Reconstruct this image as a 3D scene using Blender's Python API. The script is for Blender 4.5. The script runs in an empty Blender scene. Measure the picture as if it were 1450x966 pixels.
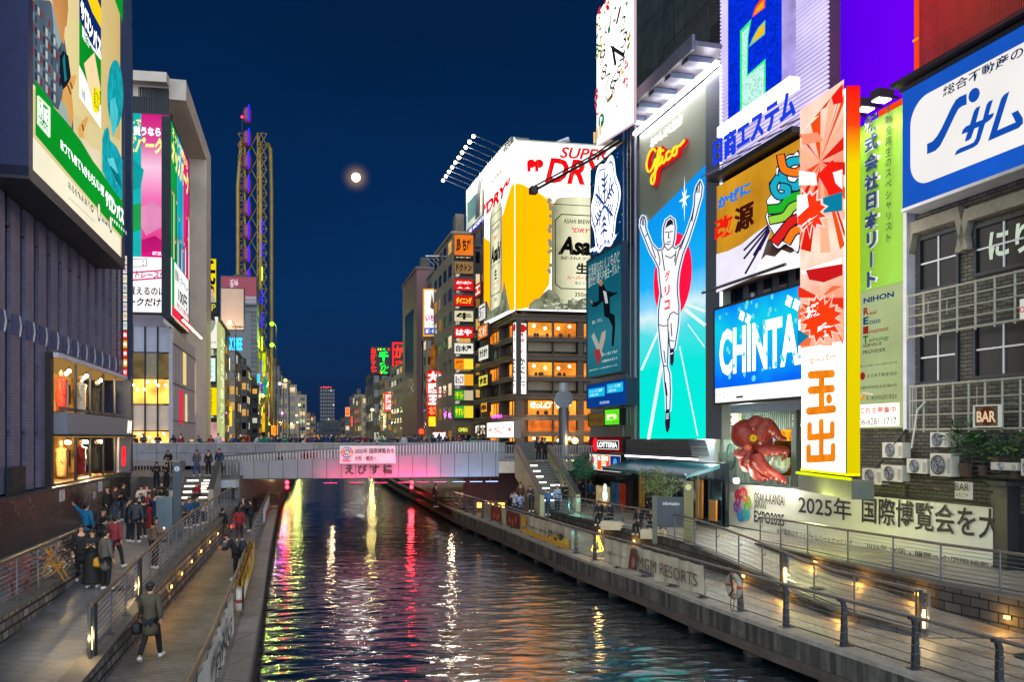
import bpy, bmesh, math, random
from mathutils import Vector as V, Matrix
from mathutils.geometry import tessellate_polygon
R = math.radians
rnd = random.Random(7)
sc = bpy.context.scene
COL = sc.collection
# ------------------------------------------------------------ camera, sky, exposure
F, CX, HY, EYE = 1200.0, 725.0, 620.0, 5.2          # the photograph's focal length / horizon in its own pixels, eye height in metres
cam = bpy.data.cameras.new('camera'); cam.sensor_width = 36; cam.lens = 36*F/1450; cam.shift_y = (HY-483)/1450
cam.clip_end = 20000; cam.clip_start = 0.1
co = bpy.data.objects.new('camera', cam); co.location = (0, 0, EYE); co.rotation_euler = (R(90), 0, 0)
COL.objects.link(co); sc.camera = co
vs = sc.view_settings; vs.view_transform = 'Standard'; vs.look = 'None'; vs.exposure = 0.92; vs.gamma = 1.0
sc.cycles.use_denoising = True
try: sc.cycles.use_light_tree = True
except Exception: pass
sc.cycles.max_bounces = 6; sc.cycles.diffuse_bounces = 3; sc.cycles.glossy_bounces = 4
sc.cycles.sample_clamp_indirect = 6
MOON_DIR = V(((504-CX)/F, 1, (HY-251)/F)).normalized()
w = bpy.data.worlds.new('World'); sc.world = w; w.use_nodes = True
nt = w.node_tree; N = nt.nodes; LK = nt.links
tc = N.new('ShaderNodeTexCoord'); sx = N.new('ShaderNodeSeparateXYZ'); LK.new(tc.outputs['Generated'], sx.inputs[0])
cr = N.new('ShaderNodeValToRGB'); LK.new(sx.outputs[2], cr.inputs[0])
cr.color_ramp.elements[0].position = 0.0; cr.color_ramp.elements[0].color = (.0030, .0105, .033, 1)
e = cr.color_ramp.elements.new(.16); e.color = (.0011, .0135, .052, 1)
e = cr.color_ramp.elements.new(.30); e.color = (.0006, .0105, .043, 1)
cr.color_ramp.elements[-1].position = .62; cr.color_ramp.elements[-1].color = (.0003, .0038, .016, 1)
# faint aureole of the air round the moon (part of the sky)
vd = N.new('ShaderNodeVectorMath'); vd.operation = 'DOT_PRODUCT'; LK.new(tc.outputs['Generated'], vd.inputs[0]); vd.inputs[1].default_value = MOON_DIR
ac = N.new('ShaderNodeMath'); ac.operation = 'ARCCOSINE'; LK.new(vd.outputs['Value'], ac.inputs[0])
mr = N.new('ShaderNodeMapRange'); LK.new(ac.outputs[0], mr.inputs[0]); mr.inputs[1].default_value = .003; mr.inputs[2].default_value = .02
mr.inputs[3].default_value = 1; mr.inputs[4].default_value = 0
pw = N.new('ShaderNodeMath'); pw.operation = 'POWER'; LK.new(mr.outputs[0], pw.inputs[0]); pw.inputs[1].default_value = 3.0
mx = N.new('ShaderNodeMix'); mx.data_type = 'RGBA'; mx.blend_type = 'ADD'
LK.new(pw.outputs[0], mx.inputs['Factor']); LK.new(cr.outputs[0], mx.inputs[6]); mx.inputs[7].default_value = (.22, .13, .04, 1)
cn = N.new('ShaderNodeTexNoise'); cn.inputs['Scale'].default_value = 2.2; cn.inputs['Detail'].default_value = 7; cm_ = N.new('ShaderNodeMapping'); cm_.inputs['Scale'].default_value = (1, 1, 4); LK.new(tc.outputs['Generated'], cm_.inputs[0]); LK.new(cm_.outputs[0], cn.inputs['Vector'])
cg = N.new('ShaderNodeMapRange'); LK.new(cn.outputs[0], cg.inputs[0]); cg.inputs[1].default_value = .3; cg.inputs[2].default_value = .75; cg.inputs[3].default_value = .88; cg.inputs[4].default_value = 1.2
cs = N.new('ShaderNodeVectorMath'); cs.operation = 'SCALE'; LK.new(cr.outputs[0], cs.inputs[0]); LK.new(cg.outputs[0], cs.inputs['Scale']); LK.new(cs.outputs[0], mx.inputs[6])     # faint thin haze
# dusk: western sky glow behind the camera, added this strong as soft frontal fill
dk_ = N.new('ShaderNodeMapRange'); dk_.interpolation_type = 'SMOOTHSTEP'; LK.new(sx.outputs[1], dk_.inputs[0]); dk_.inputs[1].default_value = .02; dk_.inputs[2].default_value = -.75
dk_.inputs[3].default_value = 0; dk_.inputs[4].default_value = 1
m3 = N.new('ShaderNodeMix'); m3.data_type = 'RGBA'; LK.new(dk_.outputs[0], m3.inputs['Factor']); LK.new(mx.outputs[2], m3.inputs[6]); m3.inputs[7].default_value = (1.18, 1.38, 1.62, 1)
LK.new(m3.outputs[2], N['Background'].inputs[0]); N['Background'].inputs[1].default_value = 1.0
sun = bpy.data.lights.new('moonlight', 'SUN'); sun.energy = 0.02; sun.angle = R(.5); sun.color = (1, .93, .8)
so = bpy.data.objects.new('moonlight', sun); so.rotation_euler = (-MOON_DIR).to_track_quat('-Z', 'Y').to_euler(); COL.objects.link(so)

# ------------------------------------------------------------ helpers: colour and materials
def lin(h):
    if isinstance(h, str):
        h = h.lstrip('#'); c = [int(h[i:i+2], 16)/255 for i in (0, 2, 4)]
        return tuple(x/12.92 if x <= .04045 else ((x+.055)/1.055)**2.4 for x in c)
    return tuple(h)
MC = {}
def E(h, s=1.0, var=0.0, scale=3.0):
    """light-giving panel / lamp; var = the uneven glow of LED cells and tubes"""
    s = s*(.62 if s <= 1.06 else .95 if s <= 1.35 else 1.0)
    k = ('E', h, s, var, scale)
    if k in MC: return MC[k]
    m = bpy.data.materials.new('glow'); m.use_nodes = True; n = m.node_tree.nodes; l = m.node_tree.links; n.clear()
    o = n.new('ShaderNodeOutputMaterial'); em = n.new('ShaderNodeEmission'); c = lin(h)
    em.inputs[0].default_value = (*c, 1); em.inputs[1].default_value = s
    if var:
        t = n.new('ShaderNodeTexCoord'); no = n.new('ShaderNodeTexNoise'); no.inputs['Scale'].default_value = scale; no.inputs['Detail'].default_value = 3
        l.new(t.outputs['Object'], no.inputs['Vector'])
        r = n.new('ShaderNodeMapRange'); l.new(no.outputs[0], r.inputs[0]); r.inputs[1].default_value = .3; r.inputs[2].default_value = .7
        r.inputs[3].default_value = s*(1-var); r.inputs[4].default_value = s*(1+var*.6); l.new(r.outputs[0], em.inputs[1])
    l.new(em.outputs[0], o.inputs[0]); m.cycles.emission_sampling = 'AUTO'
    MC[k] = m; return m
def ramp_E(stops, axis, lo, hi, s=1.0, var=0.0, scale=3.0, ang=0.0):
    """screen or lit panel whose picture is a colour ramp along one axis of the panel"""
    s *= .64
    m = bpy.data.materials.new('screen'); m.use_nodes = True; n = m.node_tree.nodes; l = m.node_tree.links; n.clear()
    o = n.new('ShaderNodeOutputMaterial'); em = n.new('ShaderNodeEmission'); em.inputs[1].default_value = s
    t = n.new('ShaderNodeTexCoord'); mp = n.new('ShaderNodeMapping'); mp.inputs['Rotation'].default_value = (0, ang, 0)
    l.new(t.outputs['Object'], mp.inputs[0]); sp = n.new('ShaderNodeSeparateXYZ'); l.new(mp.outputs[0], sp.inputs[0])
    r = n.new('ShaderNodeMapRange'); l.new(sp.outputs[axis], r.inputs[0]); r.inputs[1].default_value = lo; r.inputs[2].default_value = hi
    src = r.outputs[0]
    if var:
        no = n.new('ShaderNodeTexNoise'); no.inputs['Scale'].default_value = scale; no.inputs['Detail'].default_value = 4; l.new(t.outputs['Object'], no.inputs['Vector'])
        a = n.new('ShaderNodeMath'); a.operation = 'MULTIPLY_ADD'; l.new(no.outputs[0], a.inputs[0]); a.inputs[1].default_value = var; l.new(src, a.inputs[2])
        b = n.new('ShaderNodeMath'); b.operation = 'SUBTRACT'; l.new(a.outputs[0], b.inputs[0]); b.inputs[1].default_value = var*.5; src = b.outputs[0]
    c = n.new('ShaderNodeValToRGB'); el = c.color_ramp.elements
    while len(el) < len(stops): el.new(.5)
    for q, (p, h) in zip(el, stops): q.position = p; q.color = (*lin(h), 1)
    l.new(src, c.inputs[0]); l.new(c.outputs[0], em.inputs[0]); l.new(em.outputs[0], o.inputs[0]); return m
def P(h, rough=.6, metal=0.0, var=.25, scale=2.0, bump=0.0, bscale=30, spec=.5, glow=None):
    k = ('P', h, rough, metal, var, scale, bump, bscale, spec, glow)
    if k in MC: return MC[k]
    m = bpy.data.materials.new('surface'); m.use_nodes = True; n = m.node_tree.nodes; l = m.node_tree.links
    b = n['Principled BSDF']; c = lin(h); b.inputs['Roughness'].default_value = rough; b.inputs['Metallic'].default_value = metal
    b.inputs['Specular IOR Level'].default_value = spec; b.inputs['Base Color'].default_value = (*c, 1)
    t = n.new('ShaderNodeTexCoord')
    if var:
        no = n.new('ShaderNodeTexNoise'); no.inputs['Scale'].default_value = scale; no.inputs['Detail'].default_value = 5; no.inputs['Roughness'].default_value = .65
        l.new(t.outputs['Object'], no.inputs['Vector']); r = n.new('ShaderNodeValToRGB'); l.new(no.outputs[0], r.inputs[0])
        r.color_ramp.elements[0].position = .3; r.color_ramp.elements[1].position = .7
        r.color_ramp.elements[0].color = (*[x*(1-var) for x in c], 1); r.color_ramp.elements[1].color = (*[min(1, x*(1+var*.7)) for x in c], 1)
        l.new(r.outputs[0], b.inputs['Base Color'])
        rr = n.new('ShaderNodeMapRange'); l.new(no.outputs[0], rr.inputs[0]); rr.inputs[3].default_value = max(.02, rough-.12); rr.inputs[4].default_value = min(1, rough+.12)
        l.new(rr.outputs[0], b.inputs['Roughness'])
    if bump:
        n2 = n.new('ShaderNodeTexNoise'); n2.inputs['Scale'].default_value = bscale; n2.inputs['Detail'].default_value = 4; l.new(t.outputs['Object'], n2.inputs['Vector'])
        bp = n.new('ShaderNodeBump'); bp.inputs['Strength'].default_value = bump; bp.inputs['Distance'].default_value = .03
        l.new(n2.outputs[0], bp.inputs['Height']); l.new(bp.outputs[0], b.inputs['Normal'])
    MC[k] = m; return m
def brick(h1, h2, hm, bw, bh, mortar=.012, rough=.8, rot=(0, 0, 0), off=.5, bump=.5, spec=.4, vary=.3, gum=False):
    """tiles, bricks, slabs, panels: rot turns the pattern so that its x,y run along the surface"""
    k = ('B', h1, h2, hm, bw, bh, mortar, rough, rot, off, bump, gum)
    if k in MC: return MC[k]
    m = bpy.data.materials.new('masonry'); m.use_nodes = True; n = m.node_tree.nodes; l = m.node_tree.links
    b = n['Principled BSDF']; b.inputs['Roughness'].default_value = rough; b.inputs['Specular IOR Level'].default_value = spec
    t = n.new('ShaderNodeTexCoord'); mp = n.new('ShaderNodeMapping'); mp.inputs['Rotation'].default_value = rot; l.new(t.outputs['Object'], mp.inputs[0])
    x = n.new('ShaderNodeTexBrick'); l.new(mp.outputs[0], x.inputs['Vector']); x.offset = off
    x.inputs['Color1'].default_value = (*lin(h1), 1); x.inputs['Color2'].default_value = (*lin(h2), 1); x.inputs['Mortar'].default_value = (*lin(hm), 1)
    x.inputs['Scale'].default_value = 1; x.inputs['Brick Width'].default_value = bw; x.inputs['Row Height'].default_value = bh
    x.inputs['Mortar Size'].default_value = mortar; x.inputs['Mortar Smooth'].default_value = .2; x.inputs['Bias'].default_value = 0
    no = n.new('ShaderNodeTexNoise'); no.inputs['Scale'].default_value = 1.3; no.inputs['Detail'].default_value = 6; l.new(t.outputs['Object'], no.inputs['Vector'])
    r = n.new('ShaderNodeMapRange'); l.new(no.outputs[0], r.inputs[0]); r.inputs[1].default_value = .25; r.inputs[2].default_value = .75; r.inputs[3].default_value = 1-vary; r.inputs[4].default_value = 1+vary*.7
    mul = n.new('ShaderNodeVectorMath'); mul.operation = 'SCALE'; l.new(x.outputs[0], mul.inputs[0]); l.new(r.outputs[0], mul.inputs['Scale']); src = mul.outputs[0]
    if gum:                                           # trodden gum and drips
        vo = n.new('ShaderNodeTexVoronoi'); vo.inputs['Scale'].default_value = 1.6; l.new(t.outputs['Object'], vo.inputs['Vector'])
        gr_ = n.new('ShaderNodeMapRange'); l.new(vo.outputs['Distance'], gr_.inputs[0]); gr_.inputs[1].default_value = .05; gr_.inputs[2].default_value = .085; gr_.inputs[3].default_value = .5; gr_.inputs[4].default_value = 1
        n5 = n.new('ShaderNodeTexNoise'); n5.inputs['Scale'].default_value = .45; n5.inputs['Detail'].default_value = 8; n5.inputs['Roughness'].default_value = .75; l.new(t.outputs['Object'], n5.inputs['Vector'])
        g5 = n.new('ShaderNodeMapRange'); l.new(n5.outputs[0], g5.inputs[0]); g5.inputs[1].default_value = .4; g5.inputs[2].default_value = .58; g5.inputs[3].default_value = .62; g5.inputs[4].default_value = 1.08
        m5 = n.new('ShaderNodeMath'); m5.operation = 'MULTIPLY'; l.new(gr_.outputs[0], m5.inputs[0]); l.new(g5.outputs[0], m5.inputs[1])
        ml5 = n.new('ShaderNodeVectorMath'); ml5.operation = 'SCALE'; l.new(src, ml5.inputs[0]); l.new(m5.outputs[0], ml5.inputs['Scale']); src = ml5.outputs[0]
    l.new(src, b.inputs['Base Color'])
    rr = n.new('ShaderNodeMapRange'); l.new(no.outputs[0], rr.inputs[0]); rr.inputs[3].default_value = max(.05, rough-.25); rr.inputs[4].default_value = min(1, rough+.15); l.new(rr.outputs[0], b.inputs['Roughness'])
    inv = n.new('ShaderNodeMath'); inv.operation = 'MULTIPLY_ADD'; l.new(x.outputs['Fac'], inv.inputs[0]); inv.inputs[1].default_value = -1
    n2 = n.new('ShaderNodeTexNoise'); n2.inputs['Scale'].default_value = 25; l.new(t.outputs['Object'], n2.inputs['Vector'])
    s2 = n.new('ShaderNodeMath'); s2.operation = 'MULTIPLY'; l.new(n2.outputs[0], s2.inputs[0]); s2.inputs[1].default_value = .35; l.new(s2.outputs[0], inv.inputs[2])
    bp = n.new('ShaderNodeBump'); bp.inputs['Strength'].default_value = bump; bp.inputs['Distance'].default_value = .02; l.new(inv.outputs[0], bp.inputs['Height']); l.new(bp.outputs[0], b.inputs['Normal'])
    MC[k] = m; return m
def glassm(h='#0a0f16', rough=.06):
    return P(h, rough, 0, .15, .4, 0, 30, .8)

# ------------------------------------------------------------ helpers: tags and hierarchy
def tag(o, label=None, cat=None, group=None, kind=None):
    if label: o['label'] = label
    if cat: o['category'] = cat
    if group: o['group'] = group
    if kind: o['kind'] = kind
    return o
def thing(name, label, cat, loc=(0, 0, 0), rz=0.0, group=None):
    o = bpy.data.objects.new(name, None); o.empty_display_size = .3; COL.objects.link(o)
    o.location = loc; o.rotation_euler = (0, 0, rz); return tag(o, label, cat, group)
KIDS = {}
def copy_tree(o, parent=None):
    c = o.copy(); COL.objects.link(c); c.parent = parent
    for ch in KIDS.get(o.name, []):
        KIDS.setdefault(c.name, []).append(copy_tree(ch, c))
    return c
class MB:
    """collects shapes and links them as ONE mesh object"""
    def __init__(s): s.v = []; s.f = []; s.m = []; s.mats = []
    def mi(s, mat):
        for i, q in enumerate(s.mats):
            if q is mat: return i
        s.mats.append(mat); return len(s.mats)-1
    def face(s, pts, mat):
        b = len(s.v); s.v += [tuple(p) for p in pts]; s.f.append(tuple(range(b, b+len(pts)))); s.m.append(s.mi(mat)); return s
    def box(s, x0, x1, y0, y1, z0, z1, mat):
        if x0 > x1: x0, x1 = x1, x0
        if y0 > y1: y0, y1 = y1, y0
        if z0 > z1: z0, z1 = z1, z0
        return s.hexa([(x0, y0, z0), (x1, y0, z0), (x1, y1, z0), (x0, y1, z0), (x0, y0, z1), (x1, y0, z1), (x1, y1, z1), (x0, y1, z1)], mat)
    def hexa(s, p, mat):
        b = len(s.v); s.v += [tuple(q) for q in p]; i = s.mi(mat)
        for f in ((3, 2, 1, 0), (4, 5, 6, 7), (0, 1, 5, 4), (1, 2, 6, 5), (2, 3, 7, 6), (3, 0, 4, 7)):
            s.f.append(tuple(b+k for k in f)); s.m.append(i)
        return s
    def beam(s, a, b, w, h, mat, up=V((0, 0, 1))):
        a = V(a); b = V(b); d = (b-a).normalized(); sd = d.cross(up)
        if sd.length < 1e-4: sd = d.cross(V((0, 1, 0)))
        sd.normalize(); u = sd.cross(d); sd = sd*w/2; u = u*h/2
        return s.hexa([a-sd-u, a+sd-u, b+sd-u, b-sd-u, a-sd+u, a+sd+u, b+sd+u, b-sd+u], mat)
    def flat(s, pts, y, mat):                       # filled outline in the x,z plane facing -y
        tri = tessellate_polygon([[V((p[0], p[1], 0)) for p in pts]]); b = len(s.v); s.v += [(p[0], y, p[1]) for p in pts]; i = s.mi(mat)
        for t in tri: s.f.append(tuple(b+k for k in t)); s.m.append(i)
        return s
    def prism(s, pts, y0, y1, mat, matside=None):   # outline in x,z given thickness y0 (front) .. y1 (back)
        s.flat(pts, y0, mat); s.flat(pts, y1, matside or mat); n = len(pts); b = len(s.v)
        s.v += [(p[0], y0, p[1]) for p in pts]+[(p[0], y1, p[1]) for p in pts]; i = s.mi(matside or mat)
        for k in range(n): s.f.append((b+k, b+(k+1) % n, b+n+(k+1) % n, b+n+k)); s.m.append(i)
        return s
    def plate(s, pts, z0, z1, mat, matside=None):   # outline in x,y given height z0..z1 (z may be per point lists)
        n = len(pts); a = [z0]*n if not hasattr(z0, '__len__') else z0; c = [z1]*n if not hasattr(z1, '__len__') else z1
        tri = tessellate_polygon([[V((p[0], p[1], 0)) for p in pts]])
        for zz, mm in ((a, matside or mat), (c, mat)):
            b = len(s.v); s.v += [(p[0], p[1], q) for p, q in zip(pts, zz)]; i = s.mi(mm)
            for t in tri: s.f.append(tuple(b+k for k in t)); s.m.append(i)
        b = len(s.v); s.v += [(p[0], p[1], q) for p, q in zip(pts, a)]+[(p[0], p[1], q) for p, q in zip(pts, c)]; i = s.mi(matside or mat)
        for k in range(n): s.f.append((b+k, b+(k+1) % n, b+n+(k+1) % n, b+n+k)); s.m.append(i)
        return s
    def strip(s, A, B, mat):                        # quads between two polylines
        for k in range(len(A)-1): s.face([A[k], A[k+1], B[k+1], B[k]], mat)
        return s
    def tube(s, pts, r, mat, n=6, cap=True):
        pts = [V(p) for p in pts]; rs = r if hasattr(r, '__len__') else [r]*len(pts); b = len(s.v); i = s.mi(mat); pu = None
        for k, p in enumerate(pts):
            d = ((pts[min(k+1, len(pts)-1)]-pts[max(k-1, 0)])).normalized()
            if pu is None:
                pu = d.cross(V((0, 0, 1)))
                if pu.length < .05: pu = d.cross(V((0, 1, 0)))
            pu = (pu-d*pu.dot(d)).normalized(); q = d.cross(pu)
            for j in range(n):
                a = 2*math.pi*j/n; s.v.append(tuple(p+(pu*math.cos(a)+q*math.sin(a))*rs[k]))
        for k in range(len(pts)-1):
            for j in range(n):
                s.f.append((b+k*n+j, b+k*n+(j+1) % n, b+(k+1)*n+(j+1) % n, b+(k+1)*n+j)); s.m.append(i)
        if cap:
            s.f.append(tuple(b+j for j in range(n))[::-1]); s.m.append(i); e_ = b+(len(pts)-1)*n; s.f.append(tuple(e_+j for j in range(n))); s.m.append(i)
        return s
    def ball(s, c, r, mat, seg=10, ring=6, sc_=(1, 1, 1)):
        b = len(s.v); i = s.mi(mat); c = V(c)
        for a in range(ring+1):
            th = math.pi*a/ring
            for j in range(seg):
                ph = 2*math.pi*j/seg; s.v.append((c.x+r*sc_[0]*math.sin(th)*math.cos(ph), c.y+r*sc_[1]*math.sin(th)*math.sin(ph), c.z+r*sc_[2]*math.cos(th)))
        for a in range(ring):
            for j in range(seg):
                s.f.append((b+a*seg+j, b+(a+1)*seg+j, b+(a+1)*seg+(j+1) % seg, b+a*seg+(j+1) % seg)); s.m.append(i)
        return s
    def add(s, me, M, mat):
        b = len(s.v); i = s.mi(mat); s.v += [tuple(M @ v.co) for v in me.vertices]
        for p in me.polygons: s.f.append(tuple(b+k for k in p.vertices)); s.m.append(i)
        return s
    def mesh(s, name, smooth=False):
        me = bpy.data.meshes.new(name); me.from_pydata(s.v, [], s.f)
        for q in s.mats: me.materials.append(q)
        me.polygons.foreach_set('material_index', s.m)
        if smooth: me.polygons.foreach_set('use_smooth', [True]*len(s.f))
        me.update(); return me
    def build(s, name, parent=None, smooth=False, label=None, bevel=0):
        me = s.mesh(name, smooth); o = bpy.data.objects.new(name, me); COL.objects.link(o)
        if parent is not None: o.parent = parent; KIDS.setdefault(parent.name, []).append(o)
        if label: o['label'] = label
        if bevel:
            m = o.modifiers.new('bevel', 'BEVEL'); m.width = bevel; m.segments = 2; m.limit_method = 'ANGLE'; m.angle_limit = R(50)
        return o
def inst(me, name, parent, loc=(0, 0, 0), rz=0, scale=None, mats=None):
    """one more object sharing a mesh"""
    o = bpy.data.objects.new(name, me); COL.objects.link(o); o.parent = parent; o.location = loc; o.rotation_euler = (0, 0, rz)
    if scale: o.scale = scale
    if mats:
        for i, q in enumerate(mats): o.material_slots[i].link = 'OBJECT'; o.material_slots[i].material = q
    if parent is not None: KIDS.setdefault(parent.name, []).append(o)
    return o
def struct(name, mb, smooth=False):
    o = mb.build(name, None, smooth); o['kind'] = 'structure'; return o
TXT = {}
_cu = bpy.data.curves.new('lettering', 'FONT'); _to = bpy.data.objects.new('lettering', _cu)
def text_mesh(body, bold=0.0, ext=0.0, shear=0.0, res=3, space=1.0):
    k = (body, bold, ext, shear, space)
    if k not in TXT:
        _cu.body = body; _cu.offset = bold; _cu.extrude = ext; _cu.shear = shear; _cu.resolution_u = res; _cu.space_character = space
        me = bpy.data.meshes.new_from_object(_to); xs = [v.co.x for v in me.vertices] or [0, 1]; ys = [v.co.y for v in me.vertices] or [0, 1]
        TXT[k] = (me, min(xs), max(xs), min(ys), max(ys))
    return TXT[k]
# ------------------------------------------------------------ helpers: from the photograph to the place
def gnd(px, py, z=0.0):
    Z = F*(EYE-z)/(py-HY); return V(((px-CX)/F*Z, Z, z))
def at(px, py, Z):
    return V(((px-CX)/F*Z, Z, EYE+(HY-py)/F*Z))
class Wall:
    """an upright plane through (x,y) whose left-to-right direction is d"""
    def __init__(s, x, y, dx, dy):
        s.p = V((x, y)); s.d = V((dx, dy)).normalized(); s.rz = math.atan2(s.d.y, s.d.x); s.n = V((s.d.y, -s.d.x))
    def off(s, k): q = s.p+s.n*k; return Wall(q.x, q.y, s.d.x, s.d.y)     # k metres towards the viewer's side
    def Z(s, px):
        r = (px-CX)/F; return (s.p.x*s.d.y-s.p.y*s.d.x)/(r*s.d.y-s.d.x)
    def u(s, px):
        Z = s.Z(px); q = V(((px-CX)/F*Z, Z)); return (q-s.p).dot(s.d)
    def uv(s, px, py):
        Z = s.Z(px); return s.u(px), EYE+(HY-py)/F*Z
    def pt(s, u, v, off=0.0):
        q = s.p+s.d*u+s.n*off; return V((q.x, q.y, v))
def line_wall(c, k, side):   # plan line x = c + k*y; side 'r' (right bank) or 'l'
    return Wall(c+k*40, 40, -k, -1) if side == 'r' else Wall(c+k*40, 40, k, 1)
class Board:
    """a sign, screen or facade: local x along it, z up, -y towards the canal.  a, b: pixels of two opposite corners"""
    def __init__(s, name, label, cat, wall, a, b, group=None, parent=None):
        s.w = wall; u0, v0 = wall.uv(*a); u1, v1 = wall.uv(*b)
        s.u0 = min(u0, u1); s.v0 = min(v0, v1); s.W = abs(u1-u0); s.H = abs(v1-v0); s.parts = {}; s.k = 0
        if parent is None: s.root = thing(name, label, cat, wall.pt(s.u0, s.v0), wall.rz, group)
        else:                        # a part of another board
            s.root = bpy.data.objects.new(name, None)
    def L(s, px, py):
        u, v = s.w.uv(px, py); return (u-s.u0, v-s.v0)
    def mb(s, part): return s.parts.setdefault(part, MB())
    def ly(s, y): s.k += 1; return y-s.k*.0022          # every drawn layer lies a little in front of the last
    def body(s, depth, mat, frame=None, fw=.15, part='panel', edge=None, front=0.0):
        s.mb(part).box(0, s.W, front, front+depth, 0, s.H, mat)
        if frame:
            q = s.mb('frame'); t = front-.06
            q.box(-fw, 0, t, front+depth+.02, -fw, s.H+fw, frame); q.box(s.W, s.W+fw, t, front+depth+.02, -fw, s.H+fw, frame)
            q.box(0, s.W, t, front+depth+.02, -fw, 0, frame); q.box(0, s.W, t, front+depth+.02, s.H, s.H+fw, frame)
        return s
    def rect(s, x0, y0, x1, y1, mat, y=-.02, part='artwork'):     # fractions 0..1 of the board, y up
        y = s.ly(y)
        s.mb(part).flat([(x0*s.W, y0*s.H), (x1*s.W, y0*s.H), (x1*s.W, y1*s.H), (x0*s.W, y1*s.H)], y, mat); return s
    def nb(s, pts, mat, y=-.03, part='artwork', ext=0):            # outline in fractions
        y = s.ly(y)
        q = [(p[0]*s.W, p[1]*s.H) for p in pts]
        (s.mb(part).prism(q, y-ext, y, mat) if ext else s.mb(part).flat(q, y, mat)); return s
    def pb(s, pts, mat, y=-.03, part='artwork', ext=0):            # outline in photograph pixels
        y = s.ly(y)
        q = [s.L(*p) for p in pts]
        (s.mb(part).prism(q, y-ext, y, mat) if ext else s.mb(part).flat(q, y, mat)); return s
    def line(s, pts, w_, mat, y=-.04, part='artwork', px=False):    # stroke of width w_ metres
        y = s.ly(y)
        if px:                                       # traced strokes: their width is set as seen face on, in the photograph's own proportions
            m = s.mb(part); wp = w_*F/s.w.Z(pts[0][0])/2
            for a, b in zip(pts, pts[1:]):
                d = V((b[0]-a[0], b[1]-a[1]))
                if d.length < 1e-6: continue
                n_ = V((-d.y, d.x)).normalized()*wp; e_ = d.normalized()*wp*.6; a_ = V(a)-e_; b_ = V(b)+e_
                m.flat([s.L(*a_+n_), s.L(*a_-n_), s.L(*b_-n_), s.L(*b_+n_)], y, mat); y -= .0004
            return s
        q = [(p[0]*s.W, p[1]*s.H) for p in pts]
        m = s.mb(part)
        for a, b in zip(q, q[1:]):
            d = V((b[0]-a[0], b[1]-a[1]))
            if d.length < 1e-6: continue
            n_ = V((-d.y, d.x)).normalized()*w_/2; e_ = d.normalized()*w_*.3
            m.flat([(a[0]-e_.x+n_.x, a[1]-e_.y+n_.y), (a[0]-e_.x-n_.x, a[1]-e_.y-n_.y), (b[0]+e_.x-n_.x, b[1]+e_.y-n_.y), (b[0]+e_.x+n_.x, b[1]+e_.y+n_.y)], y, mat); y -= .0004
        return s
    def disc(s, cx, cy, r, mat, y=-.03, part='artwork', n=28, sy=1.0, ext=0):
        y = s.ly(y)
        pts = [((cx*s.W+r*math.cos(2*math.pi*k/n)), (cy*s.H+r*sy*math.sin(2*math.pi*k/n))) for k in range(n)]
        (s.mb(part).prism(pts, y-ext, y, mat) if ext else s.mb(part).flat(pts, y, mat)); return s
    def text(s, body, x0, y0, x1, y1, mat, y=-.04, bold=.01, ext=0.0, shear=0.0, part='lettering', px=False, vert=False, space=1.0, rot=0.0):
        """fit the words into a box: fractions of the board, or the pixels of its left-bottom and right-top corners"""
        y = s.ly(y)
        if px: (x0, y0), (x1, y1) = s.L(x0, y0), s.L(x1, y1)
        else: x0, x1, y0, y1 = x0*s.W, x1*s.W, y0*s.H, y1*s.H
        if vert:
            n = len(body); h = (y1-y0)/n
            for i, ch in enumerate(body):
                if ch == ' ': continue
                if ch in 'ー': s.mb(part).box((x0+x1)/2-(x1-x0)*.07, (x0+x1)/2+(x1-x0)*.07, y-ext-.002, y, y1-(i+.9)*h, y1-(i+.1)*h, mat); continue
                s._fit(ch, x0, y1-(i+.94)*h, x1, y1-(i+.06)*h, mat, y, bold, ext, shear, part, True)
            return s
        return s._fit(body, x0, y0, x1, y1, mat, y, bold, ext, shear, part, False, space, rot)
    def _fit(s, body, x0, y0, x1, y1, mat, y, bold, ext, shear, part, keep, space=1.0, rot=0.0):
        me, a, b, c, d = text_mesh(body, bold, 1.0 if ext else 0, shear, 3, space)
        kx = (x1-x0)/max(b-a, .01); ky = (y1-y0)/max(d-c, .01); ox = x0; oy = y0
        if keep:                                     # a single upright character keeps its small or flat shape
            g = min(max(b-a, .5), 1.0); kx = (x1-x0)/.95*min(1, .95/g) if g > .9 else (x1-x0)/.95; ky = (y1-y0)/.95
            ky = min(ky, (y1-y0)/max(d-c, .01)); ox = (x0+x1)/2-(b-a)*kx/2; oy = (y0+y1)/2-(d-c)*ky/2
        if part == 'lettering': s.k += 1; part = ('lettering', s.k)
        M = Matrix(((kx, 0, 0, ox-a*kx), (0, 0, -ext/2 if ext else -1, y-(ext/2 if ext else 0)), (0, ky, 0, oy-c*ky), (0, 0, 0, 1)))
        if rot:
            cx_, cz_ = (x0+x1)/2, (y0+y1)/2; M = Matrix.Translation((cx_, 0, cz_)) @ Matrix.Rotation(-rot, 4, 'Y') @ Matrix.Translation((-cx_, 0, -cz_)) @ M
        s.mb(part).add(me, M, mat); return s
    def done(s):
        for k, q in s.parts.items():
            if q.f: q.build(k if isinstance(k, str) else k[0], s.root)
        s.parts = {}; return s.root
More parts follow.
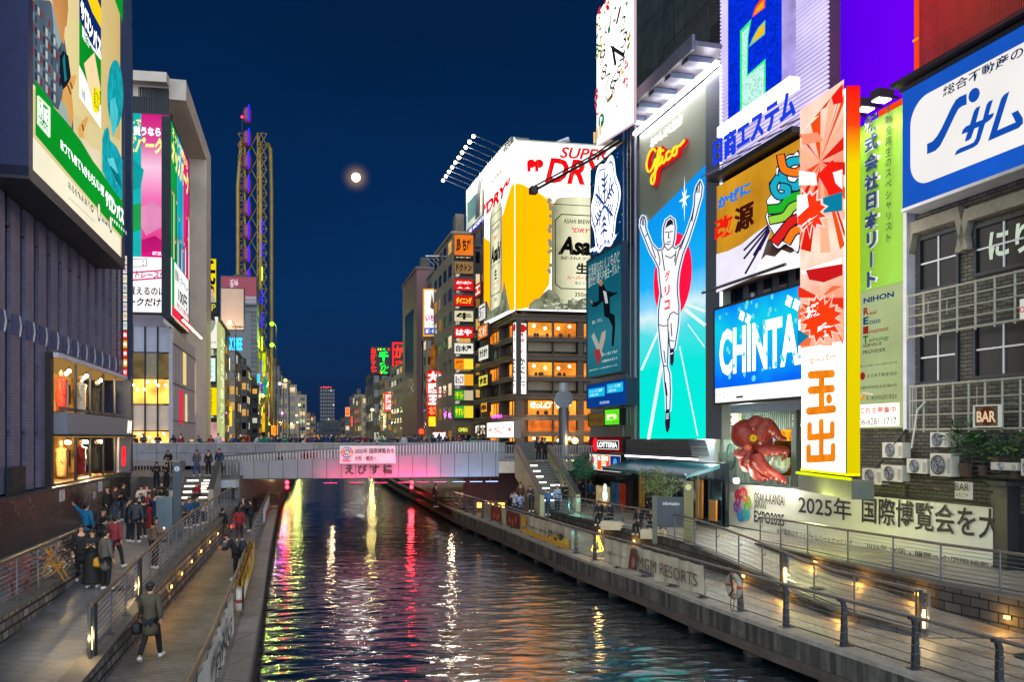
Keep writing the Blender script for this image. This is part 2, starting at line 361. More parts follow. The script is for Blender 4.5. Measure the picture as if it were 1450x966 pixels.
def lamp(loc, energy, color, name='lamp_light', size=.1, kind='POINT', spot=None, aim=None, parent=None):
    l = bpy.data.lights.new(name, kind); l.energy = energy*1.7; l.color = color
    if kind == 'POINT': l.shadow_soft_size = size
    if kind == 'SPOT': l.shadow_soft_size = size; l.spot_size = spot or R(100); l.spot_blend = .6
    if kind == 'AREA': l.shape = 'RECTANGLE'; l.size = size[0]; l.size_y = size[1]
    o = bpy.data.objects.new(name, l); COL.objects.link(o); o.location = loc
    if aim is not None: o.rotation_euler = (V(aim)-V(loc)).to_track_quat('-Z', 'Y').to_euler()
    return o
# ============================================================ the setting: water, quays, walkways, terraces
def interp(tab, t):
    if t <= tab[0][0]: (a, b), (c, d) = tab[0], tab[1]; return b+(d-b)*(t-a)/(c-a)
    for (a, b), (c, d) in zip(tab, tab[1:]):
        if t <= c: return b+(d-b)*(t-a)/(c-a)
    (a, b), (c, d) = tab[-2], tab[-1]; return d+(d-b)/(c-a)*(t-c)
LW = [(5, -2.5), (18.0, -5.7), (27.2, -8.1), (41, -11.8), (77, -21.1), (120, -31.5), (200, -49.5), (340, -78), (600, -128)]          # (distance, x) of the left water edge
RW = [(5, 12.8), (13, 10.55), (18.8, 8.72), (20.9, 7.95), (22.9, 7.22), (26.6, 6.02), (30.7, 4.85), (36.5, 2.9), (48.7, -.45), (60, -3.85), (99, -13.6), (200, -36), (340, -66), (600, -116)]
xl = lambda t: interp(LW, t); xr = lambda t: interp(RW, t)
ZU = [(10, .3), (17, .5), (22, .8), (26, 1.0), (31, 1.15), (40, 1.2), (80, 1.2)]
zu = lambda t: interp(ZU, t) if t < 40 else 1.2
xq = lambda t: -4.43-.235*t            # left retaining wall face
xL = lambda t: -10.0-.2475*t           # left building line
BW = [(80, -5.6), (60, .25), (48, 3.8), (37.8, 6.65), (33.2, 7.74), (29.9, 8.36), (27.1, 8.7), (24.5, 9.2), (22.4, 10.3), (21.9, 10.57)]
CW = [(35.5, 10.2), (31.9, 10.98), (29.3, 11.46), (26.97, 12.0), (24.8, 12.47), (23, 13.1), (20, 14.2), (15, 16.2), (8, 19.5)]
xb = lambda t: interp(BW[::-1], t); xc = lambda t: interp(CW[::-1], t)
zr = lambda t: zt(t) if t > 35.5 else (.69-(35.5-t)/13.5*.67 if t > 22 else .02)     # ramp
zt = lambda t: .55 if t > 44 else min(.9, .55+(44-t)*.0165)                    # right terrace
# water: dark, slow, choppy
mw = bpy.data.materials.new('canal_water'); mw.use_nodes = True; n = mw.node_tree.nodes; l = mw.node_tree.links; b = n['Principled BSDF']
b.inputs['Base Color'].default_value = (.006, .011, .014, 1); b.inputs['Roughness'].default_value = .11; b.inputs['IOR'].default_value = 3.0
t = n.new('ShaderNodeTexCoord'); mp = n.new('ShaderNodeMapping'); l.new(t.outputs['Object'], mp.inputs[0]); mp.inputs['Rotation'].default_value = (0, 0, R(-14)); mp.inputs['Scale'].default_value = (.62, 1.9, 1)
hs = []
for scl, amp, det in ((.45, 1.3, 1), (1.25, .8, 2), (3.6, .16, 1)):
    q = n.new('ShaderNodeTexNoise'); q.inputs['Scale'].default_value = scl; q.inputs['Detail'].default_value = det; q.inputs['Distortion'].default_value = .6; l.new(mp.outputs[0], q.inputs['Vector'])
    g = n.new('ShaderNodeMath'); g.operation = 'MULTIPLY'; g.inputs[1].default_value = amp; l.new(q.outputs[0], g.inputs[0]); hs.append(g)
a1 = n.new('ShaderNodeMath'); l.new(hs[0].outputs[0], a1.inputs[0]); l.new(hs[1].outputs[0], a1.inputs[1])
a2 = n.new('ShaderNodeMath'); l.new(a1.outputs[0], a2.inputs[0]); l.new(hs[2].outputs[0], a2.inputs[1])
bp = n.new('ShaderNodeBump'); bp.inputs['Strength'].default_value = 1.0; bp.inputs['Distance'].default_value = .05; l.new(a2.outputs[0], bp.inputs['Height']); l.new(bp.outputs[0], b.inputs['Normal'])
WZ = -1.1
import numpy as np
m = MB(); m.face([(-900, -60, WZ-.25), (900, -60, WZ-.25), (900, 2500, WZ-.25), (-900, 2500, WZ-.25)], mw); struct('water', m)
# wind ripples as real geometry up to and under the bridge
rw = np.random.RandomState(5); tz_ = [8.0]
while tz_[-1] < 84: tz_.append(tz_[-1]*1.0032)
NC = 150; Tt = np.array(tz_)[:, None]; fr = np.linspace(0, 1, NC)[None, :]
XA = np.array([xl(t)-.25 for t in tz_])[:, None]; XB = np.array([xr(t)+1.3 for t in tz_])[:, None]; GX = XA+(XB-XA)*fr; GY = Tt+0*fr; GZ_ = np.zeros_like(GX)
for i in range(34):
    lam = .16*(1.3/.16)**rw.rand(); k_ = 2*np.pi/lam; th = math.pi/2+.26+rw.randn()*.4; st_ = .0235*(lam/.8)**.15; ph = k_*(GX*math.cos(th)+GY*math.sin(th))+rw.rand()*6.283
    fade = np.clip(lam/(GY*.0032*4), 0, 1); gust = .65+.5*np.sin(GX*.31+GY*.17+rw.rand()*6)*np.sin(GY*.23-GX*.2+rw.rand()*6); GZ_ += fade*gust*st_/k_*(np.exp(1.1*np.sin(ph))-1.3)*.75
vv = np.stack([GX, GY, GZ_+WZ], -1).reshape(-1, 3); nr_, nc_ = GX.shape; ii = np.arange(nr_*nc_).reshape(nr_, nc_)
ff = np.stack([ii[:-1, :-1], ii[:-1, 1:], ii[1:, 1:], ii[1:, :-1]], -1).reshape(-1, 4)
me = bpy.data.meshes.new('water'); me.from_pydata(vv.tolist(), [], ff.tolist()); me.materials.append(mw); me.polygons.foreach_set('use_smooth', [True]*len(ff)); o = bpy.data.objects.new('canal', me); COL.objects.link(o); o['kind'] = 'structure'
M_pave = brick('#827c72', '#716b62', '#38352f', .4, .2, .008, .6, (0, 0, R(14)), .5, .35, .5, .35, True)
M_pave2 = brick('#6c6d72', '#5c5d62', '#2c2d30', .6, .3, .01, .5, (0, 0, R(14)), .5, .25, .5, .35, True)
M_pave3 = brick('#948c7c', '#847c6c', '#4a463e', .4, .2, .008, .6, (0, 0, R(16)), .5, .35, .5, .35, True)
M_stone = brick('#85817c', '#55524f', '#1c1b1b', .42, .22, .03, .85, (R(90), R(103), 0), .5, 1.0, .3, .5)
M_stoneR = brick('#55534e', '#403f3b', '#1e1d1c', .6, .28, .025, .9, (R(90), R(108), 0), .5, 1.0, .3, .5)
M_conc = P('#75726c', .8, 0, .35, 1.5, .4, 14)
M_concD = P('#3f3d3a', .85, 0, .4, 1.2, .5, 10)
M_steel = P('#6b6d70', .4, .85, .2, 5)
M_steelD = P('#3a3d42', .45, .6, .25, 5)
M_wire = P('#a0a2a4', .35, .9, .1)
M_rail = P('#5c4a3c', .45, .25, .3, 6)
M_railp = P('#77706a', .4, .5, .2, 6)
M_dark = P('#15171a', .6, 0, .2)
ts = [5, 12, 18, 24, 30, 36, 42, 48, 54, 60, 63, 66, 69, 72, 78, 90, 110]
# left lower quay (rises by a few lit steps under the bridge)
zq = lambda t: 0 if t < 61 else .12*min(4, int((t-61)/2)+1)
ml = MB()
tt = sorted(set([5+1.5*i for i in range(37)]+[61+2*i for i in range(5)]+[75, 90, 110, 140, 200, 300]))
for a, c in zip(tt, tt[1:]):
    z = zq(a+.01); ml.face([(xl(a), a, z), (xl(c), c, z), (xq(c)-.2, c, z), (xq(a)-.2, a, z)], M_pave)
    ml.face([(xl(a), a, WZ-.6), (xl(c), c, WZ-.6), (xl(c), c, z), (xl(a), a, z)], M_concD)
struct('quay', ml)
for i in range(4):
    tq = 61+2*i; st = MB().box(xl(tq)-.7, xq(tq)-.05, tq-.02, tq+.35, .12*i+.005, .12*i+.125, M_conc)
    struct('quay_step', st)
ml = MB()
for a, c in zip(tt, tt[1:]):        # copings
    z = zq(a+.01); ml.hexa([(xl(a)-.42, a, z+.004), (xl(a)+.08, a, z-.25), (xl(c)+.08, c, z-.25), (xl(c)-.42, c, z-.2), (xl(a)-.42, a, z+.05), (xl(a)+.08, a, z+.05), (xl(c)+.08, c, z+.05), (xl(c)-.42, c, z+.05)], brick('#8b7f76', '#776d66', '#3a3532', 1.2, 2.0, .015, .7, (0, 0, R(14)), 0, .4))
struct('kerb', ml)
# left upper walkway
mu = MB(); tu = [8, 12, 17, 20, 22, 24, 26, 28.5, 31, 35, 40, 45, 50, 56, 62]
xcaf = lambda t: -6.6-.25*t
for a, c in zip(tu, tu[1:]):
    la = xcaf(a) if a < 27 else xL(a); lc = xcaf(c) if c < 27 else xL(c)
    mu.face([(xq(a), a, zu(a)), (xq(c), c, zu(c)), (lc, c, zu(c)), (la, a, zu(a))], M_pave2)
struct('walkway', mu)
mu = MB().plate([(xcaf(8)-.3, 8), (xcaf(26.5)-.3, 26.5), (xL(28.4)+.4, 28.4), (xL(8), 8)], -.5, 1.25, M_pave2, M_conc); struct('cafe_terrace', mu)
def wallrun(name, label, pts, zb, zt_, th, mat, cat='wall', side=1, cope=None):
    """a wall following plan points (x,y); zb, zt_ give its bottom and top for each point"""
    r = thing(name, label, cat, (pts[0][0], pts[0][1], zb[0])); o = V(r.location); m = MB(); k = MB()
    for i in range(len(pts)-1):
        a = V((*pts[i], 0)); c = V((*pts[i+1], 0)); d = (c-a).normalized(); nn = V((-d.y, d.x, 0))*th*side
        za, zc, ta, tc_ = V((0, 0, zb[i])), V((0, 0, zb[i+1])), V((0, 0, zt_[i])), V((0, 0, zt_[i+1]))
        m.hexa([a+za-o, c+zc-o, c+nn+zc-o, a+nn+za-o, a+ta-o, c+tc_-o, c+nn+tc_-o, a+nn+ta-o], mat)
        if cope:
            e_ = nn.normalized()*.05; u_ = V((0, 0, .004)); h_ = V((0, 0, .08))
            k.hexa([a+ta-e_+u_-o, c+tc_-e_+u_-o, c+nn+tc_+e_+u_-o, a+nn+ta+e_+u_-o, a+ta-e_+h_-o, c+tc_-e_+h_-o, c+nn+tc_+e_+h_-o, a+nn+ta+e_+h_-o], cope)
    m.build('stonework', r)
    if cope: k.build('coping', r)
    return r
M_cope = P('#57544f', .7, 0, .25, 3, .2, 20)
tw = [8, 12, 17, 20, 22, 26, 31, 36, 40, 44, 48]
w1 = wallrun('retaining_wall', 'long grey stone retaining wall with small amber lights between the two left walkways', [(xq(t), t) for t in tw], [-.3]*len(tw), [zu(t)+.02 for t in tw], .35, M_stone, cope=M_cope)
tw = [8, 12, 15, 18.7, 22, 24.8, 26.6]
wallrun('terrace_wall', 'low rough stone wall under the fence of the folding chairs on the left', [(xcaf(t), t) for t in tw], [0]*len(tw), [1.24]*len(tw), .3, M_stone, cope=M_cope)
# right quay, ramp, terrace
mr_ = MB(); tr = [5, 8, 11, 14, 17, 20, 21.9, 24.5, 27.1, 29.9, 33.2, 37.8, 42, 48, 54, 60, 61, 63, 65, 67, 69, 72, 80, 95, 120, 200, 300]
for a, c in zip(tr, tr[1:]):
    ia = xc(a)+.1 if a < 21.8 else xb(a)+.1; ic = xc(c)+.1 if c <= 21.9 else xb(c)+.1
    if a >= 80: ia = xr(a)+7
    if c >= 80: ic = xr(c)+7
    z = zq(a+.01); mr_.face([(xr(a), a, z), (ia, a, z), (ic, c, z), (xr(c), c, z)], M_pave3)
    mr_.face([(xr(a)+.9, a, WZ-.6), (xr(c)+.9, c, WZ-.6), (xr(c)+.9, c, z-.05), (xr(a)+.9, a, z-.05)], M_concD)
mr_.face([(xb(21.9), 21.9, .003), (xc(21.9), 21.9, .003), (xc(20), 20, .003), (xb(21.9)+.3, 20, .003)], M_pave3)
struct('quay', mr_)
# timber-faced edge beam of the right quay: each baulk is one facing piece of the quay
mk = MB(); Md = [P(h, .85, 0, .4, 4, .5, 20) for h in ('#3c3832', '#49443d', '#2e2b27', '#544f47')]
t_ = 8.0
while t_ < 62:
    d_ = .11+t_*.003; a, c = t_, t_+d_; x0, x1 = xr(a), xr(c); i = rnd.randrange(4)
    mk.hexa([(x0-.06, a, -.62), (x0+.14, a, -.62), (x1+.14, c-.025, -.62), (x1-.06, c-.025, -.62), (x0-.06-rnd.random()*.03, a, -.09), (x0+.14, a, -.09), (x1+.14, c-.025, -.09), (x1-.06-rnd.random()*.03, c-.025, -.09)], Md[i]); t_ += d_
tb = [5+2*i for i in range(30)]+[80, 100, 140]
for a, c in zip(tb, tb[1:]):
    mk.hexa([(xr(a)-.1, a, -.9), (xr(a)+.3, a, -.9), (xr(c)+.3, c, -.9), (xr(c)-.1, c, -.9), (xr(a)-.1, a, -.63), (xr(a)+.3, a, -.63), (xr(c)+.3, c, -.63), (xr(c)-.1, c, -.63)], P('#4a4039', .85, 0, .35, 2, .4, 12))
    mk.hexa([(xr(a)-.1, a, -.085), (xr(a)+.34, a, -.085), (xr(c)+.34, c, -.085), (xr(c)-.1, c, -.085), (xr(a)-.1, a, .03), (xr(a)+.34, a, .03), (xr(c)+.34, c, .03), (xr(c)-.1, c, .03)], P('#8d8679', .75, 0, .35, 2.5, .3, 15))
struct('kerb', mk)
for i, t in enumerate([9+3.1*k for k in range(17)]):      # piles under the edge
    struct('quay_pile', MB().box(xr(t)+.05, xr(t)+.45, t-.25, t+.25, WZ-.6, -.9, M_concD))
mt = MB(); ttr = [60, 54, 48, 42.9, 37.8, 35.5]
fx = lambda t: 25.6-.27*t if t < 75 else 5.35
for a, c in zip(ttr, ttr[1:]): mt.face([(xb(a), a, zt(a)), (xb(c), c, zt(c)), (fx(c), c, zt(c)), (fx(a), a, zt(a))], M_pave3)
tcw = [35.5, 31.9, 29.3, 26.97, 24.8, 23, 20, 15, 8]
for a, c in zip(tcw, tcw[1:]): mt.face([(xc(a), a, zt(a)), (xc(c), c, zt(c)), (fx(c)+1, c, zt(c)), (fx(a)+1, a, zt(a))], M_pave3)
struct('terrace', mt)
mp_ = MB(); tq = [35.5, 33.2, 31, 29.3, 27.1, 25, 23.5, 21.9]
for a, c in zip(tq, tq[1:]): mp_.face([(xb(a), a, zr(a)), (xb(c), c, zr(c)), (xc(c), c, zr(c)), (xc(a), a, zr(a))], M_pave3)
struct('ramp', mp_)
tw = [62, 54, 48, 42, 37.8, 35, 33.2, 29.9, 27.1, 24.5, 22.4, 21.9]
wallrun('retaining_wall', 'low dark stone wall under the railing between the right quay and the ramp', [(xb(t), t) for t in tw], [-.1]*len(tw), [zr(t)+.1 for t in tw], .28, M_stoneR, side=1)
tw = [35.5, 33.5, 31.9, 29.3, 26.97, 24.8, 23, 20, 15, 8]
wallrun('retaining_wall', 'curved dark rough stone wall with amber lights beside the ramp at lower right', [(xc(t), t) for t in tw], [-.1]*len(tw), [zt(t)+.02 for t in tw], .3, M_stoneR, cope=M_cope)
# land behind both banks at street level
g = MB(); M_asph = P('#2c2d30', .8, 0, .3, 1.5, .3, 20)
g.face([(-1200, 76, 3.7), (xl(76)-8, 76, 3.7), (xl(140)-8, 140, 3.7), (xl(300)-8, 300, 3.7), (xl(600)-8, 600, 3.7), (-160, 2500, 3.7), (-1200, 2500, 3.7)], M_asph)
g.face([(-1200, -60, -.5), (xL(0)-.2, -60, -.5), (xL(0)-.2, 0, -.5), (xL(76), 76, -.5), (-1200, 76, -.5)], M_asph)
struct('ground', g)
g = MB()
g.face([(1200, 76, 3.7), (1200, 2500, 3.7), (-150, 2500, 3.7), (xr(600)+8, 600, 3.7), (xr(300)+8, 300, 3.7), (xr(140)+8, 140, 3.7), (xr(76)+9, 76, 3.7)], M_asph)
g.face([(1200, -60, -.4), (1200, 76, -.4), (8, 76, -.4), (18, 30, -.4), (24, -60, -.4)], M_asph)
struct('ground', g)
for s_, f_, o_ in ((-1, xl, -8), (1, xr, 8)):
    g = MB(); te = [76, 100, 140, 200, 300, 600]
    for a, c in zip(te, te[1:]): g.face([(f_(a)+o_, a, WZ-.5), (f_(c)+o_, c, WZ-.5), (f_(c)+o_, c, 3.7), (f_(a)+o_, a, 3.7)], M_conc)
    struct('embankment', g)

for i, (x, y, z, rd) in enumerate(((-11.2, 24, zu(24), .32), (-13.6, 33, zu(33), .32), (-7.4, 21, 0, .28), (12.2, 20, 0, .32), (8.6, 38.5, .55, .32), (9.9, 27.5, zr(27.5), .25))):
    c = thing('drain_cover', ['round drain cover on the left walkway, nearest', 'round drain cover on the left walkway, farther', 'round drain cover on the left quay', 'round drain cover on the right quay by the curved wall', 'round drain cover on the right terrace', 'round drain cover on the ramp'][i], 'drain cover', (x, y, z+.03)); m = MB().tube([(0, 0, -.03), (0, 0, .006)], rd, P('#2c2c2e', .5, .5, .3, 8), 20)
    for k in range(5): m.box(-rd*.8, rd*.8, rd*(-.6+.3*k)-.02, rd*(-.6+.3*k)+.02, .0062, .012, P('#3c3c3e', .5, .5, .2, 8))
    m.build('lid', c)
# ============================================================ the bridge, its stairs, and the railings
def fence(name, label, pts, h, posts, cables=5, lit=(), rail=M_railp, post='round', low=.12, group=None, cat='railing', led='#ffd890', lm=.028):
    """railing over plan points (x,y,z); posts: list of distances y at which a post stands"""
    r = thing(name, label, cat, pts[0], 0, group); o = V(pts[0]); P_ = [V(p)-o for p in pts]
    r.name = name
    def tab(i): return sorted((p[1], p[i]) for p in pts)
    X, Zt = tab(0), tab(2)
    MB().tube([p+V((0, 0, h)) for p in P_], .045, rail, 8).build('top_rail', r, True)
    MB().tube([p+V((0, 0, low)) for p in P_], .022, M_steel, 6).build('bottom_rail', r, True)
    for k in range(cables):
        z = low+(h-low)*(k+1)/(cables+1); MB().tube([p+V((0, 0, z)) for p in P_], .006+.004*(h > 1), M_wire, 4, False).build('cable', r)
    pm = None
    for y in posts:
        q = V((interp(X, y), y, interp(Zt, y)))-o
        if y in lit:
            b = MB().box(-.07, .07, -.07, .07, 0, h+.02, M_steelD).build('light_post', r); b.location = q
            MB().box(-.03, .03, -.085, -.072, .14, .62, E(led, 4)).build('light_strip', b)
            for sg in (-1, 1):
                c = MB().box(-.025, .025, -.025, .025, 0, h-.02, M_steel).build('post', r); c.location = q+V((-.25*sg*.22, .22*sg, 0))
            lamp(q+o+V((0, -.25, .4)), 9, lin(led), size=.08)
            continue
        if pm is None:
            pb_ = MB()
            if post == 'round': pb_.tube([(0, 0, 0), (0, 0, h)], lm, M_steel, 8).box(-.06, .06, -.06, .06, 0, .015, M_steelD).tube([(0, 0, h*.62), (.09, 0, h*.62), (.11, 0, h*.7)], .012, M_steelD, 5)
            else:
                prof = [(0, 0), (.22, 0), (.17, .06), (.14, .5*h), (.13, .86*h), (.06, h), (-.08, h+.015), (-.08, h-.06), (.0, .93*h), (.03, .84*h)]
                pb_.prism([(x, z) for x, z in prof], -.05, .05, M_steelD).box(-.08, .28, -.12, .12, 0, .02, M_steelD)
                for z in (.3, .5, .7): pb_.box(.03, .15, -.07, .07, z*h-.012, z*h+.012, M_steel)
            pm = pb_.mesh('post', False)
        inst(pm, 'post', r, q, 0 if post == 'round' else .2)
    return r
# ---- near span: curved fascia, slats, deck
brA, brB = V((-19.0, 56.0, 0)), V((-.9, 58.5, 0)); brd = (brB-brA).normalized(); brl = (brB-brA).length
brw = Wall(brA.x, brA.y, brd.x, brd.y)
bridge = thing('footbridge', 'low curved footbridge across the canal with pale fascia panels and a slatted parapet', 'bridge', (brA.x, brA.y, 0), brw.rz)
ftop = lambda u: 3.50+.72*(u/brl)**.8; fh = lambda u: .42+.30*min(1, u/brl*1.3); fbow = lambda u: -.9*math.sin(math.pi*min(1, max(0, u/brl)))
NS = 24; us = [brl*i/NS for i in range(NS+1)]
M_fas = brick('#8e9098', '#84868e', '#2c2e34', .95, 40, .02, .42, (R(90), 0, 0), 0, .25, .5, .1)
m = MB(); lo, hi, dk, dk2, bt2 = [], [], [], [], []
for u in us:
    y = fbow(u)*.5; lo.append((u, y+.06, 2.42+.05*u/brl)); hi.append((u, y, ftop(u))); dk.append((u, y+.35, ftop(u)-.12)); dk2.append((u, 9.2, 3.3)); bt2.append((u, 17, 2.55))
m.strip(lo, hi, M_fas); m.build('fascia', bridge)
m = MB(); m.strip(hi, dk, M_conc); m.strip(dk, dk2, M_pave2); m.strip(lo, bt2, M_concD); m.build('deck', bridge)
MB().tube([(p[0], p[1]-.02, p[2]+.02) for p in lo], .035, M_steelD, 6).build('drip_edge', bridge)
fm = MB().hexa([(-.035, -.02, 0), (.035, -.02, 0), (.035, .13, 0), (-.035, .13, 0), (-.035, -.12, 1), (.035, -.12, 1), (.035, .05, 1), (-.035, .05, 1)], P('#c3c4c6', .35, .3, .15, 6)).mesh('slat')
for i in range(88):
    u = brl*(i+.5)/88; inst(fm, 'slat', bridge, (u, fbow(u)*.5+.02, ftop(u)+.02), 0, (1, 1, fh(u)))
MB().tube([(u, fbow(u)*.5-.02, ftop(u)+fh(u)+.045) for u in us], .05, M_steel, 8).build('handrail', bridge)
b = Board('x', '', '', brw.off(.75), (486, 673), (554, 659.5), parent=bridge); b.root = bridge
inkm = P('#0c0c0e', .5, 0, 0)
for i, ch in enumerate('えびす橋'):
    x0 = b.u0+b.W*i/3.8+(.1); me, a, c, d, e_ = text_mesh(ch, .02); k = .62/max(e_-d, .75)
    q = MB().add(me, Matrix(((k, 0, 0, x0-a*k), (0, 0, -1, fbow(x0)*.5-.06), (0, k, 0, 2.75-d*k), (0, 0, 0, 1))), inkm); q.build('lettering', bridge)
# pink and blue flood bars under the slats
for px, hexc, en in ((470, '#ff2f6e', 9), (505, '#ff2060', 14), (540, '#ff2060', 16), (572, '#ff1f6a', 18), (598, '#ff1f78', 17), (622, '#ff5fa8', 4), (648, '#9fc4ff', 3), (672, '#a8c8ff', 3), (694, '#b0ccff', 2.5)):
    u = brw.u(px); f = MB().box(u-.45, u+.45, fbow(u)*.5-1.02, fbow(u)*.5-.9, 2.14, 2.22, M_steelD).build('flood_bar', bridge)
    MB().box(u-.42, u+.42, fbow(u)*.5-1.0, fbow(u)*.5-.92, 2.221, 2.235, E(hexc, 3)).build('lens', f)
    MB().beam((u, fbow(u)*.5-.95, 2.18), (u, fbow(u)*.5+.1, 2.40), .04, .04, M_steelD).build('bracket', f)
    p0 = brw.pt(u, 2.27, .95-fbow(u)*.5); p1 = brw.pt(u, 3.1, -fbow(u)*.5-.1)
    lamp(p0, en, lin(hexc), 'flood_light', (1.1, .1), 'AREA', aim=p1)
# banner on the slats
b = Board('banner', 'white and pink banner with small black Japanese text hung on the slats of the bridge', 'banner', brw.off(.72), (481, 657), (560, 631.5))
b.body(.02, P('#efdfe4', .7, 0, .12, 1), part='cloth'); ring = ['#d8243c', '#e8643c', '#b23c8c', '#3c78c8', '#3caa6e', '#e8a03c']
for i in range(12):
    a = i/12*2*math.pi; b.disc(.13+.075*math.cos(a)*1.0, .64+.2*math.sin(a), .13, P(ring[i % 6], .7, 0, 0), part='emblem'); b.disc(.13+.075*math.cos(a), .64+.2*math.sin(a), .07, P('#efdfe4', .7, 0, .12, 1), part='emblem')
bk = P('#141416', .6, 0, 0); b.text('2025年 国際博覧会を', .27, .58, .98, .86, bk); b.text('大阪・関西へ', .27, .16, .66, .44, bk); b.rect(.05, .14, .2, .2, P('#c83c50', .6, 0, 0), part='emblem'); b.rect(.05, .24, .17, .27, bk, part='emblem'); b.done()
# far (main) span: panel parapet and deck
bk2 = Wall(-20, 66, 1, .06); main = thing('main_bridge', 'wide main bridge deck with a grey panelled parapet wall below the crowd', 'bridge', (-20, 66, 0), bk2.rz)
M_pan = brick('#8c8688', '#827c80', '#3a383a', 1.5, 1.0, .02, .35, (R(90), 0, 0), 0, .25, .5, .12)
MB().box(-14, 19.5, 0, .22, 3.0, 4.72, M_pan).build('parapet', main); MB().box(-14, 19.5, -.04, .3, 4.725, 4.80, P('#a5a09c', .4, 0, .2)).build('coping', main)
MB().box(-16, 26, .3, 14, 3.2, 3.75, M_pave2).build('deck', main)
MB().tube([(-14, 13.5, 4.8), (26, 13.5, 4.8)], .05, M_steel).build('far_handrail', main)
for u in range(-14, 27, 2): MB().box(u-.03, u+.03, 13.47, 13.53, 3.75, 4.8, M_steel).build('far_post', main)
# ---- stairs
def stairs(name, label, foot, top, wdt, n, lights, rail_h, matS, strg=.28, group=None):
    """foot, top: middle points at the bottom and the top; lit strips on some risers"""
    f, t = V(foot), V(top); d = (t-f); L = V((d.x, d.y)).length; rz = math.atan2(d.y, d.x)-math.pi/2
    r = thing(name, label, 'stairs', foot, rz); run = L/n; rise = d.z/n; M_step = P('#6c6964', .7, 0, .25, 4, .2, 20)
    for i in range(n):
        s = MB().box(-wdt/2, wdt/2, i*run, L, i*rise-.3*(i == 0), (i+1)*rise, M_step); ob = s.build('step', r)
        MB().box(-wdt/2+.05, wdt/2-.05, i*run-.008, i*run-.002, (i+1)*rise-.06, (i+1)*rise-.015, P('#2a2a2c', .5, 0, 0)).build('nosing', ob)
        for (a, c) in lights.get(i, ()):
            MB().box(a*wdt/2, c*wdt/2, i*run-.03, i*run-.009, (i+1)*rise-.085, (i+1)*rise-.02, E('#fff3dc', 3.2)).build('step_light', ob)
    for sg in (-1, 1):
        x0 = sg*wdt/2; x1 = sg*(wdt/2+strg); pts = [(0, -.3), (0, rail_h+.1), (L, d.z+rail_h), (L, d.z-.8)]
        q = MB(); b0 = len(q.v)
        q.hexa([(min(x0, x1), -.25, -.3), (max(x0, x1), -.25, -.3), (max(x0, x1), L, d.z-1.0), (min(x0, x1), L, d.z-1.0), (min(x0, x1), -.25, rail_h), (max(x0, x1), -.25, rail_h), (max(x0, x1), L, d.z+rail_h), (min(x0, x1), L, d.z+rail_h)], matS); w_ = q.build('side_wall', r)
        MB().beam((x0+sg*strg/2, -.3, rail_h+.05), (x0+sg*strg/2, L, d.z+rail_h+.05), strg+.06, .07, M_steel).build('coping', w_)
        MB().tube([(x0-sg*.08, -.2, rail_h-.12), (x0-sg*.08, L, d.z+rail_h-.12)], .025, M_steel).build('handrail', w_)
    return r
M_str = P('#8f8b84', .5, 0, .25, 2, .15, 20)
stairs('staircase', 'short staircase with lit risers from the left walkway up to the bridge', (-18.9, 50, 1.2), (-19.9, 54.2, 2.7), 1.9, 10, {2: [(-.8, -.2), (.3, .8)], 4: [(-.75, -.1), (.35, .85)], 5: [(-.1, .6)], 6: [(-.8, -.15), (.25, .85)], 7: [(.2, .8)], 8: [(-.75, -.05), (.3, .8)]}, .95, M_str)
stairs('staircase', 'staircase with bright lit risers and pale side walls at the right end of the bridge', (2.95, 53, .55), (1.47, 59, 3.5), 2.06, 17, {i: [((-.7, .1) if i % 2 else (.05, .85))] for i in range(3, 16, 2)} | {4: [(-.8, -.3)], 8: [(.3, .9)], 12: [(-.85, -.4)]}, 1.1, P('#a8a07c', .5, 0, .25, 2, .15, 20))
# left landing, its balustrade and side walls
ld = thing('landing', 'stone landing with a metal balustrade at the left end of the bridge', 'landing', (-19, 54.2, 0), 0)
MB().plate([(-8.5, -.2), (-1.95, -.1), (1.2, 1.2), (1.2, 12), (-10, 12)], 1.0, 2.7, M_pave2, P('#5f5650', .6, 0, .3, 1, .3, 12)).build('platform', ld)
def balus(parent, a, b, h, sp, mat, wd=.06):
    a, b = V(a), V(b); n = max(2, int((b-a).length/sp)); g_ = MB().box(-wd/2, wd/2, -wd/2, wd/2, 0, h, mat).mesh('baluster')
    for i in range(n+1): inst(g_, 'baluster', parent, a.lerp(b, i/n))
    up = V((0, 0, h)); MB().beam(a+up, b+up, .1, .07, mat).build('handrail', parent); MB().beam(a+V((0, 0, .06)), b+V((0, 0, .06)), .06, .05, mat).build('base_rail', parent)
M_bal = P('#b59c86', .5, .2, .2)
balus(ld, (-8.0, -.1, 2.7), (-2.05, -.05, 2.7), 1.0, .19, M_bal)
balus(ld, (-.05, .35, 2.7), (1.1, 1.2, 2.7), 1.0, .19, M_steel)
MB().box(-.15, 1.15, .5, 1.3, 1.95, 2.45, P('#b9bcc0', .5, 0, .15)).build('white_block', ld)
MB().box(-.1, .9, .7, 6, -.1, 1.95, P('#24303c', .5, 0, .3)).build('pier', ld)
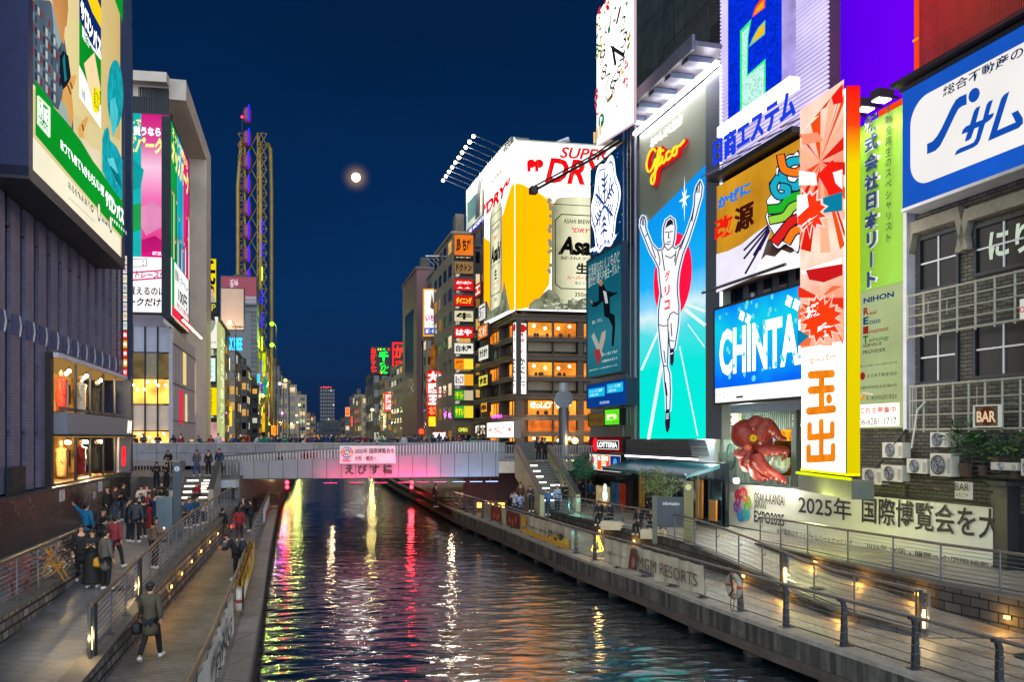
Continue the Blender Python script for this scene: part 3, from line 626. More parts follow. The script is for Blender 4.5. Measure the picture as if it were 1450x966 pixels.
# sloping dark glass parapet that climbs left of the landing
sp_ = thing('sloping_parapet', 'dark brown sloping parapet wall climbing to the left landing', 'wall', (-24.2, 47, 1.2))
MB().hexa([(0, 0, 0), (.25, 0, 0), (-1.2, 7.2, 1.5), (-1.45, 7.2, 1.5), (0, 0, 1.0), (.25, 0, 1.0), (-1.2, 7.2, 2.5), (-1.45, 7.2, 2.5)], P('#3a2a26', .25, 0, .3)).build('panel', sp_)
MB().beam((.12, 0, 1.04), (-1.33, 7.2, 2.54), .3, .07, M_steel).build('coping', sp_)
MB().hexa([(.3, -1, -.1), (1.8, -1, -.1), (.4, 7, -.1), (-1.1, 7, -.1), (.3, -1, -.05), (1.8, -1, -.05), (.4, 7, 1.5), (-1.1, 7, 1.5)], M_conc).build('ramp', sp_)
# right landing
rd = thing('landing', 'landing with beige wall and railings above the right staircase', 'landing', (0, 59, 0), 0)
MB().plate([(-.95, -.3), (.25, 0), (8.0, 0), (8.0, 17), (-2.5, 17), (-2.5, 0)], 2.9, 3.5, M_pave2, P('#8a8272', .6, 0, .3, 1)).build('platform', rd)
MB().box(-1.0, .2, -.42, -.3, 2.75, 3.55, P('#b3a88e', .5, 0, .2)).build('front_panel', rd)
balus(rd, (-.9, -.35, 3.5), (.15, -.12, 3.5), 1.15, .17, M_steel); balus(rd, (2.95, .05, 3.5), (7.6, .05, 3.5), 1.1, .18, M_steel)
MB().box(-1.2, 8, 3.2, 9, -.3, 2.9, P('#4b2e24', .6, 0, .35, .8, .3, 8)).build('abutment', rd)
MB().box(.3, 2.6, 5.6, 5.8, 3.5, 4.85, P('#55524e', .5, 0, .25)).build('parapet', rd)
# brown wall of the passage under the bridge and the low lit timber front
pw_ = thing('underpass_wall', 'brown wall of the passage under the right end of the bridge', 'wall', (-3.6, 62.5, 0), 0)
MB().box(0, 2.6, 0, .3, 0, 2.45, P('#5a3326', .6, 0, .35, .8)).build('wall_panel', pw_)
tb_ = thing('timber_counter', 'low timber counter with three glowing slots under the bridge', 'counter', (-2.6, 58.4, .0), -.18)
MB().box(0, 2.3, 0, .5, 0, .85, P('#6b3d22', .6, 0, .35, 3)).build('front', tb_)
for i in range(3): MB().box(.2+.75*i, .62+.75*i, -.02, -.004, .38, .72, E('#ffb84a', 3)).build('glowing_slot', tb_)
lamp((-4.5, 63, 2.1), 40, (1, .75, .45)); lamp((-17.8, 63, 2.2), 45, (1, .72, .4)); lamp((-14.9, 70, 2.3), 30, (1, .72, .4)); lamp((-4, 72, 2.3), 30, (1, .75, .45))
# ---- railings
ys = [8.4+2.1*i for i in range(27)]
fence('quay_railing', 'long steel railing with curved plate posts along the edge of the right quay', [(xr(t)+.24, t, .03) for t in [6, 10, 13, 16, 18.8, 20.9, 22.9, 24.5, 26.6, 28.5, 30.7, 33.5, 36.5, 40, 44, 48.7, 54, 60, 64]], 1.17, ys, 4, post='plate', rail=M_railp)
ys = [8.5+2.1*i for i in range(26)]
fence('quay_railing', 'railing with a brown timber handrail along the edge of the left quay', [(xl(t)-.62, t, .0) for t in [6, 10, 14, 18, 22.5, 27.2, 34, 41, 48, 55, 61, 70]], 1.17, ys, 4, rail=M_rail, lm=.04)
ys = [17.7+1.55*i for i in range(20)]
fence('walkway_railing', 'cable railing with glowing light posts on top of the left retaining wall', [(xq(t)-.17, t, zu(t)+.1) for t in [17.6, 20, 22, 24, 26, 28.5, 31, 36, 40, 44, 48]], 1.08, ys, 7, lit=(ys[0], ys[3]), rail=M_rail)
ys = [9+1.6*i for i in range(12)]
fence('terrace_railing', 'cable railing in front of the folding chairs at the left edge', [(xcaf(t)-.15, t, 1.32) for t in [8, 12, 16, 20, 24, 26.6]], 1.05, ys, 7, rail=M_rail)
ys = [22.0, 23.9, 25.6, 27.4, 29.1, 31, 32.9, 34.8, 36.7, 38.6, 40.5, 42.4, 44.3, 46.2, 48.1, 50, 52, 54]
fence('ramp_railing', 'slim railing with two light posts between the right quay and the ramp', [(xb(t)+.14, t, zr(t)+.1) for t in [21.9, 22.4, 24.5, 27.1, 29.9, 33.2, 36, 38, 42, 48, 54]], 1.1, ys, 5, lit=(22.0, 27.4), rail=M_railp)
ys = [15, 17, 19, 21, 23, 24.9, 27.0, 29.3, 31.9, 33.8, 35.4]
fence('terrace_railing', 'slim railing on the dark curved wall in front of the wide white banner wall', [(xc(t)+.15, t, zt(t)+.1) for t in [13, 15, 18, 20, 23, 24.8, 26.97, 29.3, 31.9, 33.8, 35.5]], 1.1, ys, 7, lit=(), rail=M_railp)
# amber lights in the walls
def wall_light(p, n_, lab, grp, en=5, c='#ffb648', name='wall_light'):
    r = thing(name, lab, 'light', p, math.atan2(n_[0], -n_[1]), grp)
    MB().box(-.11, .11, -.03, .05, -.06, .06, M_steelD).build('housing', r); MB().box(-.08, .08, -.045, -.031, -.04, .04, E(c, 7)).build('lens', r)
    lamp(V(p)+V((n_[0]*.16, n_[1]*.16, -.02)), en, lin(c), size=.05)
for i, t in enumerate([22.5, 24.3, 26.2, 28.3, 30.6, 33.2, 36, 39, 42]):
    wall_light((xq(t)+.02, t, zu(t)-.42), (1, .2), 'small amber light set in the grey stone wall of the left quay', 'amber lights in the left wall', 1.8)
for t, z in ((22.6, .35), (25.6, .42), (28.2, .5), (31.0, .58), (19.2, .3)):
    wall_light((xc(t)-.03, t, z+.05), (-1, -.45), 'small amber light set in the curved dark wall beside the ramp', 'amber lights in the curved wall', 7)
for t in (24.0, 26.9, 30.2, 40.5, 44.8):
    wall_light((xb(t)-.03, t, .26), (-1, -.3), 'small amber light set in the low dark wall behind the right quay railing', 'amber lights in the low wall', 6)
# ============================================================ right bank: sign-covered buildings
def board2(name, label, cat, wall, x0, x1, yt, yb, ref=None, group=None, parent=None):
    """left and right pixel columns; top and bottom measured at column ref (default the left one)"""
    ref = x0 if ref is None else ref; vt, vb = wall.uv(ref, yt)[1], wall.uv(ref, yb)[1]
    yy = lambda x, v: HY-(v-EYE)*F/wall.Z(x)
    return Board(name, label, cat, wall, (x0, yy(x0, vb)), (x1, yy(x1, vt)), group, parent)
def block(parent, part, wall, x0, x1, zb, zt_, depth, mat, off=0.0):
    """a building volume behind a wall plane between two pixel columns, in world heights, as a part"""
    w_ = wall.off(off); u0, u1 = w_.u(x0), w_.u(x1); q = MB()
    a, b_ = w_.pt(u0, 0), w_.pt(u1, 0); dn = V((-w_.n.x, -w_.n.y, 0))*depth; o = V(parent.location); rzi = Matrix.Rotation(-parent.rotation_euler.z, 3, 'Z')
    P4 = [a, b_, b_+dn, a+dn]; q.hexa([rzi @ (V((p.x, p.y, zb))-o) for p in P4]+[rzi @ (V((p.x, p.y, zt_))-o) for p in P4], mat); return q.build(part, parent)
WR = line_wall(22.24, -.27, 'r'); WBk = line_wall(24.3, -.27, 'r')
M_gw = P('#3f4a4c', .6, 0, .25, .6); M_gw2 = P('#6f7480', .5, .1, .2, .7); M_fr = P('#2b2e33', .45, .5, .2); M_frw = P('#b8b8bc', .4, .3, .15); M_navy = P('#0c2038', .5, .1, .2)
white = E('#ffffff', 1.0); WHT = E('#f4f6fa', 1.15)
# ---- the building with the tall running-athlete screen
gb = thing('sign_building', 'tall grey building carrying the running athlete screen and the clock sign', 'building', WR.pt(WR.u(905), .5), WR.rz)
block(gb, 'wall', WR, 836, 985, .5, 7.0, 1.2, M_gw2, -.85)
block(gb, 'wall', WR, 836, 1006, 7.01, 24.0, 4, M_gw2, -.85)
block(gb, 'upper_wall', WR, 892, 1024, 24.01, 48, 14, brick('#34403e', '#2d3837', '#1a2020', 1.6, 1.6, .02, .6, (R(90), 0, 0), 0, .2), -1.6)
b = board2('athlete_screen', 'tall teal screen of a white running athlete with raised arms under red script lettering', 'billboard', WR, 905, 1022, 192, 622)
q0 = WR.u(1000)-b.u0; H1 = b.H
b.mb('panel').box(0, b.W, .02, .5, 0, b.H, P('#7c8474', .55, 0, .12, .5)).box(q0, b.W, -.03, .02, 0, b.H, P('#4a5260', .5, .2, .15))
za = lambda x, y: (890+x/3.45, 90+y/3.45); zb = lambda x, y: (890+x/3.33, 350+y/3.33)
hz = b.L(907, 325)[1]
scr = ramp_E([(0, '#00e0c8'), (.30, '#08d6cc'), (.43, '#4ccfd6'), (.50, '#c9e0e6'), (.55, '#7cc6ea'), (.64, '#1aa6e6'), (.80, '#0a96e0'), (1, '#0c86dc')], 2, 0, hz*1.1, 1.0, .16, .22)
b.pb([(906.5, 326), (1000, 233), (1000, 621.5), (906.5, 621.5)], scr, part='screen')
for p, q, wd in ((zb(65, 578), zb(150, 385), .14), (zb(98, 905), zb(162, 540), .2), (zb(362, 366), zb(272, 296), .18), (zb(330, 890), zb(245, 470), .07), (zb(362, 302), zb(280, 270), .12), (zb(362, 470), zb(285, 365), .06)):
    b.line([p, q], wd, E('#e8f8f8', .9), px=True)
cxy = b.L(952.5, 392); rr = (b.L(952.5, 331)[1]-b.L(952.5, 453)[1])/2
b.disc(cxy[0]/b.W, cxy[1]/b.H, rr, E('#ff1440', 1), part='red_disc')
st = b.L(*za(277, 660)); b.nb([((st[0]+(.95 if k % 4 == 0 else (.6 if k % 2 == 0 else .2))*math.cos(k*math.pi/8)*.7)/b.W, (st[1]+(1.3 if k % 4 == 0 else (.7 if k % 2 == 0 else .25))*math.sin(k*math.pi/8))/b.H) for k in range(16)], E('#e4fbff', 1.1))
sil = [za(*p) for p in ((63, 792), (64, 764), (73, 746), (83, 750), (90, 775), (88, 800), (99, 832), (118, 880), (148, 912), (170, 910), (181, 892), (175, 850), (177, 800), (188, 766), (210, 749), (229, 765), (234, 800), (231, 850), (222, 892), (235, 905), (262, 884), (288, 830), (318, 740), (328, 690), (330, 640), (340, 600), (357, 572), (367, 600), (362, 650), (350, 690), (335, 750), (300, 860), (272, 930), (258, 985))]
sil += [zb(*p) for p in ((242, 120), (236, 180), (238, 230), (244, 275), (243, 340), (238, 390), (230, 440), (224, 480), (204, 482), (198, 450), (195, 400), (194, 440), (192, 500), (189, 560), (201, 600), (204, 680), (201, 768), (186, 768), (184, 700), (177, 640), (172, 560), (163, 520), (154, 440), (147, 365), (148, 300), (160, 215), (152, 150), (149, 100))]
sil += [za(*p) for p in ((138, 965), (112, 920), (85, 852), (70, 815))]
dk = E('#2a1c34', .9)
b.line(sil+[sil[0]], .2, E('#d8ecff', 1), px=True, part='athlete'); b.pb(sil, E('#f6f2f4', 1.0), part='athlete')
b.line(sil+[sil[0]], .065, dk, px=True, part='athlete')
for pts in (((180, 818), (179, 790), (190, 763), (212, 750), (230, 767), (231, 792), (214, 786), (190, 800)),): b.pb([za(*p) for p in pts], dk, part='athlete')
for pts in (((185, 825), (196, 822)), ((208, 822), (221, 820)), ((203, 822), (200, 850), (207, 852)), ((194, 872), (212, 870)), ((181, 892), (200, 912), (222, 892)), ((148, 912), (160, 960), (158, 985)), ((262, 884), (240, 960), (236, 985)), ((288, 830), (262, 905)), ((72, 750), (76, 790)), ((80, 752), (82, 790)), ((345, 590), (342, 630)), ((355, 580), (352, 630)), ((99, 832), (90, 845)), ((120, 890), (140, 950)), ((330, 690), (318, 770)), ((188, 880), (196, 884), (210, 882))):
    b.line([za(*p) for p in pts], .06, dk, px=True, part='athlete')
for pts in (((165, 20), (172, 70), (178, 110)), ((232, 20), (226, 70)), ((148, 365), (168, 372), (193, 370)), ((198, 340), (205, 315), (222, 306), (240, 318)), ((194, 340), (195, 400)), ((172, 560), (186, 562)), ((176, 490), (182, 545)), ((204, 440), (224, 444)), ((160, 215), (168, 240)), ((184, 640), (192, 700)), ((183, 40), (208, 52), (228, 36)), ((210, 360), (214, 420))):
    b.line([zb(*p) for p in pts], .06, dk, px=True, part='athlete')
b.pb([zb(*p) for p in ((204, 484), (224, 482), (223, 540), (216, 562), (206, 552))], dk, part='shoes'); b.pb([zb(*p) for p in ((185, 768), (202, 768), (207, 805), (204, 850), (195, 877), (186, 868), (181, 830))], dk, part='shoes')
for y in (790, 800, 810): b.line([zb(188, y), zb(200, y-4)], .05, E('#ffffff', 1), px=True, part='shoes')
b.line([zb(208, 505), zb(220, 500)], .06, E('#ffffff', 1), px=True, part='shoes')
for ch, y0, y1 in (('グ', 165, 108), ('リ', 232, 178), ('コ', 300, 246)): b.text(ch, *zb(181, y0), *zb(206, y1), E('#f01838', 1), bold=.04, px=True)
b.text('おいしさと健康', *za(123, 415), *za(276, 246), E('#fffbe8', 1.3), bold=.03, ext=.05, px=True)
gl = [[(156, 430), (146, 418), (130, 432), (116, 468), (112, 502), (119, 528), (132, 526), (146, 500), (156, 468), (155, 520), (152, 562), (144, 588), (134, 582), (138, 552), (160, 520), (174, 470), (182, 425), (176, 414), (168, 440), (166, 485), (173, 500), (186, 478), (190, 455), (189, 484), (197, 486), (210, 462)], [(228, 432), (218, 432), (209, 450), (210, 470), (220, 470), (236, 448), (246, 420), (256, 410), (262, 420), (258, 442), (246, 452), (238, 440), (244, 420), (258, 408), (276, 404), (298, 378)], [(193, 424), (195, 428)]]
for pl in gl:
    pts = []
    P_ = [b.L(*za(*p)) for p in pl]
    for k in range(len(P_)-1):
        p0, p1, p2, p3 = P_[max(k-1, 0)], P_[k], P_[k+1], P_[min(k+2, len(P_)-1)]
        for j in range(4):
            t = j/4; pts.append(tuple(.5*((2*p1[c])+(-p0[c]+p2[c])*t+(2*p0[c]-5*p1[c]+4*p2[c]-p3[c])*t*t+(-p0[c]+3*p1[c]-3*p2[c]+p3[c])*t**3) for c in (0, 1)))
    pts.append(P_[-1])
    b.mb('script_lettering').tube([(x, -.16, z) for x, z in pts], .13, E('#d8101c', .9), 8); b.mb('script_lettering').tube([(x+.02, -.33, z) for x, z in pts], .065, E('#ffb21e', 1.15), 8)
b.mb('light_bar').box(-.1, b.W+.05, -.35, -.15, b.H+.02, b.H+.22, E('#fff8ff', 14)); b.mb('edge_light').box(b.W+.02, b.W+.12, -.12, -.02, b.H*.32, b.H, E('#e4e0ff', 1.6))
b.mb('hood').box(-.5, b.W+.2, -1.7, .4, b.H+.75, b.H+1.0, P('#6a6870', .5, .3, .2)).box(-.5, b.W+.2, -1.75, -1.6, b.H+.55, b.H+1.3, P('#7c7c86', .4, .5, .2))
for i in range(5): x = b.W*(i+.3)/5; b.mb('hood').box(x, x+.7, -1.5, -.1, b.H+.42, b.H+.7, P('#4c5870', .5, .2, .2))
b.mb('hood').prism([(0, -.9), (b.W*.86, -.9), (b.W*.82, -.02), (.05, -.02)], -.9, .1, brick('#3a3f46', '#33383e', '#15171a', .3, .3, .02, .5, (R(90), 0, 0), 0, .3))
b.mb('lower_light').box(.1, b.W*.92, -1.0, -.9, -1.08, -.92, E('#fff0ff', 3)); b.done()
for i in range(5): x = b.W*(i+.4)/5; lamp(b.root.matrix_basis @ V((x, -1.6, H1+.3)), 55, (1, .97, .9), size=.3, kind='SPOT', spot=R(130), aim=b.root.matrix_basis @ V((x, 0, H1-3.2)))
# shop front below it
b = board2('shop', 'dark glass shop front under a teal canopy below the athlete screen', 'shop front', WR.off(.4), 888, 1012, 655, 742, ref=985)
b.mb('wall').box(0, b.W, .6, .8, 0, b.H, P('#141c24', .3, 0, .3)); 
for i in range(9): x = b.W*i/9; b.mb('mullion').box(x, x+.09, .3, .5, 0, b.H-.8, M_fr)
for i in range(9):
    x = b.W*i/9; b.mb('glass').box(x+.1, x+b.W/9-.02, .38, .42, .1, b.H-.9, glassm('#0c1c28'))
b.mb('canopy').hexa([(-.2, -1.6, b.H-.75), (b.W, -1.6, b.H-.75), (b.W, .3, b.H-.25), (-.2, .3, b.H-.25), (-.2, -1.6, b.H-.6), (b.W, -1.6, b.H-.6), (b.W, .3, b.H-.05), (-.2, .3, b.H-.05)], P('#0f5c66', .5, .1, .2))
b.mb('canopy').box(-.2, b.W, -1.65, -1.58, b.H-.6, b.H-.5, P('#8f979c', .4, .5, .1)); b.mb('canopy').box(-.4, b.W+.2, -1.0, -.5, b.H+.25, b.H+.35, M_steel)
for x, hh in ((.14, .85), (.8, .9), (.93, .6)): b.mb('menu_board').box(b.W*x, b.W*x+.7, .1, .2, .3, b.H*hh-.6, P('#b5701c', .5, 0, .25, 6)); b.mb('menu_board').disc if 0 else None
for x in (.14, .8): b.mb('artwork').flat([(b.W*x+.3, .5), (b.W*x+.4, .5), (b.W*x+.42, 1.6), (b.W*x+.55, 2.2), (b.W*x+.35, 2.6), (b.W*x+.15, 2.2), (b.W*x+.28, 1.6)], .09, P('#e0b060', .5, 0, .1))
b.mb('wall').box(b.W*.45, b.W*.5, .2, .55, .1, 1.6, P('#2a4a58', .4, 0, .3)); b.done()
lamp(WR.pt(WR.u(950), 3.3, .9), 25, (.75, .95, 1)); 
# ---- the narrow navy building at the left corner
WS = WR.off(.25)
b = board2('emblem_sign', 'navy sign with a white snow crystal emblem and Japanese lettering', 'sign', WS, 838, 888, 243, 372); b.body(.4, E('#06305c', .8, .3, .8), M_navy)
cx, cy = b.L(857, 290); R0 = 2.35; kx = 1.0
def blob(r, k=.09): return [((cx+kx*r*(1+k*math.cos(6*a))*math.cos(a))/b.W, (cy+r*(1+k*math.cos(6*a))*math.sin(a))/b.H) for a in [2*math.pi*i/48 for i in range(48)]]
R0 = min(2.35, cx-.15); b.nb([(p[0], cy/b.H+(p[1]-cy/b.H)*1.2) for p in blob(R0*1.1)], WHT, part='emblem'); b.nb([(p[0], cy/b.H+(p[1]-cy/b.H)*1.2-.012) for p in blob(R0)], E('#1040c8', 1), part='emblem'); b.nb([(p[0], cy/b.H+(p[1]-cy/b.H)*1.2) for p in blob(R0*.93)], WHT, part='emblem')
for i in range(6):
    a = i*math.pi/3+.5; bx = E('#0c3c98', .7); pt = lambda r, da=0: ((cx+R0*r*math.cos(a+da))/b.W, (cy+R0*1.2*r*math.sin(a+da))/b.H)
    b.line([pt(.05), pt(.78)], .2, bx, part='emblem')
    for r in (.4, .56, .72): b.line([pt(r, .35), pt(r-.12, 0), pt(r, -.35)], .18, bx, part='emblem')
for i in range(40): b.disc(rnd.random()*.96+.02, rnd.random(), .045, E('#8fc0e8', 1), n=6, part='dots')
b.text('雪印メグミルク', 839, 361, 877, 330, WHT, bold=.03, shear=.15, px=True); b.done()
WP = WR.off(.9)
b = board2('poster_board', 'tall dark teal poster of a leaping figure in a suit with white Japanese text', 'billboard', WP, 832, 881, 372, 535); b.body(.3, ramp_E([(0, '#1c6478'), (.3, '#2a7888'), (.6, '#146072'), (1, '#0c5468')], 2, 0, b.H, .75, .3, .5), M_navy, .12)
zc = lambda x, y: (825+x/3.02, 380+y/3.02); tw_ = E('#cfe0d8', .7)
b.text('道場のおいしいものと', 834, 392, 877, 360, tw_, px=True, bold=.01) if 0 else b.text('北海道のおいしいものと', 834, 394, 878, 352, tw_, px=True, bold=.0, rot=0)
b.text('恵ガセリ菌ＳＰ株ヨーグルト', 834, 408, 878, 370, tw_, px=True)
suit = E('#101820', .6); skin = E('#c8946c', .5)
b.pb([zc(*p) for p in ((72, 75), (88, 60), (105, 95), (140, 105), (148, 98), (150, 108), (118, 125), (120, 190), (140, 200), (142, 250), (135, 335), (126, 330), (130, 250), (115, 215), (95, 205), (90, 140), (60, 165), (42, 165), (38, 150), (70, 140))], suit, part='figure')
b.pb([zc(*p) for p in ((72, 70), (72, 52), (84, 46), (90, 62), (84, 78))], skin, part='figure'); b.pb([zc(*p) for p in ((70, 60), (72, 46), (86, 42), (90, 52), (78, 56))], suit, part='figure'); b.pb([zc(*p) for p in ((90, 95), (104, 100), (112, 150), (100, 150))], E('#c8d0d0', .7), part='figure'); b.pb([zc(*p) for p in ((40, 150), (34, 136), (42, 138), (46, 156))], skin, part='figure')
for p4, c in ((((40, 290), (52, 275), (92, 370), (80, 390)), '#b8c0b8'), (((85, 275), (102, 265), (100, 300), (74, 395), (60, 385)), '#c8b8a8'), (((50, 350), (75, 345), (85, 380), (66, 420)), '#a84048')): b.pb([zc(*p) for p in p4], E(c, .6), part='cartons')
b.text('軽々、やさし。', 840, 460, 855, 449, tw_, px=True); b.text('ガセリ菌ＳＰ株が', 854, 505, 876, 495, tw_, px=True); b.text('内臓脂肪を減らす', 854, 514, 876, 505, tw_, px=True); b.text('特定の食品についての表示が書かれています', 836, 524, 876, 518, tw_, px=True); b.done()
b = board2('news_screen', 'small blue electronic notice board with two cyan text panels', 'screen', WR.off(1.1), 832, 888, 546, 578); b.body(.6, E('#0a3f96', .75), M_navy, .06)
for x0, x1, y0 in ((.03, .47, .44), (.53, .92, .52)): b.rect(x0, y0, x1, y0+.38, E('#18b8e8', .9)); b.text('ニュース 速報', x0+.05, y0+.2, x1-.05, y0+.32, E('#c8ffff', 1)); b.text('大阪 天気', x0+.05, y0+.05, x1-.15, y0+.15, E('#c8ffff', 1))
b.text('道頓堀', .35, .1, .6, .22, E('#b8d8ff', .8)); b.done()
WK = WR.off(.6)
b = board2('shop_sign', 'brown and ochre shop sign on the navy corner building', 'sign', WK, 834, 856, 587, 604); b.body(.3, E('#7a5c28', .55, .2), M_fr, .05); b.text('うなぎ 本店', .1, .3, .9, .7, P('#1c1008', .6, 0, 0)); b.done()
b = board2('shop_sign', 'bright green lit shop sign beside the ochre one', 'sign', WK, 856.6, 878, 581, 602); b.body(.35, E('#5cd820', 1.0, .2), M_fr, .05); b.text('営業中', .15, .3, .8, .7, E('#e8ffb0', 1.2), bold=.03); b.done()
b = board2('shop_sign', 'red sign with white latin lettering in a pale frame', 'sign', WK, 835, 882, 619.5, 640); b.body(.5, E('#7a1018', .55), M_fr, .04); b.rect(.13, .2, .9, .8, E('#d8d4c8', .9)); b.rect(.15, .26, .88, .74, E('#1a1a1c', .3)); b.disc(.2, .5, .5, E('#f01c28', 1), sy=1.0); b.text('LOTTERIA', .27, .33, .86, .68, E('#ffffff', 1.1), bold=.03); b.done()
b = board2('menu_sign', 'row of lit food posters under the red sign', 'sign', WK, 835, 880, 643, 665); b.body(.3, E('#f0e8d8', .9), M_fr, .05)
b.rect(.02, .05, .25, .95, E('#cfe8e0', 1)); b.rect(.27, .05, .66, .95, E('#e8501c', 1)); b.rect(.68, .05, .98, .95, E('#183a7c', .8)); b.rect(.4, .1, .55, .55, E('#fff4e0', 1)); b.disc(.47, .7, .35, E('#ffd8a0', 1)); b.disc(.83, .5, .35, E('#4c90d8', 1)); b.disc(.12, .6, .3, E('#e03c30', 1)); b.text('新登場', .3, .62, .63, .9, WHT, bold=.03); b.text('８０', .42, .15, .53, .5, E('#c01818', 1)); b.done()
b = board2('shop', 'small shop front with an ice cream sign at the foot of the navy corner building', 'shop front', WR.off(.2), 838, 888, 668, 745); b.mb('wall').box(0, b.W, .3, .5, 0, b.H, P('#2a2420', .5, 0, .3)); b.mb('window').box(.3, b.W*.42, .2, .31, .3, b.H*.75, E('#d8c088', .5, .5, 2)); b.mb('window').box(b.W*.5, b.W*.72, .2, .31, .2, b.H*.85, E('#2c4860', .5, .4, 2)); b.mb('canopy').box(-.2, b.W, -.8, .3, b.H*.93, b.H, M_fr)
b.mb('ice_cream_sign').prism([(b.W*.44, .6), (b.W*.48, .6), (b.W*.5, 2.1), (b.W*.42, 2.1)], -.2, -.1, E('#d8a048', .9)); b.mb('ice_cream_sign').ball((b.W*.46, -.15, 2.35), .42, E('#e8fcf4', 1), sc_=(1, .3, 1)); b.mb('ice_cream_sign').ball((b.W*.46, -.15, 2.9), .28, E('#e8fcf4', 1), sc_=(1, .3, 1)); b.mb('menu_board').box(b.W*.84, b.W*.96, -.1, 0, .4, b.H*.85, E('#8a2c18', .5, .4, 3)); b.done()
gs = thing('ladder_pipe', 'caged ladder and pipes running up the strip between the navy sign and the athlete screen', 'ladder', WR.pt(WR.u(897), 6, .1), WR.rz)
m = MB()
for x in (-.25, .25): m.tube([(x, -.2, 0), (x, -.2, 24)], .04, M_steel)
m.build('rail', gs); m = MB()
for i in range(60): m.tube([(-.25, -.2, .4*i), (.25, -.2, .4*i)], .02, M_steel, 4, False)
m.build('rungs', gs); MB().tube([(.9, -.15, -3), (.9, -.15, 24)], .09, M_gw2).tube([(-1.0, -.15, -3), (-1.0, -.15, 24)], .06, M_gw2).build('pipe', gs)
# ---- clock sign high on the tower
WC = line_wall(28.0, -.44, 'r')
b = board2('clock_sign', 'tall white lit clock sign with thin numerals and small red and green ornaments', 'clock', WC, 845, 897, 22, 206); b.mb('panel').prism([(0, 0), (b.W, 0), (b.W, b.H+1.5), (0, b.H)], 0, .2, E('#fff6ee', 1.25), E('#ffd8e0', .6))
zd = lambda x, y: (830+x/4.39, y/4.39); ink = P('#201c28', .6, 0, 0); cc = b.L(*zd(172, 300)); up = b.L(*zd(178, 90)); lf = b.L(*zd(108, 275)); rx_, rz_ = cc[0]-lf[0], up[1]-cc[1]
for i in range(12):
    a = math.pi/2-i*math.pi/6; x, z = cc[0]+rx_*math.cos(a), cc[1]+rz_*math.sin(a); b.text(str(i or 12), (x-.36)/b.W, (z-.42)/b.H, (x+.36)/b.W, (z+.42)/b.H, ink, bold=.0, shear=.25, part='numerals')
b.line([(cc[0]/b.W, cc[1]/b.H), tuple(v/s_ for v, s_ in zip(b.L(*zd(238, 342)), (b.W, b.H)))], .22, ink, part='hands'); b.line([(cc[0]/b.W, cc[1]/b.H), tuple(v/s_ for v, s_ in zip(b.L(*zd(188, 400)), (b.W, b.H)))], .26, ink, part='hands'); b.line([(cc[0]/b.W, cc[1]/b.H), tuple(v/s_ for v, s_ in zip(b.L(*zd(158, 285)), (b.W, b.H)))], .12, ink, part='hands'); b.disc(cc[0]/b.W, cc[1]/b.H, .16, ink, part='hands')
for x0, y0, x1, y1, n_, cols in ((68, 140, 108, 360, 34, ('#1c7c30', '#2c9c3c', '#e8c020', '#145c24')), (272, 205, 290, 310, 12, ('#1c7c30', '#e8a020')), (240, 470, 272, 545, 12, ('#e02838', '#f06070')), (262, 380, 285, 430, 6, ('#e02838',)), (70, 555, 98, 625, 10, ('#e02838', '#f08090')), (76, 650, 95, 710, 5, ('#e05060',)), (145, 605, 170, 640, 7, ('#3a7028', '#c0a020')), (180, 555, 205, 610, 9, ('#3a7028', '#a02828')), (235, 430, 255, 470, 4, ('#f0b860',)), (100, 60, 120, 115, 6, ('#e02838',)), (140, 0, 168, 85, 14, ('#e81828',)), (272, 5, 288, 40, 5, ('#2c8c3c',))):
    for i in range(n_):
        p = b.L(*zd(max(78, x0+(x1-x0)*rnd.random()), y0+(y1-y0)*rnd.random())); r_ = .05+.08*rnd.random(); a = rnd.random()*3
        b.nb([((p[0]+r_*2*math.cos(a+k*1.57)*(1 if k % 2 else .4))/b.W, (p[1]+r_*2*math.sin(a+k*1.57)*(1 if k % 2 else .4))/b.H) for k in range(4)], E(cols[i % len(cols)], .8), part='ornaments')
b.text('ピップ', *zd(150, 775), *zd(232, 640), ink, bold=.0, px=True); pq = b.L(*zd(125, 755)); b.disc(pq[0]/b.W, pq[1]/b.H, .36, E('#0c8050', .8), sy=1.2); b.text('P', (pq[0]-.12)/b.W, (pq[1]-.25)/b.H, (pq[0]+.14)/b.W, (pq[1]+.25)/b.H, WHT); b.text('N O. 21 2018', *zd(150, 850), *zd(275, 720), E('#c8b8b0', .7), px=True, bold=-.01); pc = b.L(*zd(175, 190)); b.disc(pc[0]/b.W, pc[1]/b.H, .16, E('#0c8050', .8), sy=1.4)
for i in range(3): b.line([zd(85+18*i, 890-25*i), zd(85+18*i, 830-20*i)], .14, E('#f0c890', .9), px=True)
b.done()
# scaffolding-clad side of the upper tower
sf = thing('scaffold', 'dark scaffolding with a stepped catwalk on the tower above the athlete screen', 'scaffold', WR.pt(WR.u(915), 22.5, -1.2), WR.rz)
m = MB(); L_ = WR.u(1020)-WR.u(910)
for i in range(8):
    x = L_*i/7; m.tube([(x, 0, 0), (x, 0, 14)], .04, M_fr, 5, False)
    for j in range(5): m.tube([(0, 0, 2+2.4*j), (L_, 0, 2+2.4*j)], .03, M_fr, 5, False) if i == 0 else None
m.build('poles', sf); m = MB()
for i in range(10): m.box(L_*i/10, L_*(i+1.2)/10, -.5, .3, .5+.22*i, .9+.55*i, P('#10161e', .7, 0, .3))
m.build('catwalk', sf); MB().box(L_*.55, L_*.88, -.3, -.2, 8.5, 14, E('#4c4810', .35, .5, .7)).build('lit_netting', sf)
arm = thing('lamp_arm', 'long black arm with a floodlight box reaching out beside the clock sign', 'lamp', WR.pt(WR.u(893), 24.2, .6), WR.rz)
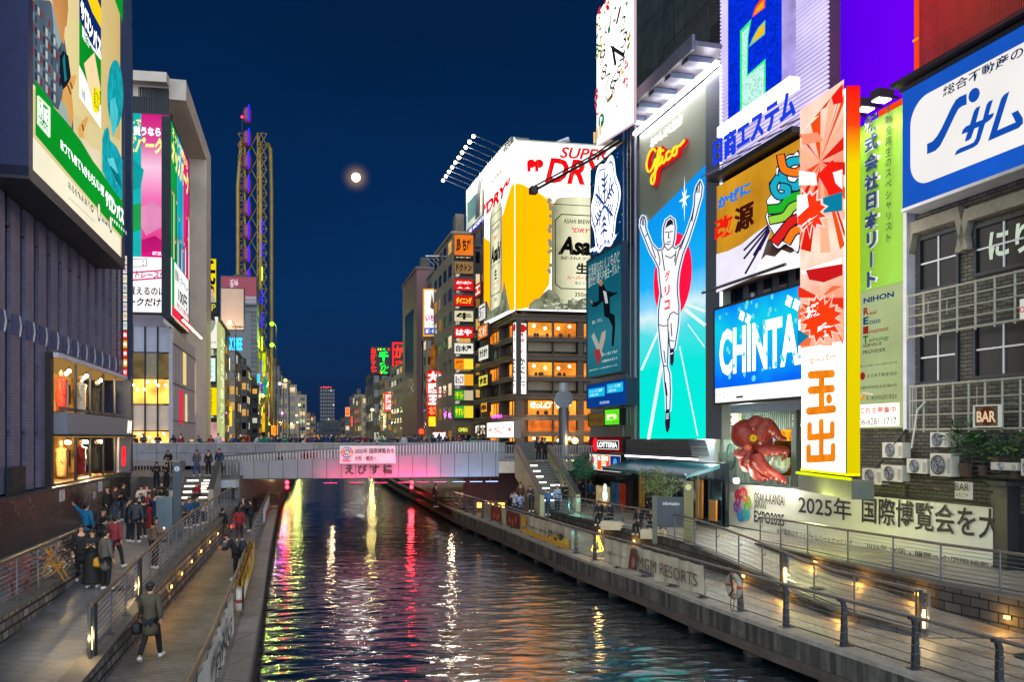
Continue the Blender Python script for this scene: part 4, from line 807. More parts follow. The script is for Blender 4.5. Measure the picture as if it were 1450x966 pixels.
MB().tube([(0, 0, 0), (-2.2, -1.2, -.6), (-6.0, -4.0, -1.8)], .09, M_dark).tube([(0, 0, .3), (-2.4, -1.0, -.25), (-6.0, -4.0, -1.5)], .06, M_dark).build('arm', arm); MB().box(-6.5, -5.8, -4.3, -3.8, -2.0, -1.55, M_dark).build('lamp_box', arm)
# ---- white louvred sign with the blue screen
b = board2('louvre_sign', 'white louvred sign with a square blue screen and blue Japanese lettering', 'billboard', WR.off(.1), 1020, 1172, -70, 258, ref=1020)
b.mb('backing').box(0, b.W, .1, .6, 0, b.H, P('#2a1838', .6, 0, .2))
nl = 62
for i in range(nl): z = b.H*(i+.2)/nl; b.mb('louvres').box(0, b.W, -.02, .08, z, z+b.H/nl*.48, E('#d8ccff', .95, .25, .4))
x0, z0 = b.L(1035, 177.6); x1, _ = b.L(1111, 121)
b.mb('screen').box(x0, x1, -.16, -.03, z0, b.H, E('#0634f0', .75, .55, 9)); b.mb('screen').box(x1, x1+.9, -.14, -.03, z0+.2, b.H, E('#b8a8f0', .8, .3, 1)); b.k = 95
ze = lambda x, y: (1010+x/3.717, y/3.717); gr = E('#30e878', 1)
b.pb([ze(*p) for p in ((165, 165), (225, 100), (208, 200), (205, 395), (300, 310), (300, 505), (165, 612))], gr, part='emblem'); b.pb([ze(*p) for p in ((176, 175), (214, 132), (204, 200), (198, 408), (292, 332), (292, 500), (176, 592))], E('#c0f8e8', .95, .5, 9), part='emblem')
b.pb([ze(*p) for p in ((228, 95), (245, 40), (275, -5), (300, -30), (298, 42))], E('#e84028', 1), part='emblem'); b.pb([ze(*p) for p in ((236, 84), (255, 40), (292, 0), (291, 40))], E('#f0a018', 1), part='emblem'); b.pb([ze(*p) for p in ((210, 252), (232, 200), (262, 145), (300, 106), (298, 182))], E('#78d0a0', .8), part='emblem'); b.pb([ze(*p) for p in ((230, 226), (248, 185), (270, 150), (294, 122), (292, 176))], E('#f0b414', 1), part='emblem')
b.mb('ledge').box(x0-.3, x1+1.3, -.6, -.1, z0-.55, z0-.05, E('#f4ecff', 1.3)); b.text('日商エステム', 1020, 237, 1137, 121, E('#1c3cd8', 1.0), bold=.02, ext=.07, px=True, y=-.12); b.done()
# upper walls: violet and bright red light put in as emission, red lamp added
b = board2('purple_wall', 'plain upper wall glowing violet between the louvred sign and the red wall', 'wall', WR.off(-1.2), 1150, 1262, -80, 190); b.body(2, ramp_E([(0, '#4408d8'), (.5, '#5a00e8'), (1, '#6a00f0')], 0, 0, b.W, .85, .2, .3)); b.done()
b = board2('wall_ladder', 'dark ladder fixed to the violet wall', 'ladder', WR.off(-1.0), 1156, 1170, -80, 200)
for x in (0, b.W): b.mb('rails').tube([(x, 0, 0), (x, 0, b.H)], .05, M_dark)
for i in range(24): b.mb('rungs').tube([(0, 0, b.H*i/24), (b.W, 0, b.H*i/24)], .035, M_dark, 4, False)
b.done()
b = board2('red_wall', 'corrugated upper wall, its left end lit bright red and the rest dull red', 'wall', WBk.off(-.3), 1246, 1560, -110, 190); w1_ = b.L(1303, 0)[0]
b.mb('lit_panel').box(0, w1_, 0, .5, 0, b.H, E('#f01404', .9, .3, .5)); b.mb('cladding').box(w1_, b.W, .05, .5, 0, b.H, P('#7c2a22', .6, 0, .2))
nr = 110
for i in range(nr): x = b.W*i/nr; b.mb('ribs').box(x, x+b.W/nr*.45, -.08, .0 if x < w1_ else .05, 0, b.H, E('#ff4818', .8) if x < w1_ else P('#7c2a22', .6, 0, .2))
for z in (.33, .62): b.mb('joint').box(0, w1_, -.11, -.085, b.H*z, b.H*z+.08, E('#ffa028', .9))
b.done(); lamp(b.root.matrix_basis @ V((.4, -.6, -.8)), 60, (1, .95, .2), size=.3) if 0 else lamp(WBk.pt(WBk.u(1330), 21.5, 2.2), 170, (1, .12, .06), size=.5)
# ---- yellow louvred sign
b = board2('louvre_sign', 'yellow louvred sign with red and dark characters above a white breath of cloud and ribbons', 'billboard', WR.off(.3), 1015, 1136, 263, 413)
b.mb('backing').box(0, b.W, .1, .5, 0, b.H, P('#4a2c0c', .6, 0, .2))
for i in range(34): z = b.H*.3+b.H*.7*i/34; b.mb('louvres').box(0, b.W, -.02, .08, z, z+b.H*.7/34*.5, E('#e8a428', .75, .3, .4))
zf = lambda x, y: (1005+x/4.03, 190+y/4.03); b.k = 20
b.pb([zf(*p) for p in ((45, 685), (110, 668), (190, 628), (260, 572), (345, 512), (360, 540), (300, 720), (258, 815), (45, 905))], E('#e8e4f4', .95, .1, .5), part='cloud'); 
b.pb([zf(*p) for p in ((258, 815), (300, 720), (330, 690), (380, 700), (420, 660), (470, 680), (527, 650), (527, 760))], E('#f4f2f6', 1), part='cloud')
def spl(P_, n=5):
    o_ = []
    for k in range(len(P_)-1):
        p0, p1, p2, p3 = P_[max(k-1, 0)], P_[k], P_[k+1], P_[min(k+2, len(P_)-1)]
        for j in range(n):
            t = j/n; o_.append(tuple(.5*((2*p1[c])+(-p0[c]+p2[c])*t+(2*p0[c]-5*p1[c]+4*p2[c]-p3[c])*t*t+(-p0[c]+3*p1[c]-3*p2[c]+p3[c])*t**3) for c in (0, 1)))
    return o_+[P_[-1]]
cl = [(340, 520), (325, 470), (345, 425), (330, 380), (360, 335), (345, 280), (385, 240), (390, 185), (430, 170), (450, 120), (490, 110), (526, 135), (526, 640), (480, 655), (440, 635), (400, 660), (365, 630), (375, 580)]
b.pb([zf(*p) for p in spl(cl+[cl[0]])], E('#2c2440', .8), part='cloud'); b.pb([zf(430+(x-430)*.94, 400+(y-400)*.965) for x, y in spl(cl+[cl[0]])], E('#f6f4f8', 1), part='cloud')
for pts, c, wd in (([(526, 150), (470, 160), (430, 210), (440, 280), (500, 300), (526, 280)], '#18a8c0', .3), ([(400, 250), (375, 300), (400, 350), (450, 350), (455, 310), (425, 300)], '#18a8c0', .26), ([(526, 350), (470, 370), (420, 420), (360, 430)], '#20b028', .34), ([(526, 400), (480, 420), (440, 470), (365, 490)], '#98d040', .3), ([(526, 480), (480, 500), (430, 560), (390, 610)], '#d8201c', .34), ([(526, 540), (490, 560), (460, 610)], '#f07818', .3), ([(420, 130), (440, 200), (500, 220), (526, 210)], '#f07818', .3)):
    b.line([zf(*p) for p in spl(pts)], wd+.12, E('#1c1430', .9), px=True, part='ribbons'); b.line([zf(*p) for p in spl(pts)], wd, E(c, .95), px=True, part='ribbons')
for p, q in (((345, 525), (210, 662)), ((350, 535), (210, 710)), ((352, 545), (265, 690)), ((355, 550), (300, 660)), ((352, 560), (218, 795))): b.line([zf(*p), zf(*q)], .09, E('#281848', .9), px=True, part='strokes')
b.text('かぜに', 1022, 297, 1068, 256, E('#1c78d8', 1), bold=.02, ext=.06, y=-.08, px=True); b.text('改', 1017.5, 342, 1043, 300, E('#e01c10', 1), bold=.02, ext=.06, y=-.08, px=True); b.text('源', 1046, 332, 1073, 283, E('#4c1c14', .6), bold=.02, ext=.06, y=-.08, px=True)
b.mb('gantry').tube([(0, -.8, -.1), (b.W, -.8, -.1)], .07, M_steel).box(0, b.W, -.5, .4, b.H+.15, b.H+.4, M_fr)
for i in range(5): b.mb('gantry').beam((b.W*i/4.2+.3, .2, b.H+.9), (b.W*i/4.2+.3, -1.0, b.H+.3), .08, .08, M_steel)
b.done()
# ---- blue screen
WCh = WR.off(.3)
b = board2('led_screen', 'bright blue screen with huge white latin capitals and a white strip below', 'screen', WCh, 1013, 1142, 440, 571)
b.body(.6, white, M_fr, .12); b.mb('screen').box(0, b.W, -.03, -.004, b.H*.155, b.H, ramp_E([(0, '#0450d8'), (.25, '#0868e8'), (.5, '#0aa0e0'), (.75, '#10c0d8'), (1, '#0870e8')], 2, 0, b.H, 1.0, .55, .35))
zg = lambda x, y: (820+x/2.61, 330+y/2.61); b.text('CHINTAI', 1020, 533, 1138, 440, E('#ffffff', 1.2), bold=.035, px=True, space=1.0)
for x, y in ((604, 306), (627, 318), (778, 252), (806, 265)):
    p = b.L(*zg(x, y)); b.nb([((p[0]+.3*math.cos(a+.3))/b.W, (p[1]+.3*math.sin(a+.3))/b.H) for a in (0, 1.57, 3.14, 4.71)], E('#ffffff', 1.1))
for i in range(46): b.disc(rnd.random(), .2+.78*rnd.random(), .06+.1*rnd.random(), E('#6fe8f0', .8), n=8)
b.text('・・  ：：', .05, .05, .2, .1, P('#666666', .6, 0, 0)); b.text('——', .3, .03, .38, .05, P('#333333', .6, 0, 0)); b.done()
w_ = board2('wall_strip', 'dull grey strip of wall with small dark windows between the yellow sign and the blue screen', 'wall', WR.off(-.6), 1013, 1140, 405, 445, ref=1013); w_.mb('wall').box(0, w_.W, .3, .8, -1.5, w_.H+16, P('#4a4c58', .7, 0, .3, .7))
for i in range(6): w_.mb('window').box(w_.W*i/6+.3, w_.W*(i+.7)/6, .22, .3, -1, 2.6, glassm('#161a28'))
w_.done()
# ---- the tall white projecting sign
WT = Wall(12.0, 40, 0, -1)
b = board2('projecting_sign', 'tall white lit projecting sign with orange characters, red starbursts and a yellow edge', 'sign', WT, 1135, 1200, 190, 664)
b.body(.42, E('#fff8f0', 1.15)); b.mb('edge').box(b.W, b.W+.06, -.03, .43, 0, b.H, ramp_E([(0, '#d8c400'), (.8, '#e8d000'), (.9, '#f04010'), (1, '#f01410')], 2, 0, b.H, .95)); b.mb('edge').box(-.05, b.W+.06, -.03, .43, -.08, -.002, E('#f0d800', 1.3)); b.mb('edge').box(b.W-.002, b.W+.03, -.06, -.031, 0, b.H, M_fr)
zh = lambda x, y: (1120+x/3.33, 100+y/3.33); zi = lambda x, y: (1120+x/3.12, 380+y/3.12); org = E('#f08418', .95, .2, 2)
def capsule(x0, y0, x1, y1, r, f=zi, rv=None):
    rv = rv or r; pts = []
    if abs(x1-x0) > abs(y1-y0):
        for k in range(9): a = math.pi/2+math.pi*k/8; pts.append((x0+r*math.cos(a)+r, y0+rv*math.sin(a)))
        for k in range(9): a = -math.pi/2+math.pi*k/8; pts.append((x1+r*math.cos(a)-r, y1+rv*math.sin(a)))
    else:
        for k in range(9): a = math.pi+math.pi*k/8; pts.append((x0+r*math.cos(a), y0+rv*math.sin(a)+rv))
        for k in range(9): a = math.pi*k/8; pts.append((x1+r*math.cos(a), y1+rv*math.sin(a)-rv))
    b.pb([f(*p) for p in pts], org, part='characters', y=-.1)
capsule(85, 472, 207, 466, 14, rv=18); capsule(85, 540, 207, 532, 14, rv=18); capsule(78, 632, 213, 622, 14, rv=18); capsule(148, 465, 148, 630, 13); b.pb([zi(182+14*math.cos(a), 578+22*math.sin(a)) for a in [k*.4 for k in range(16)]], org, part='characters', y=-.1)
for x, y0, y1 in ((147, 665, 855), (95, 680, 755), (197, 676, 752), (91, 778, 860), (201, 772, 855)): capsule(x, y0, x, y1, 11, rv=13)
capsule(84, 748, 208, 740, 10, rv=15); capsule(80, 844, 210, 838, 10, rv=17)
b.text('スーパー', *zi(83, 432), *zi(208, 368), org, bold=.03, px=True)
def cp_(x, y): x = max(1135.4, min(1199.4, x)); return (x, max(y, 192-(x-1135)*1.185))
def burst(cx, cy, rx, ry, n, mat, f, part='starburst', seed=1):
    r_ = random.Random(seed); b.pb([cp_(*f(cx+rx*k_*math.cos(a), cy+ry*k_*math.sin(a))) for a, k_ in [(2*math.pi*i/(2*n), (1 if i % 2 else .68)*(.85+.3*r_.random())) for i in range(2*n)]], mat, part=part)
# picture field: warm panels, red swooshes and bursts
fld = ramp_E([(0, '#f09878'), (.3, '#f8d8c4'), (.6, '#e87858'), (1, '#f8d0bc')], 2, b.H*.45, b.H, 1.0, .35, .5)
b.pb([zh(50, 185), zh(258, 40), zh(258, 835), zi(244, 320), zi(48, 355)], fld, part='picture')
for k in range(22):
    a0, a1 = k*.2856, k*.2856+.15; b.pb([zh(150, 430), *[cp_(x, y) for x, y in (zh(150+330*math.cos(a_), 430+430*math.sin(a_)) for a_ in (a0, a1))]], E(['#e02010', '#f05018', '#f8b890'][k % 3], .9), part='picture')
for pts, c in (([(150, 130), (258, 55), (258, 150), (215, 160), (205, 120), (180, 170)], '#e81818'), ([(140, 490), (210, 420), (258, 470), (258, 570), (200, 590)], '#e81c14'), ([(212, 480), (258, 465), (258, 560), (225, 530)], '#fbf6f4'), ([(165, 600), (258, 570), (258, 660), (170, 670)], '#0c7898'), ([(50, 470), (130, 480), (140, 540), (50, 540)], '#f8f0ec'), ([(60, 945), (258, 880), (258, 955), (70, 960)], '#fdfaf8'), ([(60, 300), (140, 290), (170, 330), (70, 350)], '#f0906c'), ([(50, 185), (120, 140), (150, 210), (50, 250)], '#fbe6d4')): b.pb([cp_(*zh(*p)) for p in pts], E(c, 1), part='picture')
b.pb([zi(*p) for p in ((80, 8), (244, -20), (244, 30), (160, 62), (95, 50))], E('#c0181c', 1), part='picture'); 
for k in range(18): a0, a1 = k*.349, k*.349+.17; b.pb([zi(150, 130), *[(max(1135.4, min(1199.4, x)), max(405, min(490, y))) for x, y in (zi(150+300*math.cos(a_), 130+300*math.sin(a_)) for a_ in (a0, a1))]], E(['#e8301c', '#f8b898', '#f07040'][k % 3], .9), part='picture')
b.pb([zi(*p) for p in ((48, 270), (100, 300), (48, 345))], E('#1078a0', 1), part='picture')
burst(110, 665, 92, 118, 14, E('#fbd8d0', 1), zh, seed=3); burst(108, 665, 80, 102, 14, E('#f03414', 1), zh, seed=3); burst(150, 220, 104, 120, 16, E('#f8d0c0', 1), zi, seed=5); burst(150, 220, 92, 106, 16, E('#ec3a10', 1), zi, seed=5)
b.pb([zh(50, 590), zh(95, 580), zh(105, 640), zh(50, 690)], E('#fff8f4', 1.1), part='starburst'); b.text('安', *zh(72, 752), *zh(152, 668), E('#fff8f4', 1.2), bold=.06, px=True); b.text('激', *zi(88, 228), *zi(160, 142), E('#fff8f4', 1.2), bold=.06, px=True); b.text('安', *zi(138, 316), *zi(214, 226), E('#fff8f4', 1.2), bold=.06, px=True); b.done()
b = board2('plinth', 'dark base with a yellow lit ledge under the tall white projecting sign', 'plinth', WT.off(-.1), 1130, 1206, 672, 694); b.body(.8, P('#55574a', .7, 0, .3)); b.mb('glow_strip').box(0, b.W, -.1, .0, b.H+.02, b.H+.12, E('#a8b808', 1.2)); b.done()
lamp(WT.pt(WT.u(1165), 2.6, .5), 90, (.95, 1, .3), size=.3)  # added lamp for the yellow-green spill on ledge and terrace
# ---- green vertical sign lit by three lamps
b = board2('vertical_sign', 'tall green vertical sign with navy characters lit by three lamps, pale text panel below', 'sign', WBk.off(.35), 1216, 1280, 181, 607)
zj = lambda x, y: (1120+x/2.842, y/2.842); zk = lambda x, y: (1120+x/2.612, 330+y/2.612); yb_ = b.L(1217, 414)[1]
b.mb('panel').box(0, b.W, 0, .5, yb_, b.H, P('#7cb028', .5, 0, .12, .6)).box(0, b.W, .01, .5, 0, yb_-.01, E('#c4d498', .62, .15, .5)); b.mb('frame').box(b.W+.01, b.W+.2, -.05, .5, -.1, b.H, M_frw)  # floodlight on the lower panel is put in as emission
ny = P('#0c2a58', .5, 0, 0); wo = P('#dfe6e0', .5, 0, 0)
xa, za_ = b.L(*zj(303, 470)); xb_, _ = b.L(*zj(356, 470)); zlo = b.L(*zk(308, 205))[1]
b.text('株式会社日本リート', xa/b.W-.015, zlo/b.H, xb_/b.W+.015, za_/b.H, wo, vert=True, bold=.09, y=-.01); b.text('株式会社日本リート', xa/b.W, zlo/b.H, xb_/b.W, za_/b.H, ny, vert=True, bold=.04, y=-.06)
xa, za_ = b.L(*zj(386, 425)); xb_, _ = b.L(*zj(412, 425)); zlo = b.L(*zk(370, 35))[1]; b.text('不動産再生のスペシャリスト', xa/b.W, zlo/b.H, xb_/b.W, za_/b.H, P('#123018', .5, 0, 0), vert=True, bold=.01)
c_b, c_r, c_g, c_k = (E(h, .7) for h in ('#143c78', '#a02c24', '#2c7024', '#1c2018'))
b.text('NIHON', *zk(277, 262), *zk(390, 215), c_b, bold=.035, px=True)
for i, (ch, wd, c, c2) in enumerate((('R', 'eal', c_r, c_b), ('E', 'state', c_b, c_r), ('I', 'nvestment', c_r, c_g), ('T', 'echnology', c_g, c_k))):
    y = 304+35*i; b.text(ch, *zk(277, y+2), *zk(297, y-30), c, bold=.04, px=True); b.text(wd, *zk(300, y), *zk(300+[26, 42, 72, 74][i], y-20-4*i), c_r if i in (0, 2) else c_b if i == 1 else c_g, px=True)
b.text('SERVICE', *zk(278, 425), *zk(348, 402), c_k, px=True); b.text('PROVIDER', *zk(278, 450), *zk(363, 424), c_k, px=True)
for y, s_ in ((500, '国土交通大臣(2)第7265号'), (537, '全日本不動産協会'), (582, '近畿財務局長(金商)第84号'), (620, '第二種金融商品取引業協会')): b.text(s_, *zk(265 if y in (500, 582) else 292, y), *zk(406, y-26), c_k, px=True, bold=.0)
for y in (530, 605): p = b.L(*zk(278, y)); b.disc(p[0]/b.W, p[1]/b.H, .16, c_r if y == 530 else E('#e8a020', .8))
p0, p1 = b.L(*zk(258, 720)), b.L(*zk(414, 628)); b.rect(p0[0]/b.W, .005, p1[0]/b.W, p1[1]/b.H, E('#fff4e4', 1.1), part='uplit_area'); b.text('広告主募集中', *zk(266, 672), *zk(404, 640), E('#d83020', .9), bold=.02, px=True); b.text('06-6281-1717', *zk(266, 712), *zk(406, 682), c_k, px=True)  # bright area lit from below, its light put in as emission
for i in range(3):
    x = b.W*(.12+.36*i); b.mb('lamp_hood').box(x-.25, x+.25, -1.0, -.3, b.H+.25, b.H+.6, M_fr).beam((x, .1, b.H+.4), (x, -.4, b.H+.45), .08, .08, M_fr); b.mb('lamp_face').box(x-.2, x+.2, -.95, -.4, b.H+.2, b.H+.245, E('#fffbe0', 6))
    lamp(b.root.matrix_basis @ V((x, -.7, b.H+.1)), 48, (1, .97, .8), size=.15, kind='SPOT', spot=R(120), aim=b.root.matrix_basis @ V((x, 0, b.H-4)))
b.done()
# ---- big white and blue sign
b = board2('billboard', 'big white billboard with a blue rounded frame and slanted blue characters at top right', 'billboard', WBk.off(1.0), 1278, 1540, 131, 296)
b.mb('panel').box(0, b.W, 0, .8, 0, b.H, E('#1c5ccc', .8, .15, .4)); rr_ = .9; e0, e1, e2, e3 = .45, b.W-.4, .62, b.H-.55
pts = [(e0+rr_+rr_*math.cos(a), e2+rr_+rr_*math.sin(a)) for a in [math.pi+math.pi/2*k/8 for k in range(9)]]+[(e1, e2), (e1, e3)]+[(e0+rr_+rr_*math.cos(a), e3-rr_+rr_*math.sin(a)) for a in [math.pi/2+math.pi/2*k/8 for k in range(9)]]
b.nb([(p[0]/b.W, p[1]/b.H) for p in pts], E('#ece8e6', .95, .06, .3)); blu = E('#1450b4', .85); dkb = E('#123058', .7)
b.text('総合不動産の', *zj(616, 392), *zj(940, 178), dkb, bold=.015, px=True)
zs = lambda x, y: (1290+x/6.0375, 100+y/6.0375)
for pl in ([(145, 626), (190, 605), (230, 560), (270, 490), (350, 320), (390, 250), (425, 222), (484, 196), (484, 288), (445, 303), (415, 325), (385, 380), (300, 560), (255, 645), (215, 685), (145, 714)], [(548+46*math.cos(k*.3)+.25*60*math.sin(k*.3)*-1, 208+63*math.sin(k*.3)) for k in range(21)],
           [(440, 545), (452, 505), (480, 475), (512, 462), (545, 350), (565, 318), (602, 298), (565, 440), (622, 418), (655, 290), (675, 262), (710, 246), (672, 378), (720, 358), (708, 395), (680, 425), (643, 450), (600, 590), (580, 630), (545, 655), (380, 725), (398, 685), (430, 662), (510, 630), (545, 612), (565, 575), (588, 480), (552, 495), (522, 578), (500, 596), (468, 606), (492, 525)],
           [(668, 602), (780, 240), (805, 205), (852, 174), (748, 510), (905, 440), (868, 365), (925, 338), (966, 405), (968, 450), (930, 490)]): b.pb([zs(*p) for p in pl], blu)
b.mb('frame').box(-.02, b.W, -.05, .82, -.12, -.004, M_frw); b.mb('frame').box(-.3, b.W, -.3, .3, b.H+.25, b.H+.4, M_fr).box(-.1, b.W, -.06, .82, b.H+.004, b.H+.15, M_fr); b.done()
# ============================================================ brick building, octopus shop, white banner wall
M_brk = brick('#5f5c50', '#4a483b', '#2a2924', .42, .14, .02, .85, (R(90), 0, 0), .5, .7, .3, .45)
bb = thing('brick_building', 'old grey brick building with framed windows behind white pipe railings on the right', 'building', WBk.pt(WBk.u(1276), .7), WBk.rz)
zk = lambda x, y: (1120+x/2.612, 330+y/2.612)
def bl(px, py, w=WBk): u, v = w.uv(px, py); return (u-WBk.u(1276), v-.7)
Wd = WBk.u(1560)-WBk.u(1276)
MB().box(-2.6, Wd, 0, 10, 0, 17.5, M_brk).build('wall', bb)
Mh = P('#7a7464', .8, 0, .3, 2, .3, 12)
for (x0, y0, x1, y1, hood, lit) in ((485, 30, 618, 212, 1, 0), (692, -15, 900, 150, 1, 1), (485, 382, 615, 552, 0, 2), (690, 345, 900, 530, 0, 0)):
    a = bl(*zk(x0, y1)); c = bl(*zk(x0, y0)); d = bl(*zk(x1, y1)); zl, zh_ = a[1], c[1]; xa, xb = a[0], d[0]
    f = MB().box(xa-.12, xa, -.1, .12, zl-.12, zh_+.12, M_fr).box(xb, xb+.12, -.1, .12, zl-.12, zh_+.12, M_fr).box(xa, xb, -.1, .12, zl-.12, zl, M_fr).box(xa, xb, -.1, .12, zh_, zh_+.12, M_fr).build('window', bb)
    g_ = MB().box(xa, xb, -.01, -.004, zl, zh_, P('#080d12', .3, 0, .5, .8, 0, 30, .25)).build('pane', f)
    q = MB(); xm = (xa+xb)/2; zm = zl+(zh_-zl)*.52; q.box(xm-.03, xm+.03, -.06, -.012, zl, zh_, M_frw).box(xa, xm-.03, -.06, -.012, zm-.03, zm+.03, M_frw).box(xm+.03, xb, -.06, -.012, zm-.03, zm+.03, M_frw); q.build('glazing_bar', f)
    if lit == 1:  # teal sign mirrored in the pane, put in as glowing panels and letters
        q = MB().box(xa+.3, xb-.1, -.009, -.006, zl+.1, zl+(zh_-zl)*.52, E('#1c7c50', .5, .4, 1)).box(xa+.2, xb-.1, -.009, -.006, zl+(zh_-zl)*.55, zh_-.2, E('#147c90', .45, .5, 1)); q.build('sign_reflection', f)
        me, e0, e1, e2, e3 = text_mesh('にりで', .03); k = 1.0; MB().add(me, Matrix(((k, 0, 0, xa+.5-e0*k), (0, 0, -1, -.03), (0, k*1.1, 0, zl+.35-e2), (0, 0, 0, 1))), E('#d8e8d0', .7)).build('lettering', f)
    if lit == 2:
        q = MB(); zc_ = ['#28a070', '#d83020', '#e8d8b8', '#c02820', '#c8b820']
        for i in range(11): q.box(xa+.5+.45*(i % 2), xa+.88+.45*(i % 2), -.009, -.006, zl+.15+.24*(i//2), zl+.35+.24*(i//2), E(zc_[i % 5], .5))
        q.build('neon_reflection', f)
    if hood:
        t_ = zh_+.35; w0 = xa-.75; w1 = xb+.75; pts = [(w0, zl+(zh_-zl)*.55), (w0+.28, zl+(zh_-zl)*.55), (xa-.15, t_-.05), (xb+.15, t_-.05), (w1-.28, zl+(zh_-zl)*.55), (w1, zl+(zh_-zl)*.55), (xb+.3, t_+.4), (xa-.3, t_+.4)]
        MB().prism(pts, -.3, -.01, Mh).build('stone_hood', bb)
# white pipe railings in front of the brick wall
def pipes(label, x0, x1, ya, yb, nv, nh, seed, extra=()):
    w_ = WBk.off(.75); u0, u1 = w_.u(x0), w_.u(x1); v1 = w_.uv(x0, ya)[1]; v0 = w_.uv(x0, yb)[1]; r_ = random.Random(seed)
    t = thing('pipe_railing', label, 'railing', w_.pt(u0, v0), w_.rz); L_ = u1-u0; H_ = v1-v0; Mw = P('#8c8a7c', .5, .2, .25, 5)
    for i in range(nh): z = H_*i/(nh-1); MB().tube([(0, 0, z), (L_, 0, z)], .045 if i in (0, nh-1) else .03, Mw, 6).build('rail', t)
    for i in range(nv): x = L_*i/(nv-1); MB().tube([(x, .0, -.1), (x, .0, H_+.05)], .04, Mw, 6).tube([(x, 0, H_*.5), (x, .75, H_*.5)], .025, Mw, 5).build('upright', t)
    for (a, c, z0, z1) in extra: MB().tube([(L_*a, 0, H_*z0), (L_*c, 0, H_*z1)], .022, Mw, 5).build('bar', t)
pipes('upper white pipe railing across the brick wall under the hooded windows', 1286, 1500, 420, 478, 9, 5, 1, ((.13, .13, .5, .8), (.16, .16, .5, .8), (.3, .3, .4, .7)))
pipes('lower white pipe railing across the brick wall above the air conditioners', 1289, 1500, 548, 609, 10, 4, 2, ((.02, .02, 0, 1), (.05, .05, 0, 1), (.5, .5, .3, .9)))
# lower dark floor of the brick building: shutters, plants, signs
MB().box(.2, Wd, -.06, -.005, 0.0, 2.0, P('#15161a', .7, 0, .3)).build('dark_base', bb)
q = MB(); a = bl(*zk(590, 735)); d = bl(*zk(862, 900))
q.box(a[0], Wd, -.5, -.02, d[1]-.05, d[1]+.05, M_fr); q.build('ledge', bb)
for i in range(6): MB().box(a[0], Wd, -.55, -.5, d[1]+.08+.16*i, d[1]+.18+.16*i, P('#2a2723', .7, 0, .3)).build('slat', bb)
MB().box(a[0]+.4, a[0]+4, -.012, -.004, a[1]-1.6, a[1]-.1, P('#1c2430', .2, 0, .6, 1.5)).build('dark_window', bb)
MB().tube([(.35, -.12, 1.0), (.35, -.12, 17)], .06, P('#4a483e', .6, .2, .3)).tube([(8.9, -.15, 2), (8.9, -.15, 9), (9.3, -.15, 9.5), (9.3, -.15, 17)], .07, P('#5a574a', .6, .2, .3)).build('drain_pipe', bb)
def aircon(px0, py0, px1, py1, lab, off=.9, fan=True):
    w_ = WBk.off(off); u0, v0 = w_.uv(*zk(px0, py1)); u1, _ = w_.uv(*zk(px1, py1)); v1 = w_.uv(*zk(px0, py0))[1]; W_, H_ = u1-u0, v1-v0
    t = thing('air_conditioner', lab, 'air conditioner', w_.pt(u0, v0), w_.rz, 'air conditioners on the brick wall'); Mb = P('#b5b19f', .5, .05, .2, 3)
    MB().box(0, W_, 0, .38, 0.05, H_, Mb).box(.05, .15, 0, .38, 0, .05, M_fr).box(W_-.15, W_-.05, 0, .38, 0, .05, M_fr).build('casing', t, bevel=.015)
    r_ = min(W_*.36, H_*.42); cx, cz = W_*.4, H_*.5+.02
    MB().prism([(cx+r_*math.cos(k*.2618), cz+r_*math.sin(k*.2618)) for k in range(24)], -.012, -.004, P('#1a1b1d', .6, 0, .2)).build('fan_opening', t)
    q = MB()
    for k in range(4): q.tube([(cx+r_*(k+1)/4*math.cos(j*.2618), -.03, cz+r_*(k+1)/4*math.sin(j*.2618)) for j in range(25)], .008, M_frw, 4, False)
    for k in range(5): aa = k*1.2566; q.flat([(cx+.1*r_*math.cos(aa), cz+.1*r_*math.sin(aa)), (cx+.8*r_*math.cos(aa), cz+.8*r_*math.sin(aa)), (cx+.75*r_*math.cos(aa+.6), cz+.75*r_*math.sin(aa+.6))], -.016, P('#55565a', .5, 0, .1))
    q.build('fan_grille', t); MB().box(W_*.82, W_*.96, -.012, -.002, H_*.2, H_*.8, P('#8f8c80', .6, 0, .1)).build('side_panel', t)
for a in ((514, 738, 580, 798, 'small air conditioner on the bracket above the big one'), (514, 815, 592, 904, 'big air conditioner under the small one on its bracket'), (427, 835, 502, 893, 'wide air conditioner left of the big one'), (337, 775, 412, 836, 'air conditioner on the dark frame beneath the green vertical sign'), (262, 870, 334, 932, 'lowest air conditioner under the green vertical sign'), (332, 858, 410, 922, 'air conditioner below the frame beside the lowest one'), (738, 848, 835, 882, 'low air conditioner among the plants'), (850, 836, 930, 905, 'air conditioner at the right edge by the plants')): aircon(*a)
for px, lab in ((97, 'left of two small air conditioners below the white projecting sign'), (160, 'right of two small air conditioners below the white projecting sign')): aircon(px, 920, px+44, 950, lab, 1.6)
mt_ = thing('bracket_frame', 'dark steel frame carrying air conditioners on the brick wall', 'frame', WBk.pt(WBk.u(1222), 3.6, .8), WBk.rz)
MB().beam((0, 0, 0), (7.5, 0, -.2), .08, .08, P('#3a2e26', .7, .3, .4)).beam((0, 0, 1.6), (3.2, 0, 1.5), .06, .06, M_fr).beam((1.4, 0, 0), (3.6, -.1, 1.9), .06, .06, M_fr).build('beam', mt_); MB().tube([(.9, -.1, 2.0), (.7, -.1, 3), (1.2, -.1, 3.4), (1.8, -.1, 3.3)], .05, P('#b0ab98', .5, 0, .2)).tube([(3.9, -.1, 1.2), (4.2, -.1, 2.6), (4.6, -.1, 2.9)], .04, P('#b0ab98', .5, 0, .2)).build('pipe', mt_)
